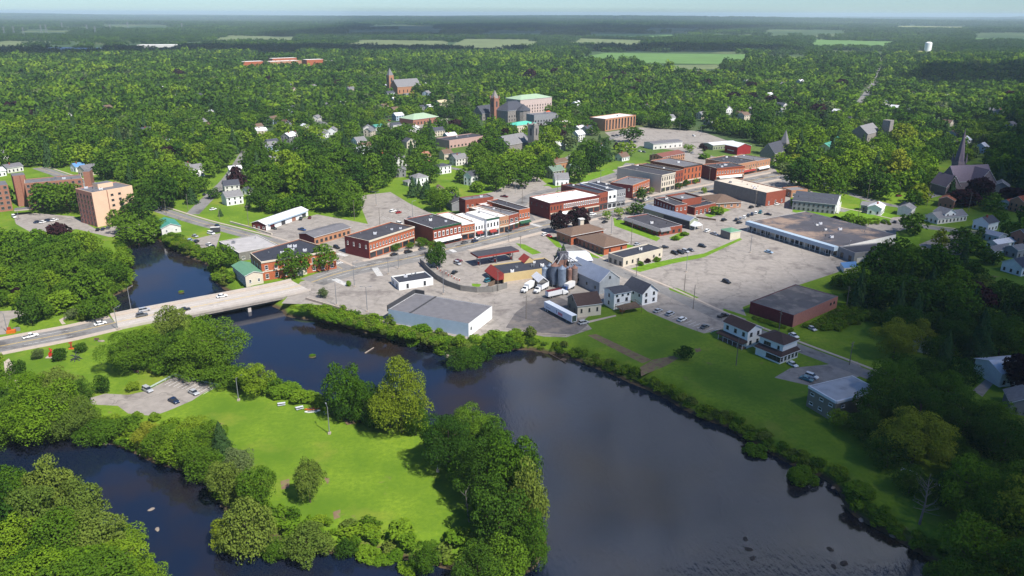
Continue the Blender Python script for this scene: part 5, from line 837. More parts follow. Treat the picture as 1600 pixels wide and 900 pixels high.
LEAF = {'maple': leaf_mat('leaf_maple', (0.04989, 0.1119, 0.009877), (0.09843, 0.1779, 0.01481)), 'dark': leaf_mat('leaf_dark', (0.02888, 0.07245, 0.009877), (0.05908, 0.1186, 0.01317)), 'light': leaf_mat('leaf_light', (0.1051, 0.1976, 0.01152), (0.1707, 0.2503, 0.0181)),
        'yellow': leaf_mat('leaf_yellow', (0.1575, 0.2108, 0.01646), (0.2231, 0.2438, 0.02468)), 'purple': leaf_mat('leaf_purple', (0.02433, 0.01119, 0.0156), (0.04563, 0.01919, 0.02184)), 'spruce': leaf_mat('needle_spruce', (0.02888, 0.06587, 0.01975), (0.05251, 0.09877, 0.03126), .1), 'grey': leaf_mat('leaf_grey', (0.09188, 0.1318, 0.04114), (0.1312, 0.1713, 0.06171)),
        'willow': leaf_mat('leaf_willow', (0.09843, 0.1515, 0.02468), (0.1575, 0.2042, 0.03291)), 'bush': leaf_mat('leaf_bush', (0.07876, 0.1646, 0.01152), (0.1444, 0.2372, 0.01646))}
def quads(name, c, nrm, s, m, r):
    n = len(c); a = r.normal(size=(n, 3)); t = np.cross(nrm, a); t /= np.linalg.norm(t, axis=1, keepdims=True) + 1e-9; b = np.cross(nrm, t)
    s = s[:, None]; asp = r.uniform(.55, .9, (n, 1))
    V = np.stack([c - t * s, c - b * s * asp + nrm * s * .2, c + t * s, c + b * s * asp + nrm * s * .2], 1).reshape(-1, 3)
    me = bpy.data.meshes.new(name); me.vertices.add(4 * n); me.vertices.foreach_set('co', V.astype(np.float32).ravel()); me.loops.add(4 * n); me.loops.foreach_set('vertex_index', np.arange(4 * n, dtype=np.int32))
    me.polygons.add(n); me.polygons.foreach_set('loop_start', np.arange(0, 4 * n, 4, dtype=np.int32)); me.update(); me.materials.append(m); return me
def crown_pts(seed, n, nl=26, rad=(.5, .5, .45), cz=.54, qs=.05, lr=(.2, .32), shape='round'):
    """leaf positions in a unit tree: crown 1 wide, height 1; limbs end in leafy sprays"""
    r = np.random.default_rng(seed); d = r.normal(size=(nl, 3)); d /= np.linalg.norm(d, axis=1, keepdims=True); d[:, 2] = d[:, 2] * .8 + .15
    k = r.uniform(.35, 1.0, (nl, 1)) ** .8; L = d * k * np.array(rad); LR = r.uniform(*lr, nl) * (1.25 - .45 * k[:, 0])
    if shape == 'tall': L[:, :2] *= (1.0 - .6 * np.clip(L[:, 2:3] / rad[2], -.3, 1))
    i = r.choice(nl, n, p=LR ** 2 / (LR ** 2).sum()); u = r.normal(size=(n, 3)); u /= np.linalg.norm(u, axis=1, keepdims=True)
    u[:, 2] = np.where(r.random(n) < .6, np.abs(u[:, 2]), u[:, 2])
    p = L[i] + u * LR[i][:, None] * (r.uniform(.55, 1.12, (n, 1)) ** .6) * np.array([1, 1, .75])
    keep = np.ones(n, bool)
    for j in range(nl): keep &= ~((np.linalg.norm((p - L[j]) / np.array([1, 1, .75]), axis=1) < LR[j] * .66) & (i != j))
    keep |= r.random(n) < .15
    p, u = p[keep], u[keep]; nr_ = u * .7 + r.normal(size=u.shape) * .5 + np.array([0, 0, .3]); nr_ /= np.linalg.norm(nr_, axis=1, keepdims=True)
    p[:, :2] *= .5 / np.percentile(np.hypot(p[:, 0], p[:, 1]), 96); zlo, zhi = np.percentile(p[:, 2], 1), np.percentile(p[:, 2], 99.3); top = .985; bot = .16 if cz > .48 else .02
    p[:, 2] = bot + (p[:, 2] - zlo) / (zhi - zlo) * (top - bot); return p, nr_, r.uniform(.55, 1.3, len(p)) * qs, r
def conif_pts(seed, n, qs=.05, layers=9, base=.08, wide=.5, ragged=.3):
    r = np.random.default_rng(seed); z = 1 - np.sqrt(r.random(n)) * (1 - base); a = r.uniform(0, 2 * np.pi, n)
    lay = (z * layers + .4 * np.sin(a * 3 + seed)) % 1.0; w_ = (1 - z) ** .85 * wide * (1 - ragged * lay) * (1 + .18 * np.sin(a * 5 + np.floor(z * layers) * 2.1 + seed)); k = np.sqrt(r.uniform(.35, 1, n))
    p = np.stack([np.cos(a) * w_ * k, np.sin(a) * w_ * k, z - .1 * w_ * k], 1); nn = np.stack([np.cos(a) * .6, np.sin(a) * .6, np.full(n, .6)], 1) + r.normal(size=(n, 3)) * .3; nn /= np.linalg.norm(nn, axis=1, keepdims=True)
    return p, nn, r.uniform(.6, 1.2, n) * qs, r
PROTO = {}
def protos(kind, lod):
    k = (kind, lod)
    if k in PROTO: return PROTO[k]
    N, Q = {0: (9500, .0205), 4: (24000, .0125), 1: (3000, .037), 2: (800, .066), 3: (200, .125)}[lod]; out = []
    m = LEAF[kind if kind in LEAF else 'maple']; Q *= 1.5 if kind == 'purple' else 1.0
    for s in range({0: 5, 4: 3}.get(lod, 4)):
        if kind in ('spruce',): p = conif_pts(s + 3, int(N * .8), Q * .95)
        elif kind == 'pine': p = conif_pts(s + 31, int(N * .8), Q * 1.1, 6, .15, .5, .55)
        elif kind == 'willow': p = crown_pts(s + 50, N, 60, (.46, .46, .46), .55, Q, (.1, .2), 'tall')
        elif kind == 'bush': p = crown_pts(s + 70, N, 14, (.5, .5, .45), .45, Q * 1.25, (.22, .34))
        elif kind == 'tall': p = crown_pts(s + 90, N, 26, (.5, .5, .46), .54, Q, (.18, .3), 'tall')
        else: p = crown_pts(s + 10 * (len(kind)), N, 40 + 6 * s, (.5, .5, .46), .54, Q, (.12, .25), 'tall' if s % 3 == 2 else 'round')
        out.append(quads('crown_' + kind, *p[:3], m, p[3]))
    PROTO[k] = out; return out
TRUNKS = []
for s in range(3):
    mb = MB(); r = random.Random(s); mb.tube((0, 0, -.03), (0, 0, .3), .028, .02, BARKM, 7, False); mb.tube((0, 0, .3), (.02, 0, .72), .02, .008, BARKM, 6, False)
    for k in range(7): a = k * .9 + s; z = r.uniform(.24, .6); q = r.uniform(.18, .36); mb.tube((0, 0, z), (math.cos(a) * q, math.sin(a) * q, z + r.uniform(.12, .28)), .011, .004, BARKM, 5, False)
    TRUNKS.append(mb.mesh('trunk'))
mb = MB(); mb.tube((0, 0, -.03), (0, 0, .9), .02, .004, BARKM, 6, False); TRUNKS.append(mb.mesh('trunk'))
TREES = []                               # (x, y, width, height, kind, manual)
def T(bx, by, wpx, hpx, kind='maple', z=0.0):
    p = P(bx, by, z); s = mpp(bx, by); depr = math.atan2(H, math.hypot(p.x, p.y)); wd = wpx * s
    ht = max(1.0, (hpx * s - wd * .5 * math.sin(depr) * .7) / math.cos(depr) * .96); TREES.append((p.x, p.y, wd, max(ht, wd * .55), kind, True))
MT = """88,800,74,112,willow;128,812,70,96,willow;60,850,80,104,willow;150,868,84,88,willow;100,880,90,96,maple;25,886,84,90,light;185,905,84,74,light;140,925,90,84,light;70,945,96,92,light;20,950,80,80,maple;225,890,60,50,light;15,800,70,85,maple;140,960,170,110,maple;240,930,60,60,light;45,800,60,70,maple;190,845,70,50,light;0,860,90,120,dark
72,668,115,112,light;15,672,85,100,maple;108,668,78,90,willow;150,672,60,44,maple;45,640,70,70,light;95,625,60,60,willow;30,592,25,34,dark;60,560,18,18,grey;95,562,24,22,dark;127,550,19,17,dark;163,613,23,33,dark;208,610,20,17,light;10,655,60,80,dark;130,632,40,45,dark
208,578,80,72,maple;240,574,60,64,maple;282,576,60,66,dark;335,580,98,94,maple;270,522,52,52,willow;305,588,60,36,maple;230,545,40,40,light;378,604,46,34,dark;352,600,60,34,maple;322,592,40,28,maple;258,583,40,30,maple
400,617,52,56,light;440,619,34,24,bush;472,627,34,20,bush;495,630,28,18,bush;425,612,40,30,maple;455,617,30,25,bush
538,650,60,90,maple;562,655,44,78,maple;578,660,42,74,maple;628,676,84,128,yellow;610,668,60,70,willow;650,680,36,60,maple;545,655,50,40,dark;592,668,50,45,dark
702,735,84,104,dark;735,712,86,104,maple;770,735,70,105,dark;735,772,66,88,maple;760,790,90,120,dark;800,800,80,130,maple;825,830,60,125,willow;780,850,80,110,dark;830,870,60,100,maple;745,900,100,92,dark;790,890,80,90,maple;665,872,42,62,maple;684,716,44,60,light;700,690,50,55,dark;770,690,60,60,dark;757,830,50,68,dark;810,760,60,90,dark
388,842,78,116,willow;352,770,56,75,willow;405,790,56,76,maple;318,732,56,64,maple;285,712,60,62,light;255,698,52,48,maple;232,686,42,36,yellow;348,712,44,64,spruce;375,750,48,56,grey;485,785,48,78,willow;478,848,72,70,willow;540,848,32,38,dark;432,848,44,46,maple;305,690,48,46,light;330,700,46,50,maple;352,832,50,66,yellow;178,670,46,30,maple;215,655,18,14,bush;243,656,18,14,bush;270,676,36,30,light;300,715,50,60,maple;600,855,30,22,bush;575,848,40,22,bush;640,868,36,26,bush;555,836,20,24,bush;615,852,24,24,bush
345,418,44,42,maple;362,418,26,30,maple;370,452,0,0,maple;50,505,44,52,dark;65,500,34,40,maple;118,498,26,20,grey;130,500,18,16,light;150,498,46,40,maple;165,490,40,36,maple;27,515,9,8,bush;325,390,0,0,maple
460,433,48,48,maple;507,422,40,46,maple;682,418,30,38,dark;682,400,26,28,maple;505,465,16,18,grey;545,447,8,10,bush;618,392,16,14,maple;641,388,13,12,maple;660,384,22,16,maple;703,378,12,16,maple;727,371,13,14,maple;745,368,14,14,maple;766,366,14,16,maple;786,360,14,16,maple;803,356,16,18,maple
873,364,26,36,purple;902,360,34,40,purple;948,343,14,16,light;967,338,16,16,light;983,335,13,14,light;997,335,24,22,dark;1002,314,20,24,dark;1018,303,9,12,light;1033,300,9,12,light;1060,296,11,12,dark;1072,291,11,12,maple;1086,287,10,11,light;1100,302,10,11,light;1155,274,12,12,maple;1167,271,12,12,maple;1178,268,12,12,maple;1190,265,12,12,maple;1204,262,12,12,maple
880,398,14,20,spruce;873,402,14,18,spruce;1012,410,9,8,purple;1027,408,12,9,bush;1001,415,9,9,bush;1055,375,12,6,bush;1070,368,12,6,bush;1120,334,22,7,bush;1000,345,0,0,bush
1424,368,38,38,dark;1468,388,26,34,yellow;1455,398,10,20,spruce;1510,378,16,22,grey;1440,292,30,0,maple;1437,318,34,34,yellow;1500,378,30,26,dark;1520,397,40,28,maple;1545,412,36,26,dark;1572,374,22,30,dark;1590,372,24,34,maple;1530,374,14,22,dark;1495,398,30,28,dark;1515,388,30,26,dark;1560,352,24,26,maple;1600,352,30,36,dark;1420,362,26,24,maple;1325,350,20,18,bush;1345,352,20,16,bush;1425,322,26,28,maple
1248,293,46,46,dark;1271,294,23,32,purple;1305,296,48,44,maple;1330,290,50,60,light;1362,306,44,52,dark;1395,290,52,60,yellow;1405,240,36,50,yellow;1290,272,46,30,light;1350,268,44,44,light;1320,246,40,36,maple;1262,240,44,48,light;1280,266,36,26,maple;1375,250,40,40,maple;1425,290,40,44,maple;1440,270,40,46,maple;1240,262,20,24,yellow;1218,262,22,26,light;1228,272,24,20,grey;1415,262,34,40,light;1310,275,40,34,maple;1345,300,34,30,dark;1380,303,30,30,maple
1528,318,36,44,purple;1505,322,40,30,purple;1580,318,40,28,purple;1545,322,30,26,maple;1470,316,0,0,maple;1483,318,22,46,spruce;1550,330,34,22,maple
370,296,26,38,purple;391,292,26,30,maple;115,296,30,24,purple;85,330,60,50,maple;110,332,50,52,maple;140,332,40,40,dark;75,325,40,44,dark;222,345,50,48,dark;200,365,44,36,maple;215,372,60,44,maple;240,362,40,40,maple;185,350,30,26,maple;335,310,20,18,dark;405,310,34,34,maple;345,338,10,14,spruce;388,325,12,18,spruce
255,328,50,60,dark;232,318,44,44,maple;275,300,44,44,maple;248,296,50,50,maple;262,282,44,44,light;318,300,24,26,maple;345,262,40,40,dark;325,268,34,36,maple;228,290,44,40,dark;205,290,40,40,maple;300,318,26,30,spruce;212,318,40,40,maple;265,322,36,48,dark;985,345,0,0,bush;852,276,30,40,maple;838,284,26,34,maple;818,294,30,36,maple;905,284,36,40,dark;930,268,36,46,dark;946,252,30,40,spruce;987,222,34,26,dark;962,234,8,12,purple;978,242,34,24,light;1100,248,18,10,bush;1076,238,16,14,light;1096,232,8,9,purple;1101,236,8,9,purple
655,302,14,26,spruce;645,308,22,36,spruce;665,310,26,30,spruce;700,322,34,34,maple;688,330,34,40,maple;676,318,26,28,maple;668,306,22,28,spruce;723,285,26,24,maple;652,258,24,28,maple;745,300,20,20,bush;760,288,34,40,maple;775,298,36,44,maple;750,262,30,40,maple;795,290,40,50,maple;810,278,46,46,light;840,262,44,40,light;775,252,40,40,maple;860,240,34,44,light;878,230,16,28,purple;890,236,26,30,grey
550,338,38,40,maple;525,330,44,50,maple;545,318,50,40,maple;495,318,50,60,maple;470,316,50,70,light;440,312,50,60,maple;420,316,40,50,maple;505,300,50,60,maple;450,290,50,60,light;560,300,44,50,dark;580,290,44,54,maple;600,285,40,50,dark;610,268,40,60,dark;535,280,44,50,maple;480,275,44,50,maple;415,290,36,40,maple;575,262,36,44,dark;540,250,36,44,spruce;515,330,40,30,light;590,268,30,50,spruce
1310,668,32,34,light;1068,560,28,24,dark;1184,689,36,26,bush;1252,730,46,40,bush;1345,770,40,26,bush;1310,450,30,24,dark;1345,470,50,50,dark;1370,445,60,66,dark;1420,440,60,60,maple;1460,445,60,70,maple;1400,490,60,70,dark;1440,500,56,70,dark;1490,460,50,50,light;1530,470,50,48,willow;1560,480,44,50,dark;1590,500,40,50,dark;1395,560,66,70,yellow;1435,545,50,56,yellow;1470,590,36,86,spruce;1525,570,60,96,spruce;1425,520,40,70,spruce;1560,555,60,70,dark;1590,560,50,60,maple;1500,540,40,60,dark;1345,610,0,0,dark
1395,650,90,100,maple;1365,672,60,80,dark;1430,690,90,100,dark;1470,660,90,90,maple;1424,728,104,100,yellow;1385,730,60,60,dark;1500,700,90,90,dark;1540,690,80,80,maple;1560,740,90,100,dark;1590,720,70,80,willow;1595,610,56,66,purple;1480,790,60,60,dark;1500,810,80,110,light;1550,850,100,130,maple;1520,890,90,110,light;1590,880,90,140,yellow;1600,800,80,90,maple;1560,790,80,80,dark;1480,900,70,70,maple;1420,770,50,50,dark;1530,940,120,110,maple;1610,950,100,120,maple;1350,690,50,60,dark;1410,605,50,60,dark;1440,620,60,70,dark;1310,545,0,0,dark
715,558,40,44,dark;735,556,40,44,maple;755,545,34,32,dark;770,535,34,28,maple;790,532,40,22,maple;618,516,24,22,bush;645,523,24,20,bush;690,535,26,20,bush;805,525,24,12,bush"""
for row in MT.replace('\n', ';').split(';'):
    a = row.strip().split(',')
    if len(a) == 5 and float(a[2]) > 0 and float(a[3]) > 0: T(float(a[0]), float(a[1]), float(a[2]), float(a[3]), a[4])
occ = [(t[0], t[1], t[2] * .5) for t in TREES]
# canopy zones (crown areas in the photo) filled with further trees
ZONES = [([(-120, 372), (60, 364), (128, 367), (180, 388), (204, 412), (198, 440), (168, 452), (118, 478), (70, 468), (-120, 466)], 8, 'mlmb'), ([(545, 250), (395, 240), (388, 275), (400, 315), (440, 322), (495, 318), (560, 330), (560, 300), (640, 262)], 8, 'mmdl'),
         ([(-260, 118), (1900, 118), (1900, 330), (1600, 312), (1560, 300), (1545, 245), (1470, 240), (1455, 285), (1400, 288), (1390, 300), (1235, 290), (1222, 250), (1180, 210), (1100, 196), (1000, 190), (940, 196), (955, 225), (930, 262), (840, 268), (830, 285), (740, 280), (690, 296), (640, 300), (610, 290), (560, 300), (395, 300), (360, 255), (335, 268), (290, 306), (212, 286), (150, 268), (60, 256), (-260, 300)], 11, 'mmdmlsm'),
         ([(1320, 415), (1390, 388), (1440, 400), (1520, 408), (1555, 440), (1900, 470), (1900, 620), (1570, 560), (1540, 560), (1500, 600), (1420, 560), (1380, 500), (1330, 450)], 8.5, 'ddmds'), ([(1360, 590), (1420, 560), (1500, 610), (1550, 650), (1900, 680), (1900, 1000), (1640, 1000), (1560, 880), (1500, 720), (1400, 690), (1350, 660)], 9, 'dmdmy'),
         ([(-300, 860), (-20, 780), (100, 830), (200, 880), (230, 960), (-300, 1100)], 9, 'lmm'), ([(-300, 560), (-20, 570), (0, 640), (-300, 680)], 9, 'mdl'), ([(735, 205), (800, 195), (870, 205), (880, 235), (845, 265), (740, 262)], 8, 'mml'), ([(-300, 480), (-60, 470), (-60, 520), (-300, 530)], 8, 'mdl'), ([(-300, 300), (20, 300), (10, 330), (-300, 380)], 8.5, 'md')]
KM = {'m': 'maple', 'd': 'dark', 'l': 'light', 's': 'spruce', 'y': 'yellow', 'b': 'bush', 'p': 'pine'}
def blocked(x, y, wd):
    r = np.zeros(x.shape, bool)
    for poly, bf in NOTREE:
        px_ = np.array(poly); x0, y0 = px_.min(0) - 6; x1, y1 = px_.max(0) + 6; m = (x > x0) & (x < x1) & (y > y0) & (y < y1) & ~r
        if m.any(): r[m] = inpoly(x[m], y[m], poly) | (dpoly(x[m], y[m], poly) < bf + 1.5)
    for poly, h in BFOOT:
        c = np.mean(np.array(poly), 0); tow = -c / np.hypot(*c); L = 8 + .3 * h + .07 * np.hypot(*c)
        pts = np.array(poly); ext = np.concatenate([pts, pts + tow * L]); x0, y0 = ext.min(0) - 5; x1, y1 = ext.max(0) + 5; m = (x > x0) & (x < x1) & (y > y0) & (y < y1) & ~r
        if not m.any(): continue
        q = np.zeros(m.sum(), bool)
        for f in (0, .25, .5, .75, 1):
            pp = [tuple(a) for a in pts + tow * L * f]; bf = (.2 + .38 * wd) * (1 - 1.2 * f); q |= inpoly(x[m], y[m], pp) | (dpoly(x[m], y[m], pp) < bf)
        r[m] |= q
    return r
def fill(poly, sp, seed):
    g = np.random.default_rng(seed); a = np.array(poly); x0, y0 = a.min(0); x1, y1 = a.max(0)
    xx, yy = np.meshgrid(np.arange(x0, x1, sp), np.arange(y0, y1, sp)); xx = xx.ravel() + g.uniform(-.45, .45, xx.size) * sp; yy = yy.ravel() + g.uniform(-.45, .45, yy.size) * sp
    k = inpoly(xx, yy, poly); xx, yy = xx[k], yy[k]; k = ~blocked(xx, yy, sp); return xx[k], yy[k], g
TOWN = wpoly([(380, 235), (400, 180), (450, 140), (560, 120), (720, 122), (900, 150), (1000, 160), (1150, 125), (1300, 105), (1400, 105), (1580, 150), (1580, 205), (1440, 215), (1240, 215), (1180, 200), (1000, 190), (940, 196), (955, 225), (930, 262), (840, 268), (740, 290), (690, 296), (640, 300), (600, 290), (540, 240), (450, 240)], 6)
OA = np.array(occ)
for zi, (pts, sp, kinds) in enumerate(ZONES):
    if not pts: continue
    poly = wpoly(pts, 6.0); xx, yy, g = fill(poly, sp, 100 + zi)
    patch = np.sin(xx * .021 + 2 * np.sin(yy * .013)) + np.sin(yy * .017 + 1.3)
    TOWN_IN = inpoly(xx, yy, TOWN)
    for q_, (x, y, pa) in enumerate(zip(xx, yy, patch)):
        if len(OA) and np.any((OA[:, 0] - x) ** 2 + (OA[:, 1] - y) ** 2 < (OA[:, 2] * .75 + 2.2) ** 2): continue
        intown = zi == 2 and TOWN_IN[q_]
        if intown and g.random() < .34: continue
        k = KM[kinds[g.integers(len(kinds))]]
        if pa > 1.5 and g.random() < .6: k = 'light'  # lighter tree patches: mixed foliage, plus sunlit cloud gaps put into leaf colour
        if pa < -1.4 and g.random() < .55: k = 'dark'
        if g.random() < .012: k = 'purple'
        if g.random() < .02: k = 'grey'
        wd = sp * g.uniform(.8, 1.65); ht = wd * g.uniform(.78, 1.18)
        if k == 'spruce': wd *= .62; ht *= 1.25
        if k == 'bush': ht = wd * .7
        if intown: ht *= .82
        if g.random() < .07: ht *= 1.25; wd *= 1.15
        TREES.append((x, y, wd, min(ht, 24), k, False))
def appar(t): return t[3] * t[2] / (t[0] ** 2 + t[1] ** 2 + H * H)
def vis(t):
    a, b = toPx(t[0], t[1], t[3] * .6); return -60 < a < 1660 and -20 < b < 950 and t[1] > 60
order = sorted(TREES, key=lambda t: -(appar(t) * (1.0 if vis(t) else 0)))
NIND = 285
indiv, rest = order[:NIND], order[NIND:]
KN = {'maple': ('maple_tree', 'tree', 'mid green broadleaf tree'), 'dark': ('shade_tree', 'tree', 'dark green broadleaf tree'), 'light': ('ash_tree', 'tree', 'bright green leafy tree'), 'yellow': ('locust_tree', 'tree', 'yellow green tree'), 'purple': ('purple_maple_tree', 'tree', 'dark purple leaved tree'), 'spruce': ('spruce_tree', 'conifer', 'pointed spruce'), 'pine': ('pine_tree', 'conifer', 'ragged pine'), 'grey': ('grey_leaved_tree', 'tree', 'grey green tree'), 'willow': ('willow_tree', 'tree', 'feathery pale green tree'), 'bush': ('shrub', 'shrub', 'low leafy shrub')}
MARKS += [('the park car park', *P(270, 618).xy), ('the picnic tables', *P(460, 638).xy), ('the bridge', *P(310, 478).xy), ('the park lawn', *P(560, 720).xy), ('the river bend', *P(900, 700).xy), ('the pool rocks', *P(190, 378).xy), ('the red sculpture', *P(80, 555).xy), ('the western parking yard', *P(60, 350).xy), ('the lower river island', *P(90, 850).xy), ('the park point', *P(760, 860).xy), ('the river lawn', *P(1120, 600).xy), ('the lower woods', *P(1550, 850).xy), ('the middle woods', *P(480, 290).xy), ('the dark grove', *P(1440, 480).xy), ('the park green', *P(1330, 285).xy), ('the west street junction', *P(305, 330).xy), ('the big car park', *P(1150, 430).xy), ('the upper lots', *P(1020, 215).xy), ('the narrow west channel', *P(240, 760).xy), ('the south shore', *P(560, 850).xy), ('the shore trees', *P(600, 660).xy), ('the left road end', *P(20, 530).xy), ('the river street', *P(1330, 575).xy), ('the trailer yard', *P(850, 505).xy)]
MPX = [(m, *toPx(x, y, 0)) for m, x, y in MARKS]
desc = []
for t in indiv:
    a, b = toPx(t[0], t[1], t[3] * .4); m = min(MPX, key=lambda q: math.hypot(q[1] - a, (q[2] - b) * 1.5)); dx, dy = a - m[1], b - m[2]
    rel = ('just right of' if dx > 0 else 'just left of') if abs(dx) > abs(dy) * 1.6 else ('in front of' if dy > 0 else 'behind')
    size = 'tall' if t[3] > 15 else ('small' if t[3] < 7 else 'broad' if t[2] > t[3] * 1.0 else '')
    if t[4] in ('bush', 'spruce', 'pine') and size == 'broad': size = ''
    desc.append(((size + ' ' if size else '') + KN[t[4]][2] + ' ' + rel + ' ' + m[0], a))
cnt = {}
for i, (d, a) in enumerate(desc): cnt.setdefault(d, []).append((a, i))
ORD = ['', 'second', 'third', 'fourth', 'fifth', 'sixth', 'seventh', 'eighth', 'ninth', 'tenth']
final = [None] * len(desc)
for d, L in cnt.items():
    L.sort()
    for k, (a, i) in enumerate(L):
        if len(L) == 1: final[i] = d
        elif k == 0: final[i] = 'leftmost ' + d
        elif k == len(L) - 1: final[i] = 'rightmost ' + d
        else: final[i] = (ORD[k] if k < 10 else 'inner') + ' from left ' + d
tr = random.Random(5)
for t, lab in zip(indiv, final):
    nm, cat, _ = KN[t[4]]; dist = math.hypot(t[0], t[1], H); lod = (4 if t[2] > 14 else 0) if dist < 340 else 1; me_ = tr.choice(protos(t[4], lod)); z = float(terrain(np.array([t[0]]), np.array([t[1]]))[0])
    e = thing(nm, ' '.join(lab.split()[:16]), cat, (t[0], t[1], z - .1), 'shrubs along the banks and lots' if cat == 'shrub' else 'trees of the town and river banks'); e.rotation_euler = (0, 0, tr.uniform(0, 6.28))
    c = link('crown', me_, e); c.scale = (t[2] * 1.08, t[2] * 1.08, t[3])
    k = link('trunk', TRUNKS[3] if t[4] in ('spruce', 'pine') else tr.choice(TRUNKS[:3]), e); k.scale = (t[2], t[2], t[3])
# the rest of the canopy: one object of instances
def scatter(name, pts, scl, rot, pid, meshes, z=None):
    pc = bpy.data.collections.new(name + '_kinds')
    for i, m in enumerate(meshes): pc.objects.link(bpy.data.objects.new('%s_kind_%03d' % (name, i), m))
    me_ = bpy.data.meshes.new(name); n = len(pts); me_.vertices.add(n); me_.vertices.foreach_set('co', np.asarray(pts, np.float32).ravel())
    me_.attributes.new('scl', 'FLOAT_VECTOR', 'POINT').data.foreach_set('vector', np.asarray(scl, np.float32).ravel()); me_.attributes.new('rot', 'FLOAT_VECTOR', 'POINT').data.foreach_set('vector', np.stack([np.zeros(n), np.zeros(n), rot], 1).astype(np.float32).ravel()); me_.attributes.new('pid', 'INT', 'POINT').data.foreach_set('value', np.asarray(pid, np.int32)); me_.update()
    o = link(name, me_); g = bpy.data.node_groups.new(name, 'GeometryNodeTree'); g.interface.new_socket('Geometry', in_out='INPUT', socket_type='NodeSocketGeometry'); g.interface.new_socket('Geometry', in_out='OUTPUT', socket_type='NodeSocketGeometry')
    N, L = g.nodes, g.links; gi = N.new('NodeGroupInput'); go = N.new('NodeGroupOutput'); ip = N.new('GeometryNodeInstanceOnPoints'); ci = N.new('GeometryNodeCollectionInfo'); ci.inputs[0].default_value = pc; ci.inputs['Separate Children'].default_value = True; ci.inputs['Reset Children'].default_value = True
    L.new(gi.outputs[0], ip.inputs['Points']); L.new(ci.outputs[0], ip.inputs['Instance']); ip.inputs['Pick Instance'].default_value = True
    for nm, ty, tg in (('scl', 'FLOAT_VECTOR', 'Scale'), ('rot', 'FLOAT_VECTOR', 'Rotation'), ('pid', 'INT', 'Instance Index')):
        a = N.new('GeometryNodeInputNamedAttribute'); a.data_type = ty; a.inputs[0].default_value = nm; L.new(a.outputs[0], ip.inputs[tg])
    L.new(ip.outputs[0], go.inputs[0]); md = o.modifiers.new('scatter', 'NODES'); md.node_group = g; o['kind'] = 'stuff'; return o
kinds = ['maple', 'dark', 'light', 'yellow', 'purple', 'spruce', 'grey', 'willow', 'bush']; meshes = []; kid = {}
for k in kinds:
    for lod in (1, 2, 3): kid[(k, lod)] = len(meshes); meshes += protos(k, lod)[:4]
pts, scl, rot, pid = [], [], [], []
rz = terrain(np.array([t[0] for t in rest]), np.array([t[1] for t in rest]))
for t, z0_ in zip(rest, rz):
    d = math.hypot(t[0], t[1], H); lod = 1 if d < 460 else 2 if d < 1000 else 3; pts.append((t[0], t[1], float(z0_) - .2)); scl.append((t[2] * 1.08, t[2] * 1.08, t[3])); rot.append(tr.uniform(0, 6.28)); pid.append(kid[(t[4], lod)] + tr.randrange(4))
# zone between the town and the far plain
def farfill(y0, y1, sp, seed):
    g = np.random.default_rng(seed); W_ = .78 * y1 + 200; xx, yy = np.meshgrid(np.arange(-W_, W_, sp), np.arange(y0, y1, sp)); xx = xx.ravel() + g.uniform(-.48, .48, xx.size) * sp; yy = yy.ravel() + g.uniform(-.48, .48, yy.size) * sp
    k = np.abs(xx) < .76 * yy + 120; xx, yy = xx[k], yy[k]; k = ~blocked(xx, yy, sp * .7); return xx[k], yy[k], g
Y0 = P(800, 120, 6).y
xx, yy, g = farfill(Y0, 2300, 14.5, 900)
pa = np.sin(xx * .006 + 2 * np.sin(yy * .004)) + np.sin(yy * .007 + xx * .003); kk = g.choice([0, 1, 1, 5, 0, 1, 2], len(xx)); kk = np.where((pa > 1.3) & (g.random(len(xx)) < .5), 2, kk); kk = np.where((pa < -1.2) & (g.random(len(xx)) < .6), 1, kk)
for x, y, k in zip(xx, yy, kk): wd = 14.5 * g.uniform(.75, 1.6); pts.append((x, y, -.2)); scl.append((wd * (.6 if k == 5 else 1), wd * (.6 if k == 5 else 1), wd * g.uniform(.75, 1.15))); rot.append(g.uniform(0, 6.28)); pid.append(kid[(kinds[k], 3)] + int(g.integers(4)))
scatter('woodland', pts, scl, rot, pid, meshes)
# distant forest in clumps
def clump(seed, m, size, n):
    r = np.random.default_rng(seed); C_, N_, S_ = [], [], []
    for k in range(n):
        p, nn, s, _ = crown_pts(seed * 31 + k, 46, 6, (.5, .5, .42), .5, .16, (.24, .36)); w_ = r.uniform(9, 17); h_ = r.uniform(10, 19)
        C_.append(p * np.array([w_, w_, h_]) + np.array([r.uniform(-.5, .5) * size, r.uniform(-.5, .5) * size, 0])); N_.append(nn); S_.append(s * w_)
    return quads('forest_clump', np.concatenate(C_), np.concatenate(N_), np.concatenate(S_), m, r)
cl = [clump(i + 1, LEAF[k], 55, 20) for i, k in enumerate(('dark', 'dark', 'spruce', 'dark', 'spruce', 'maple'))]
pts, scl, rot, pid = [], [], [], []
for y0, y1, sp, zs in ((2300, 4200, 46, 1.), (4200, 7500, 62, 1.15), (7500, 13000, 110, 1.5), (13000, 22000, 230, 1.8)):
    xx, yy, g = farfill(y0, y1, sp, int(y0)); zz = terrain(xx, yy); dn = np.sin(xx * .0021 + 1.7 * np.sin(yy * .0013)) + np.sin(yy * .0024 + xx * .0007 + 2)
    for x, y, z, d in zip(xx, yy, zz, dn):
        if d > 1.0 and g.random() < .85: continue
        pts.append((x, y, z - .5)); s = sp / 46 * g.uniform(.9, 1.2); scl.append((s, s, zs * g.uniform(.7, 1.15))); rot.append(g.uniform(0, 6.28)); pid.append(int(g.choice([0, 1, 2, 3, 4] if d < .3 else [0, 2, 5, 3])))
scatter('far_forest', pts, scl, rot, pid, cl)
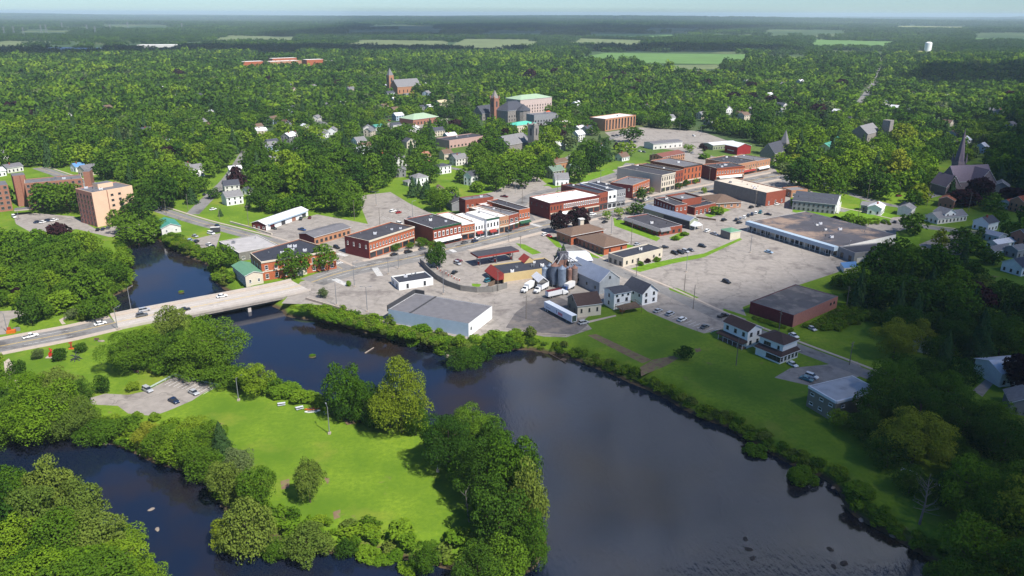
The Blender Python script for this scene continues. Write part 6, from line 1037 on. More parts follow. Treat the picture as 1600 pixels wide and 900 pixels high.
# bank undergrowth along the water's edge
bm_ = protos('bush', 2)[:2] + protos('light', 2)[:2] + protos('willow', 2)[:1] + protos('maple', 2)[:1]; pts, scl, rot, pid = [], [], [], []
sh = [Vector(p) for p in RIV]; g = np.random.default_rng(77)
skip = wpoly([(130, 470), (480, 440), (490, 500), (170, 520)], WL)
for i in range(len(sh)):
    a, b = sh[i], sh[(i + 1) % len(sh)]; L = (b - a).length; d = (b - a).normalized(); n2 = Vector((-d.y, d.x))
    m0 = (a + b) / 2 + n2 * 2
    if inpoly(np.array([m0.x]), np.array([m0.y]), RIV)[0]: n2 = -n2
    qx = toPx(*((a + b) / 2), 0); dens = 1.2 if qx[0] > 830 else 1.15
    if qx[1] > 835 and qx[0] < 830: dens *= .55
    if qx[1] > 1000: continue
    for k in range(int(L * dens * 2.4)):
        o_ = g.uniform(.4, 5.5 if qx[0] < 830 else 3.2); p = a + d * g.uniform(0, L) + n2 * o_
        if inpoly(np.array([p.x]), np.array([p.y]), skip)[0]: continue
        s = (.5 + 3.2 * g.random() ** 2.4) * (.75 if qx[0] > 830 else 1); el = g.uniform(1.0, 2.4); pts.append((p.x, p.y, min(0, WL + .1 + o_ * .8) - .15)); scl.append((s * el, s * g.uniform(1.0, 1.7), s * g.uniform(.6, 1.15))); rot.append(g.uniform(0, 6.28)); pid.append(int(g.integers(6)))
def zone_bush(pts_px, n, s0, s1):
    poly = wpoly(pts_px); a = np.array(poly); k = 0
    while k < n:
        x, y = g.uniform(*a[:, 0][[a[:, 0].argmin(), a[:, 0].argmax()]]), g.uniform(a[:, 1].min(), a[:, 1].max())
        if inpoly(np.array([x]), np.array([y]), poly)[0]: s = g.uniform(s0, s1); pts.append((x, y, -.2)); scl.append((s * 1.4, s * 1.4, s)); rot.append(g.uniform(0, 6.28)); pid.append(int(g.integers(6))); k += 1
zone_bush([(455, 482), (500, 482), (600, 510), (700, 535), (700, 545), (600, 522), (500, 498)], 170, 1.2, 3)
zone_bush([(1258, 512), (1320, 478), (1372, 488), (1368, 498), (1300, 520)], 190, 1.4, 2.4)
zone_bush([(1175, 495), (1240, 517), (1236, 521), (1176, 500)], 50, .8, 1.6); zone_bush([(1320, 466), (1335, 452), (1350, 470), (1330, 480)], 40, 1, 2.4)
zone_bush([(977, 345), (1030, 363), (1028, 368), (975, 350)], 50, .7, 1.4); zone_bush([(1330, 340), (1390, 345), (1392, 352), (1340, 350)], 46, .8, 1.8); zone_bush([(260, 372), (340, 396), (338, 404), (262, 380)], 70, 1, 2.6); zone_bush([(1175, 352), (1300, 392), (1298, 395), (1174, 356)], 26, .5, 1.1)
scatter('bank_undergrowth', pts, scl, rot, pid, bm_)
# ------------------------------------------------------------------ vehicles
def paint(n, c, metal=.15):
    k = 'paint_' + n
    if k in MATS: return MATS[k]
    m = mat(k, c, .28, .02, 1., .5, metal); return m
CARC = {'white': (.72, .72, .72), 'silver': (.42, .43, .45), 'black': (.012, .012, .014), 'grey': (.11, .115, .12), 'red': (.42, .02, .018), 'blue': (.03, .07, .2), 'dark red': (.13, .012, .016), 'dark blue': (.015, .03, .075), 'teal': (.03, .16, .2), 'light blue': (.3, .42, .55)}
TYRE = mat('tyre_rubber', (.015, .015, .016), .9, .1, 2.)
def loft(secs, m):
    """secs: (x, half width bottom, half width top, z bottom, z top)"""
    mb = MB(); R_ = []
    for x, wb, wt, z0, z1 in secs: R_.append([(x, -wb, z0), (x, wb, z0), (x, wb * 1.0, z0 + (z1 - z0) * .62), (x, wt, z1), (x, -wt, z1), (x, -wb, z0 + (z1 - z0) * .62)])
    for a, b in zip(R_[:-1], R_[1:]):
        for k in range(6): j = (k + 1) % 6; mb.face([a[k], a[j], b[j], b[k]], m)
    mb.face(R_[0][::-1], m); mb.face(R_[-1], m); return mb
CM = {}
def car_meshes(kind, color):
    k = (kind, color)
    if k in CM: return CM[k]
    pm = paint(color.replace(' ', '_'), CARC[color]); H_ = {'sedan': .0, 'suv': .28, 'van': .45, 'pickup': .25}[kind]; L = {'sedan': 2.3, 'suv': 2.3, 'van': 2.5, 'pickup': 2.75}[kind]; w = .92
    zb, zh = .28, .82 + H_ * .6
    if kind == 'pickup': body = loft([(-L, .85, .8, .4, zh), (-.6, w, .88, .35, zh), (1.0, w, .88, .35, zh), (L - .25, .9, .82, .35, zh - .08), (L, .8, .72, .45, zh - .3)], pm)
    else: body = loft([(-L, .78, .7, .42, zh - .12), (-L + .2, .9, .82, zb, zh), (-1, w, .88, zb, zh + .04), (1.0, w, .88, zb, zh), (L - .25, .9, .8, zb, zh - .1), (L, .76, .66, .42, zh - .32)], pm)
    if kind == 'pickup': body.prism([(-L + .15, -.72), (-.75, -.72), (-.75, .72), (-L + .15, .72)], zh + .005, zh + .012, TRIMD)
    r0, r1, r2, r3 = {'sedan': (-1.75, -1.05, .35, 1.1), 'suv': (-2.15, -1.9, .4, 1.1), 'van': (-2.35, -2.2, .9, 1.7), 'pickup': (-.65, -.5, .55, 1.2)}[kind]; zt = 1.42 + H_; zs = zh - .02
    gl = MB(); bt_ = [(r0, -.84, zs), (r3, -.84, zs), (r3, .84, zs), (r0, .84, zs)]; tp = [(r1, -.66, zt - .06), (r2, -.66, zt - .06), (r2, .66, zt - .06), (r1, .66, zt - .06)]
    for i in range(4): j = (i + 1) % 4; gl.face([bt_[i], bt_[j], tp[j], tp[i]], DKGLASS)
    rf = MB(); rf.prism([(r1 - .06, -.7), (r2 + .08, -.7), (r2 + .08, .7), (r1 - .06, .7)], zt - .07, zt, pm, bottom=True)
    for s in (-1, 1):
        for xm in ((r1 + r2) / 2,): rf.tube((xm, s * .84, zs), (xm, s * .68, zt - .05), .05, .05, pm, 4)
    wh = MB(); wh.tube((0, -.12, 0), (0, .12, 0), .34, .34, TYRE, 12); wh.tube((0, -.13, 0), (0, .13, 0), .2, .2, STEEL, 8)
    hl = MB(); hl.box((0, 0, 0), .08, .3, .14, TRIMW)
    CM[k] = (body.mesh('body'), gl.mesh('cabin_glass'), rf.mesh('roof'), wh.mesh('wheel'), hl.mesh('headlight'), L); return CM[k]
def car(px, py, hx, hy, color, kind, where, z=.03, group='cars and pickups around the town'):
    p = P(px, py, z); q = P(px + hx, py + hy, z); a = math.atan2(q.y - p.y, q.x - p.x); b, gl, rf, wh, hl, L = car_meshes(kind, color); word = {'sedan': 'car', 'suv': 'suv', 'van': 'van', 'pickup': 'pickup truck'}[kind]
    t = thing('parked_car' if kind in ('sedan', 'suv') else word.replace(' ', '_'), f'{color} {word} {where}', word if kind != 'pickup' else 'pickup', p, group); t.rotation_euler = (0, 0, a)
    link('body', b, t); link('cabin_glass', gl, t); link('roof', rf, t)
    for sx_ in (-1, 1):
        for sy_ in (-1, 1): link('wheel', wh, t, (sx_ * L * .62, sy_ * .84, .34))
        link('headlight', hl, t, (L - .12, sx_ * .62, .62))
    return t
D1 = (10, -3); 
CARS = """48,527,10,-2.5,white,pickup,driving on the main road towards the bridge;157,507,10,-2.5,white,sedan,driving onto the bridge approach;226,486,10,-2,silver,suv,crossing the bridge beside a dark suv;222,494,10,-2,grey,suv,crossing the bridge behind the trees;347,464,10,-2,white,sedan,crossing the bridge alone;289,485,10,-2,black,sedan,half hidden by trees on the bridge
231,611,8,4,silver,suv,in the park car park by the fence corner;272,628,8,4,dark blue,sedan,in the middle of the park car park;303,615,8,4,silver,sedan,in the park car park nearest the picnic lawn
59,348,8,-2,dark blue,sedan,parked first in the western yard;68,348,8,-2,white,sedan,parked second in the western yard;76,346,8,-2,dark blue,suv,parked third in the western yard;85,345,8,-2,white,sedan,parked last in the western yard;78,356,8,-2,dark red,sedan,alone in the lane of the western yard;153,360,5,-6,black,sedan,by the tan apartment block nearest the yard;161,359,5,-6,dark blue,sedan,between two cars by the tan apartment block;169,357,5,-6,grey,sedan,by the tan apartment block under the trees;22,340,6,4,white,van,parked by the brick apartment entrance
288,376,7,-6,grey,suv,parked first beside the pool;297,377,7,-6,light blue,suv,parked second beside the pool;307,379,7,-5,black,suv,parked third beside the pool;305,370,9,3,silver,sedan,behind the row beside the pool;327,384,8,4,white,pickup,by the pale flat roofed building;333,387,8,4,black,sedan,by the tree near the pale flat roofed building;330,366,10,2,white,van,beside the small sign trailer at the lot edge;340,354,9,4,dark blue,sedan,driving on the west street;252,325,9,-1,silver,sedan,waiting at the west street junction;333,328,9,-2,white,sedan,turning at the west street junction;319,305,6,-7,black,sedan,parked under the small tree on hill street;326,302,6,-7,dark blue,suv,parked behind another on hill street;276,298,9,2,grey,sedan,in the drive under the pines;290,297,8,2,red,sedan,in the drive beside the hill street
428,358,8,2,black,sedan,at the end of the white roofed garage;470,343,3,-7,black,pickup,at a bay of the white roofed garage;484,341,3,-7,dark red,sedan,at the last bay of the white roofed garage;472,360,9,2,blue,pickup,in the garage yard;497,378,7,-3,white,sedan,beside the long brick garage;526,388,8,3,black,suv,at the corner behind the brick bank
614,331,9,-2,white,suv,beside the red car in the upper car park;623,333,9,-3,red,sedan,bright in the upper car park;640,342,8,-4,dark blue,sedan,at the upper car park edge;639,347,8,-4,black,sedan,behind the brick block roof;624,351,8,3,white,van,parked behind the maroon block
716,409,10,-1,dark red,sedan,leaving the fuel station;715,413,9,4,silver,suv,beside the fuel station forecourt;710,427,8,-5,black,sedan,on the store car park by the curved wall;768,407,8,5,white,sedan,beside the fuel canopy;793,397,8,4,black,pickup,under the fuel canopy;763,440,9,-3,teal,suv,by the red store roof;770,438,9,-3,black,suv,against the yellow store
726,380,9,-3,grey,sedan,on main street before the brick shops;742,378,9,-3,dark blue,suv,moving on main street by the white shops;744,374,9,-3,white,sedan,parked by the white shops;616,399,9,-2,black,sedan,at the kerb of the maroon block;638,395,9,-2,black,suv,parked outside the brick block;660,390,9,-2,grey,sedan,outside the arched window shop;795,362,9,-3,black,sedan,outside the green awning shop;852,368,9,-2,white,suv,on the corner by the purple trees;858,370,8,3,red,sedan,by the brown roofed office;926,336,9,-1,white,suv,outside the white roofed brick block;945,348,9,-3,black,sedan,parked by the small street trees;968,343,9,-3,grey,sedan,parked by the bank lawn;1009,313,9,-4,white,sedan,near the orange brick shop;1014,310,9,-4,silver,sedan,second near the orange brick shop;1003,316,9,-4,black,suv,nearest the green tree on main street;995,338,9,-1,dark blue,sedan,beside the dark shrub on main street
995,383,9,-3,silver,sedan,beside the tall pole of the side car park;1037,388,9,-1,black,pickup,by the end of the white office;1054,397,9,3,black,suv,first of the dark row by the green strip;1063,396,9,3,black,suv,second of the dark row by the green strip;1071,394,9,3,silver,suv,third of the dark row by the green strip;1079,392,9,3,grey,sedan,last of the dark row by the green strip;1097,386,9,2,black,suv,alone beside the green strip;1105,362,8,-3,white,suv,near the green pyramid kiosk;1116,367,9,3,silver,pickup,against the green pyramid kiosk;1131,345,9,-3,black,suv,driving past the plaza corner;1150,345,4,-6,black,suv,first in the row by the plaza;1157,343,4,-6,silver,suv,second in the row by the plaza;1163,341,4,-6,white,suv,third in the row by the plaza;1169,338,4,-6,grey,suv,fourth in the row by the plaza;1175,336,4,-6,dark blue,suv,fifth in the row by the plaza;1181,334,4,-6,white,suv,sixth in the row by the plaza;1188,333,5,-6,teal,van,by the plaza roof corner;1200,336,9,1,black,sedan,beside the teal van;1155,349,8,-2,black,sedan,alone before the plaza row;1150,321,7,3,white,van,at the brown restaurant;1174,325,9,-3,black,suv,below the cream roofed brick wall;1185,323,9,-3,black,sedan,behind the dark suv at the brick wall;1214,320,9,-2,white,sedan,beside the cream roofed brick building;1205,319,8,-3,dark blue,sedan,by the cream roofed brick corner;1102,328,6,4,black,sedan,outside the low brick garage
1135,442,8,3,black,suv,alone in the big car park;1201,395,9,2,light blue,sedan,alone near the plaza;1028,487,9,-3,silver,sedan,first in the row behind the black roofed house;1047,492,9,-4,silver,suv,second in the row behind the black roofed house;1066,501,9,-4,white,suv,third in the row behind the black roofed house;1101,512,9,-4,grey,sedan,fourth in the row behind the black roofed house;1130,495,8,-2,black,pickup,on river street by the gabled white house;912,506,9,-2,silver,suv,parked at the end of the trailer
1238,571,9,5,white,sedan,beside the two tiered house;1260,594,9,3,teal,sedan,in front of a white car at the grey block;1268,590,9,3,white,suv,behind the teal car;1240,526,9,5,white,sedan,on river street behind the two tiered house;1268,515,8,4,silver,sedan,at the hedge by the pink warehouse
1404,307,9,-1,dark red,suv,on the park street;1380,347,6,-3,black,sedan,beside the long white house;1398,348,3,-6,black,sedan,under the white carport;958,213,9,1,black,sedan,first in the upper car park;964,212,9,1,dark blue,sedan,second in the upper car park;1084,213,8,3,white,suv,at the upper car park edge;1082,240,8,-2,silver,sedan,behind the long low store;1000,237,8,2,white,sedan,by the long low store;1006,238,8,2,grey,sedan,next to the white one by the long low store;788,308,9,1,dark red,pickup,in the lot behind the green awning shop;905,222,9,1,white,sedan,on elm street;722,248,8,3,blue,van,beside the grey house;606,183,8,2,white,sedan,by the square;640,197,8,2,silver,suv,parked on the square;596,196,8,3,white,van,near the square trees;590,188,8,2,grey,sedan,at the square edge;608,189,8,2,red,sedan,red dot on the square"""
for row in CARS.replace('\n', ';').split(';'):
    a = row.split(','); car(float(a[0]), float(a[1]), float(a[2]), float(a[3]), a[4], a[5], ','.join(a[6:]), z=.09 if 172 < float(a[0]) < 480 and 455 < float(a[1]) < 500 else .03)
def truck(px, py, hx, hy, label, cabm, boxm, topm=None, bl=6.0, z=.03):
    p = P(px, py, z); q = P(px + hx, py + hy, z); a = math.atan2(q.y - p.y, q.x - p.x); t = thing('truck', label, 'truck', p, 'trucks at the mill'); t.rotation_euler = (0, 0, a)
    mb = MB(); mb.box((-bl / 2 - .4, 0, 1.0), bl, 2.4, 2.3, boxm, 0, topm or boxm); mb.obj('cargo_box', t)
    mb = loft([(.2, 1.05, .95, .6, 2.5), (1.2, 1.1, .95, .55, 2.6), (1.75, 1.1, .95, .55, 1.75), (3.2, .95, .8, .55, 1.55)], cabm); mb.obj('cab', t)
    mb = MB(); mb.face([(1.28, -.85, 2.5), (1.28, .85, 2.5), (1.82, .9, 1.8), (1.82, -.9, 1.8)][::-1], DKGLASS); mb.obj('windscreen', t)
    mb = MB(); mb.box((-1.5, 0, .6), bl + 4, .9, .35, TRIMD); mb.obj('chassis', t)
    w_ = MB(); w_.tube((0, -.2, 0), (0, .2, 0), .5, .5, TYRE, 12); w_.tube((0, -.21, 0), (0, .21, 0), .26, .26, STEEL, 8); wm = w_.mesh('wheel')
    for x in (2.4, -bl + .6, -bl + 1.9):
        for s in (-1, 1): link('wheel', wm, t, (x, s * 1.0, .5))
pw = paint('white', None)
truck(822, 455, -8, 5, 'white hopper truck nearest the curved wall', pw, pw, METALW, 6); truck(842, 456, -9, 5, 'white high sided truck second in the mill row', pw, mat('cargo_white', (.7, .7, .7), .6, .05, 1.), TRIMD, 6.5)
truck(877, 461, 9, -2, 'white truck with dark red topped cargo box', pw, MATS['cargo_white'], mat('tarp_dark_red', (.12, .015, .02), .8, .1, 1.), 7.5); truck(884, 455, -9, 5, 'dark blue truck with white tank body beside the barn house', paint('truck_blue', (.02, .06, .2)), MATS['cargo_white'], OFFW, 6)
p0, p1 = P(854, 484, 0), P(897, 507, 0); d = p1 - p0; a = math.atan2(d.y, d.x); t = thing('semi_trailer', 'long white box trailer with red lettering parked beside the beige barn house', 'trailer', (p0 + p1) / 2); t.rotation_euler = (0, 0, a); L = d.length
TL = mat('trailer_white', (.66, .7, .76), .55, .05, .6)
mb = MB(); mb.box((0, 0, 1.15), L, 2.6, 2.85, TL); mb.obj('cargo_box', t); mb = MB(); mb.box((0, 0, .8), L * .9, 1.2, .3, TRIMD); mb.obj('chassis', t)
mb = MB(); mb.face([(L / 2 + .03, -1.1, 1.3), (L / 2 + .03, 1.1, 1.3), (L / 2 + .03, 1.1, 3.8), (L / 2 + .03, -1.1, 3.8)], mat('door_dark_green', (.03, .05, .04), .6, .1, 1.)); mb.obj('rear_door', t)
RED2 = mat('lettering_red', (.55, .05, .1), .7, .05, 1.); DKB = mat('lettering_grey', (.3, .33, .42), .7, .05, 1.)
mb = MB()
for k in range(5): mb.prism([(.4 + k * .62, -1.33), (.85 + k * .62, -1.33), (.85 + k * .62, -1.3), (.4 + k * .62, -1.3)], 1.7, 2.75 - .1 * (k % 2), RED2, bottom=True)
mb.prism([(.1, -1.33), (3.6, -1.33), (3.6, -1.3), (.1, -1.3)], 1.45, 1.6, RED2, bottom=True); mb.prism([(-1, -1.33), (-.4, -1.33), (-.4, -1.3), (-1, -1.3)], 1.8, 3.1, DKB, bottom=True)
mb.prism([(-L * .42, -1.33), (-L * .42 + 3, -1.33), (-L * .42 + 3, -1.3), (-L * .42, -1.3)], 2.0, 2.35, DKB, bottom=True); mb.obj('lettering', t)
w_ = MB(); w_.tube((0, -.2, 0), (0, .2, 0), .5, .5, TYRE, 12); w_.tube((0, -.21, 0), (0, .21, 0), .3, .3, TRIMW, 10); wm = w_.mesh('wheel')
for x in (-L / 2 + 1.2, -L / 2 + 2.6):
    for s in (-1, 1): link('wheel', wm, t, (x, s * 1.05, .5))
for s in (-1, 1): mb = MB(); mb.box((L * .3, s * .8, 0), .25, .25, .9, STEEL); mb.obj('landing_leg', t)
# ------------------------------------------------------------------ poles and lamps
def pole(px, py, h, label, arms=1, lamp=False, group='utility poles', transf=False, ang=0, z=0):
    p = P(px, py, z); t = thing('utility_pole' if not lamp else 'street_lamp', label, 'pole' if not lamp else 'lamp', p, group); mb = MB(); m = STEEL if lamp else POLEM; mb.tube((0, 0, -.3), (0, 0, h), .17, .11, m, 7); mb.obj('post', t)
    if lamp:
        mb = MB(); a = ang
        for s in ((0,) if arms == 1 else (0, math.pi)): mb.tube((0, 0, h - .1), (math.cos(a + s) * 1.8, math.sin(a + s) * 1.8, h + .25), .06, .05, m, 5); mb.box((math.cos(a + s) * 2.0, math.sin(a + s) * 2.0, h + .18), .8, .35, .16, STEEL, a)
        mb.obj('lamp_arm', t); mb = MB(); mb.box((0, 0, -.2), .8, .8, .8, conc); mb.obj('base', t)
    else:
        for k in range(arms): mb = MB(); mb.box((0, 0, h - .6 - k * 1.0), 2.4, .14, .14, POLEM, GA + 1.2 + ang); mb.obj('crossarm', t)
        if transf: mb = MB(); mb.tube((.4, 0, h - 3.2), (.4, 0, h - 2.1), .3, .3, STEEL, 8); mb.obj('transformer', t)
    return t
PL = [(515, 678, 9, 'lone lamp pole in the middle of the park lawn', 1, True), (373, 626, 8, 'lamp pole between the car park fence and picnic tables', 1, True), (684, 737, 8, 'lamp pole under the dark park trees', 1, True), (247, 565, 8, 'pole among the trees below the bridge', 1, True), (291, 583, 8, 'pole behind the park car park', 1, True),
 (1322, 482, 10, 'tall wooden pole behind the pink warehouse', 2, False), (1346, 468, 10, 'wooden pole with transformer at the dark grove edge', 2, False), (1217, 517, 9, 'wooden pole before the pink warehouse corner', 2, False), (1150, 571, 11, 'plain pole on the river lawn', 0, False), (1327, 570, 9, 'wooden pole on river street near the grey block', 2, False), (1083, 483, 11, 'pole beside the row of parked cars', 0, False), (1069, 455, 8, 'pole with white sign plate at the car park', 1, False), (994, 432, 9, 'pole with crossarms behind the black roofed house', 2, False), (1385, 630, 9, 'pole hidden by the dark woods', 2, False),
 (1172, 395, 9, 'lamp pole on a green island in the big car park', 2, True), (1072, 425, 9, 'lamp pole on a round island at the car park edge', 2, True), (1325, 398, 7, 'thin pole before the plaza wing', 1, True), (986, 385, 14, 'tall pole beside the brown roofed office', 1, False), (955, 367, 14, 'tall pole in the side car park', 0, True), (822, 498, 10, 'wooden pole in the trailer yard', 1, False), (778, 455, 10, 'pale pole at the yellow store fence', 1, False), (693, 460, 11, 'tall slim lamp above the curved wall', 1, True),
 (526, 477, 10, 'lamp pole at the bridge end lot', 1, True), (574, 487, 11, 'lamp pole in the kiosk lot', 2, True), (554, 448, 12, 'traffic signal mast at the bridge junction', 1, True), (607, 428, 7, 'traffic signal by the kiosk', 1, True), (623, 420, 9, 'traffic signal mast at the store corner', 1, True), (552, 397, 7, 'lamp by the maroon wall', 1, True), (205, 485, 10, 'white lamp on the far side of the bridge', 1, True), (184, 515, 9, 'lamp on the near side of the bridge approach', 1, True), (12, 520, 8, 'lamp at the western road end', 1, True),
 (389, 355, 13, 'tall pale pole before the white roofed garage', 1, False), (294, 327, 10, 'pole at the west street junction', 1, False), (343, 343, 9, 'pole past the west street junction', 1, False), (260, 335, 9, 'pole by the teal roofed house', 1, False), (251, 318, 9, 'thin pole by the pines', 0, False), (554, 343, 12, 'grey pole behind the long garage', 1, False), (594, 360, 13, 'pole behind the maroon block roof', 1, False), (588, 321, 9, 'lamp pole in the upper car park', 2, True), (645, 345, 12, 'lamp pole at the upper car park edge', 1, True), (816, 318, 11, 'pole in the lot behind the shops', 1, False), (805, 303, 10, 'lamp pole by the narrow victorian house lot', 2, True), (871, 300, 12, 'pole beside the lane house', 1, False), (938, 288, 10, 'lamp pole behind the row of black roofs', 1, True), (764, 296, 6, 'sign pole beside the victorian house', 1, False),
 (795, 378, 6, 'signal post at the fuel station corner', 1, True), (813, 388, 7, 'sign pole on the fuel station lawn', 1, False), (1180, 322, 10, 'pole with meter beside the cream roofed wall', 2, False), (1233, 325, 10, 'pole by the boarding house', 1, False), (1340, 345, 14, 'tall pole before the long white house', 1, False), (1355, 312, 14, 'tall pole by the dark park tree', 1, False), (1448, 322, 14, 'white pole at the hall corner', 1, False), (1513, 330, 12, 'leaning pole before the purple trees', 1, False), (1404, 302, 8, 'pole on the park street', 1, False), (1303, 298, 10, 'lamp post in the park green', 1, True), (1108, 283, 10, 'pole at the side lane corner', 1, False), (1019, 262, 13, 'tall pole behind the cream shop', 2, False), (1095, 212, 9, 'lamp pole in the upper lots', 1, True), (1062, 206, 9, 'second lamp pole in the upper lots', 1, True), (663, 173, 16, 'slim radio mast in the upper town', 0, True), (30, 345, 8, 'lamp in the western yard', 1, True)]
for q in PL: pole(*q[:4], arms=q[4], lamp=q[5], group='lamp posts' if q[5] else 'utility poles', transf='transformer' in q[3], ang=(q[0] % 7) * .5, z=.2 if 172 < q[0] < 215 and 480 < q[1] < 520 else 0)
# ------------------------------------------------------------------ park things
def table(px, py, a, lab):
    t = thing('picnic_table', lab, 'picnic table', P(px, py), 'picnic tables on the park lawn'); t.rotation_euler = (0, 0, a); m = mat('table_grey', (.5, .52, .55), .7, .1, 1.)
    mb = MB(); mb.box((0, 0, .72), 2.4, .9, .07, m); mb.obj('tabletop', t)
    for s in (-1, 1):
        mb = MB(); mb.box((0, s * .85, .42), 2.4, .32, .06, m); mb.obj('bench', t)
        for x in (-.8, .8): mb = MB(); mb.tube((x, s * .8, 0), (x, s * .2, .72), .05, .05, STEEL, 4); mb.obj('leg', t)
table(440, 633, .3, 'grey picnic table nearest the car park'); table(468, 639, .5, 'grey picnic table between another table and the canoes'); table(512, 646, .4, 'picnic table in the shade of the shore trees')
for k, (dx, m, lab) in enumerate(((0, ORANGEP, 'orange canoe lying on the lawn by the tables'), (1.6, TRIMW, 'white canoe lying beside the orange canoe'))):
    t = thing('canoe', lab, 'canoe', P(488, 640) + Vector((dx * .3, -dx, 0)), 'canoes on the park lawn'); t.rotation_euler = (0, 0, .2); mb = loft([(-2.4, .05, .05, .2, .5), (-1.4, .35, .42, .05, .42), (0, .42, .5, .02, .4), (1.4, .35, .42, .05, .42), (2.4, .05, .05, .2, .5)], m); mb.obj('hull', t); mb = MB(); mb.prism([(-1.6, -.3), (1.6, -.3), (1.6, .3), (-1.6, .3)], .41, .43, TRIMD); mb.obj('cockpit', t)
t = thing('sculpture', 'red abstract sculpture on pale plinth by the road', 'sculpture', P(80, 558)); mb = MB(); mb.box((0, 0, 0), 3, 2.2, .25, conc); mb.obj('plinth', t); mb = MB()
mb.box((0, 0, .25), 1.3, .5, 1.3, REDP, .3); mb.tube((-.4, 0, 1.5), (.5, 0, 2.4), .35, .3, REDP, 8); mb.tube((.5, 0, 2.3), (-.1, 0, 3.6), .35, .2, REDP, 8); mb.tube((.2, 0, 2.6), (.8, .2, 3.2), .2, .15, REDP, 6); mb.obj('figure', t)
t = thing('sculpture', 'small rust red sculpture beside the round bush at the road', 'sculpture', P(112, 545)); mb = MB(); mb.box((0, 0, 0), 1.8, 1.2, .25, ORANGEP); mb.obj('plinth', t); mb = MB(); mb.tube((0, 0, .2), (0, 0, 2.4), .35, .25, mat('rust_red', (.3, .05, .02), .8, .1, 1.), 8); mb.box((0, 0, 2.2), 1.2, .4, .5, MATS['rust_red'], .4); mb.obj('figure', t)
t = thing('sculpture', 'dark starburst sculpture of crossed beams on the grass', 'sculpture', P(119, 562)); mb = MB()
for k in range(7): a = k * .9; mb.tube((-math.cos(a) * 2, -math.sin(a) * 2, 0), (math.cos(a) * 1.7, math.sin(a) * 1.7, 1.6 + (k % 3) * .5), .16, .1, mat('dark_iron', (.04, .045, .05), .6, .1, 1.), 5)
mb.obj('beams', t)
t = thing('sculpture', 'orange box sculpture with sign at the western road end', 'sculpture', P(18, 520)); mb = MB(); mb.box((0, 0, 0), 3, 1.6, 1.2, ORANGEP, .3); mb.box((-.8, .2, 1.2), 1.2, 1.0, 1.0, mat('rust_red', None), .5); mb.obj('blocks', t); mb = MB(); mb.box((1.2, 1.8, 0), 2.2, .4, 1.5, STEEL, .3); mb.obj('sign', t)
for px, py, lab in ((151, 532, 'dark park bench by the road sculptures'), (213, 583, 'park bench near the bushy trees'), (95, 480, 'bench on the path beyond the road')):
    t = thing('park_bench', lab, 'bench', P(px, py)); mb = MB(); mb.box((0, 0, .42), 1.8, .5, .08, WOOD); mb.obj('seat', t); mb = MB(); mb.box((0, .25, .5), 1.8, .08, .5, WOOD); mb.obj('backrest', t)
    for s in (-.7, .7): mb = MB(); mb.box((s, 0, 0), .08, .45, .42, STEEL); mb.obj('leg', t)
rocks = [(158, 533, .9, 'pale boulder on the grass beside the bench', PALEROCK), (144, 679, .8, 'pale rock at the channel edge under the bank', PALEROCK), (221, 711, .6, 'pale rock in the channel past the bank', PALEROCK), (236, 796, .6, 'pinkish rock alone in the lower channel', PALEROCK), (246, 827, .6, 'small pale stone in the lower channel', PALEROCK), (166, 694, .7, 'small stone by the channel bank rock', PALEROCK), (1165, 842, .6, 'dark rock first of the chain in the wide river', ROCKM), (1170, 858, .7, 'dark rock in the middle of the river chain', ROCKM), (1176, 872, .6, 'dark rock last of the river chain', ROCKM), (1297, 858, .6, 'dark rock near the outer bank', ROCKM), (1318, 880, .8, 'flat dark rock near the outer bank', ROCKM), (1303, 885, .6, 'rock between the outer bank rocks', ROCKM), (1330, 790, .6, 'bank rock under the lower lawn', ROCKM), (1346, 812, .7, 'pale bank rock at the lower lawn', PALEROCK), (1395, 838, .7, 'pale bank rock near the lower woods', PALEROCK), (1302, 762, .5, 'rock at the bend of the lawn bank', PALEROCK), (1440, 862, .7, 'bank rock beside the dead log', ROCKM), (690, 551, 1.1, 'pale shoal rock below the warehouse bank', PALEROCK), (700, 556, 1., 'shoal rock farther from the bank', PALEROCK), (680, 548, .8, 'small shoal rock below the warehouse', PALEROCK), (712, 566, 1.4, 'rock at the bushy spit', ROCKM), (728, 568, 1.5, 'dark rock at the spit end', ROCKM), (880, 562, .9, 'rock at the lawn shore', ROCKM)]
for i, (px, py, s, lab, m) in enumerate(rocks):
    bm = bmesh.new(); bmesh.ops.create_icosphere(bm, subdivisions=2, radius=1); r = random.Random(i)
    for v in bm.verts: v.co *= r.uniform(.8, 1.15); v.co.x *= s * 1.5; v.co.y *= s * .9; v.co.z *= s * .5
    me_ = bpy.data.meshes.new('rock'); bm.to_mesh(me_); bm.free(); me_.materials.append(m); zz = 0.1 if i == 0 else WL + .05; o = link('rock', me_, None, P(px, py, zz)); o.rotation_euler = (0, 0, i * 1.3); tag(o, lab, 'rock', 'rocks in and beside the river')
for i, (a, b, wd) in enumerate((((140, 383), (232, 372), 4), ((150, 374), (205, 371), 3), ((120, 388), (190, 382), 3), ((20, 384), (60, 379), 3))):
    p, q = P(*a, WL), P(*b, WL); d = q - p; bm = bmesh.new(); bmesh.ops.create_icosphere(bm, subdivisions=3, radius=1); r = random.Random(i + 40)
    for v in bm.verts: v.co *= r.uniform(.85, 1.12); v.co.x *= d.length * .5; v.co.y *= wd; v.co.z *= 1.3
    me_ = bpy.data.meshes.new('rock_ledge'); bm.to_mesh(me_); bm.free(); me_.materials.append(PALEROCK); o = link('rock_ledge', me_, None, (p + q) / 2 + Vector((0, 0, .1))); o.rotation_euler = (0, 0, math.atan2(d.y, d.x)); tag(o, ('long pale rock ledge across the head of the pool', 'narrow pale ledge behind the long pool ledge', 'ledge of pale rock at the woods end of the pool', 'short pale ledge far into the woods')[i], 'rock ledge', 'ledges at the pool head')
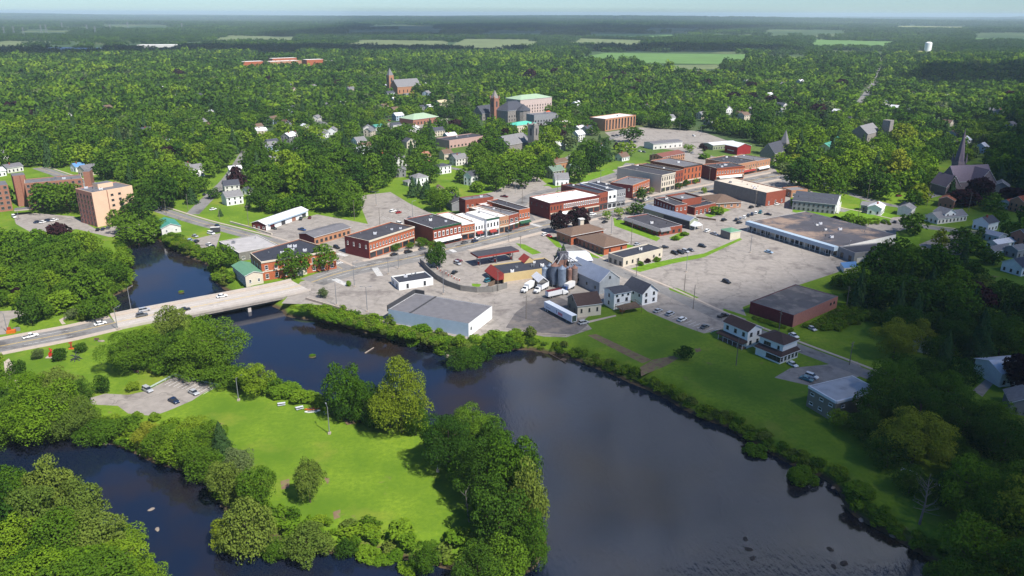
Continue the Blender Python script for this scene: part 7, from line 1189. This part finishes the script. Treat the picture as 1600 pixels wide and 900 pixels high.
def log(px, py, dx, dy, r_, lab, m=PALEROCK):
    a, b = P(px, py, WL + .1), P(px + dx, py + dy, WL + .3); mb = MB(); c = (a + b) / 2; mb.tube(a - c, b - c, r_, r_ * .6, m, 7); tag(mb.obj('log', None, c), lab, 'log')
log(570, 552, 14, -9, .3, 'pale drift log in the river below the kiosk lot'); log(850, 548, 34, 18, .2, 'dark half sunk log along the lawn shore', BARKM); log(205, 873, 17, -5, .35, 'pale log against the lower island bank', WOOD); log(1182, 690, 8, -4, .2, 'dark snag in the wide river', BARKM)
for px, py, lab in ((488, 557, 'small grassy islet in the river'), (283, 457, 'small weedy islet in the blue pool')):
    p = P(px, py, WL); t = thing('islet', lab, 'islet', p); mb = MB(); mb.lathe([(1.6, -.3), (1.2, .25), (0, .4)], mat('mud', (.08, .07, .03), .95, .2, 1.), 12); mb.obj('mound', t); c = link('grass_tuft', protos('bush', 1)[0], t); c.scale = (2.6, 2.2, .9)
# fences, walls
def wall_line(name, pts, h, th, m, label, cat, posts=0, pm=None, z=0):
    ln = [P(a, b, z) for a, b in pts]; c = ln[0].copy(); t = thing(name, label, cat, c); mb = MB()
    for a, b in zip(ln[:-1], ln[1:]): d = (b - a).normalized(); q = Vector((-d.y, d.x, 0)) * th / 2; mb.prism([tuple((a + q - c).xy), tuple((b + q - c).xy), tuple((b - q - c).xy), tuple((a - q - c).xy)], .35 * h if posts else -.3, h, m, bottom=True)
    mb.obj('rail' if posts else 'wall', t)
    if posts:
        for a, b in zip(ln[:-1], ln[1:]):
            n = max(1, int((b - a).length / posts))
            for k in range(n + 1): p = a + (b - a) * (k / n) - c; mb = MB(); mb.box((p.x, p.y, 0), .16, .16, h + .08, pm or m); mb.obj('post', t)
    return t
wall_line('guard_rail', [(229, 610), (273, 587), (344, 604)], .8, .12, mat('rail_pale_green', (.38, .46, .4), .6, .1, 1.), 'pale green guard rail around the park car park', 'guard rail', 3)
wall_line('retaining_wall', [(657, 411), (668, 424), (683, 437), (700, 447), (720, 454), (745, 457), (770, 456), (792, 450)], 2.6, .5, CINDER, 'curved concrete retaining wall below the store car park', 'wall')
wall_line('board_fence', [(763, 449), (784, 440)], 2.2, .15, WOOD, 'grey board fence beside the yellow store', 'fence')
for i, (px, py) in enumerate(((684, 421), (688, 424), (692, 426), (697, 428), (701, 431), (706, 433), (710, 436), (714, 438), (718, 439))): mb = MB(); mb.box((0, 0, 0), .35, .35, 1.2, mat('post_red', (.3, .08, .05), .8, .1, 1.)); mb.box((0, 0, 1.2), .42, .42, .08, TRIMW); tag(mb.obj('bollard', None, P(px, py)), 'short red post along the curved wall top', 'bollard', 'red posts along the curved wall')
wall_line('white_fence', [(1408, 735), (1432, 743)], 1.0, .1, TRIMW, 'short white fence under the yellow green tree', 'fence', 2.4); wall_line('white_fence', [(1462, 702), (1485, 712)], 1.0, .1, TRIMW, 'white rail fence at the woods edge above the lawn', 'fence', 2.4); wall_line('white_fence', [(1460, 757), (1482, 768)], 1.0, .1, TRIMW, 'white rail fence by the dead tree', 'fence', 2.4)
wall_line('road_barrier', [(360, 348), (393, 357), (425, 367)], 1.0, .6, CREAM, 'long pale barrier beside the west street', 'barrier'); wall_line('low_wall', [(817, 521), (850, 523), (885, 525)], .6, .3, conc, 'low pale kerb wall at the trailer yard edge', 'wall'); wall_line('lane_fence', [(1088, 342), (1118, 346)], 1.6, .15, WOOD, 'wooden fence behind the pale green store', 'fence', 3.0); wall_line('bridge_wing_wall', [(478, 468), (530, 483), (606, 507)], 1.0, .4, conc, 'concrete wall along the bank from bridge to warehouse', 'wall')
# dead tree
t = thing('dead_tree', 'bare grey dead tree on the shaded lower lawn', 'tree', P(1437, 818)); mb = MB(); DW = mat('dead_wood', (.15, .135, .12), .95, .2, 1.); mb.tube((0, 0, -.2), (.3, 0, 6), .35, .2, DW, 7); mb.tube((.3, 0, 6), (.2, .3, 12), .2, .05, DW, 6); mb.obj('trunk', t); mb = MB(); r = random.Random(3)
for k in range(26): z = r.uniform(3, 11); a = r.uniform(0, 6.3); q = r.uniform(1.5, 4) * (1.2 - z / 16); e = (math.cos(a) * q, math.sin(a) * q, z + r.uniform(.8, 2.4)); mb.tube((.2, 0, z), e, .09, .03, DW, 4); [mb.tube(e, (e[0] + r.uniform(-1, 1), e[1] + r.uniform(-1, 1), e[2] + r.uniform(.3, 1.2)), .03, .012, DW, 3) for _ in range(3)]
mb.obj('branches', t)
t = thing('dead_tree', 'bare pale snag at the park point', 'tree', P(733, 815)); mb = MB(); mb.tube((0, 0, -.2), (-.8, 0, 9), .25, .06, DW, 6); mb.obj('trunk', t); mb = MB()
for k in range(10): z = 3 + k * .6; a = k * 2.2; mb.tube((-.08 * z, 0, z), (-.08 * z + math.cos(a) * 1.6, math.sin(a) * 1.6, z + 1.4), .07, .02, DW, 4)
mb.obj('branches', t)
for px, py, c, lab in ((1297, 328, BLUET, 'blue skip beside the boarding house stairs'), (1338, 362, STEEL, 'grey skip behind the plaza')):
    t = thing('skip', lab, 'skip', P(px, py)); mb = MB(); mb.box((0, 0, .1), 4, 2.2, 1.7, c, .3, TRIMD); mb.obj('container', t); mb = MB(); mb.box((0, 0, 1.8), 4.1, 2.3, .12, c, .3); mb.obj('lid', t)
t = thing('sign_trailer', 'small white and black sign trailer at the lot by the pool', 'trailer', P(337, 363)); mb = MB(); mb.box((0, 0, .5), 5, 2.2, 2.6, TRIMD, .2, OFFW); mb.obj('body', t); mb = MB(); mb.box((0, 0, .0), 4, 1.8, .5, TRIMD, .2); mb.obj('chassis', t)
mb = MB(); mb.box((0, 0, 0), 1.8, 1.2, 1.3, ORANGEP, .4); mb.box((0, 0, 1.3), 1.9, 1.3, .15, RUST, .4); tag(mb.obj('wood_crate', None, P(972, 487) + Vector((0, 0, 0))), 'orange crate on the patio under the deck', 'crate')
# ------------------------------------------------------------------ clouds and haze
def cloud(name, pts_px, alt, lab, m, dirv=None, thick=90, n=60, seed=0, world=None, rr=None):
    """cumulus whose shade falls on the ground area pts_px"""
    poly = world or wpoly(pts_px); off = SUNV * (alt / SUNV.z); a = np.array(poly); g = np.random.default_rng(seed); bm = bmesh.new(); k = 0; ext = (a.max(0) - a.min(0)); rad = rr or max(25, min(ext) * .12); tries = 0
    while k < n and tries < 20000:
        tries += 1; x, y = a[:, 0].min() + ext[0] * ((.31 + tries * .7548776662) % 1), a[:, 1].min() + ext[1] * ((.17 + tries * .5698402910) % 1)
        if not inpoly(np.array([x]), np.array([y]), poly)[0]: continue
        d = dpoly(np.array([x]), np.array([y]), poly)[0]; r = min(rad, d * .95)
        if r < rad * .22: continue
        k += 1; M = Matrix.Translation((x, y, g.uniform(0, thick * .3))) @ Matrix.Diagonal((r, r, min(r * .7, thick), 1)); bmesh.ops.create_icosphere(bm, subdivisions=2, radius=1, matrix=M)
    for v in bm.verts: v.co += Vector(g.normal(size=3)) * rad * .035
    c = a.mean(0)
    for v in bm.verts: v.co -= Vector((c[0], c[1], 0))
    me_ = bpy.data.meshes.new(name); bm.to_mesh(me_); bm.free(); me_.materials.append(m)
    for p in me_.polygons: p.use_smooth = True
    o = link(name, me_, None, Vector((c[0], c[1], 0)) + off); o['kind'] = 'structure'; return o
def cloud_mat(name, dens, tl=.45):
    m = bpy.data.materials.new(name); m.use_nodes = True; n = m.node_tree.nodes; l = m.node_tree.links; n.remove(n['Principled BSDF']); d = n.new('ShaderNodeBsdfDiffuse'); t = n.new('ShaderNodeBsdfTranslucent'); s = n.new('ShaderNodeMixShader'); s.inputs[0].default_value = tl
    d.inputs[0].default_value = t.inputs[0].default_value = (.86, .9, .97, 1); l.new(d.outputs[0], s.inputs[1]); l.new(t.outputs[0], s.inputs[2]); x = n.new('ShaderNodeBsdfTransparent'); q = n.new('ShaderNodeMixShader'); q.inputs[0].default_value = dens
    l.new(x.outputs[0], q.inputs[1]); l.new(s.outputs[0], q.inputs[2]); l.new(q.outputs[0], n['Material Output'].inputs[0]); return m
CMAT = cloud_mat('cloud_vapour', .24)
CFAR = cloud_mat('cloud_dense', .8)
near_shade = [(880, 930), (840, 760), (880, 640), (830, 545), (820, 495), (900, 455), (1010, 455), (1090, 468), (1180, 458), (1300, 412), (1380, 368), (1440, 312), (1470, 235), (1500, 190), (1620, 160), (2300, 200), (2600, 800), (2000, 1500), (1000, 1500)]
cloud('cloud', near_shade, 2400, '', CMAT, n=420, seed=3, rr=34, thick=60)
for i, (pp, nn) in enumerate((([(-150, 98), (-150, 80), (120, 78), (330, 76), (620, 72), (850, 80), (800, 86), (560, 84), (330, 86), (150, 92)], 260), ([(1420, 135), (1440, 112), (1700, 104), (1900, 125), (1700, 150)], 120), ([(860, 80), (980, 72), (1180, 74), (1260, 80), (1100, 82)], 140))):
    cloud('cloud', pp, 2200, '', CFAR, n=nn, seed=10 + i, thick=120)
# a thin bright sheet of cloud high over the far plain, mirrored in the wide river
so_ = SUNV * (2300 / SUNV.z)
sheet_w = [(x - so_.x, y - so_.y) for x, y in ((-100, 2750), (1750, 2750), (3900, 5900), (2000, 6400), (-250, 6200), (-60, 4200))]
cloud('cloud', None, 2300, '', cloud_mat('cloud_thin', .42, .92), n=240, seed=31, world=sheet_w, rr=230, thick=90)
haze = bpy.data.meshes.new('haze'); bm = bmesh.new(); bmesh.ops.create_cube(bm, size=1); bm.to_mesh(haze); bm.free()
HZ0, HZ1 = -60.0, 150.0; o = link('haze', haze); o.scale = (84000, 46000, HZ1 - HZ0); o.location = (0, 14000, (HZ0 + HZ1) / 2); o['kind'] = 'stuff'; o.display_type = 'WIRE'
hm = bpy.data.materials.new('haze_air'); hm.use_nodes = True; n = hm.node_tree.nodes; l = hm.node_tree.links; n.remove(n['Principled BSDF']); v = n.new('ShaderNodeVolumePrincipled'); v.inputs['Color'].default_value = (.70, .90, 1.0, 1); v.inputs['Density'].default_value = .00006; v.inputs['Anisotropy'].default_value = 0
l.new(v.outputs[0], n['Material Output'].inputs['Volume']); haze.materials.append(hm)
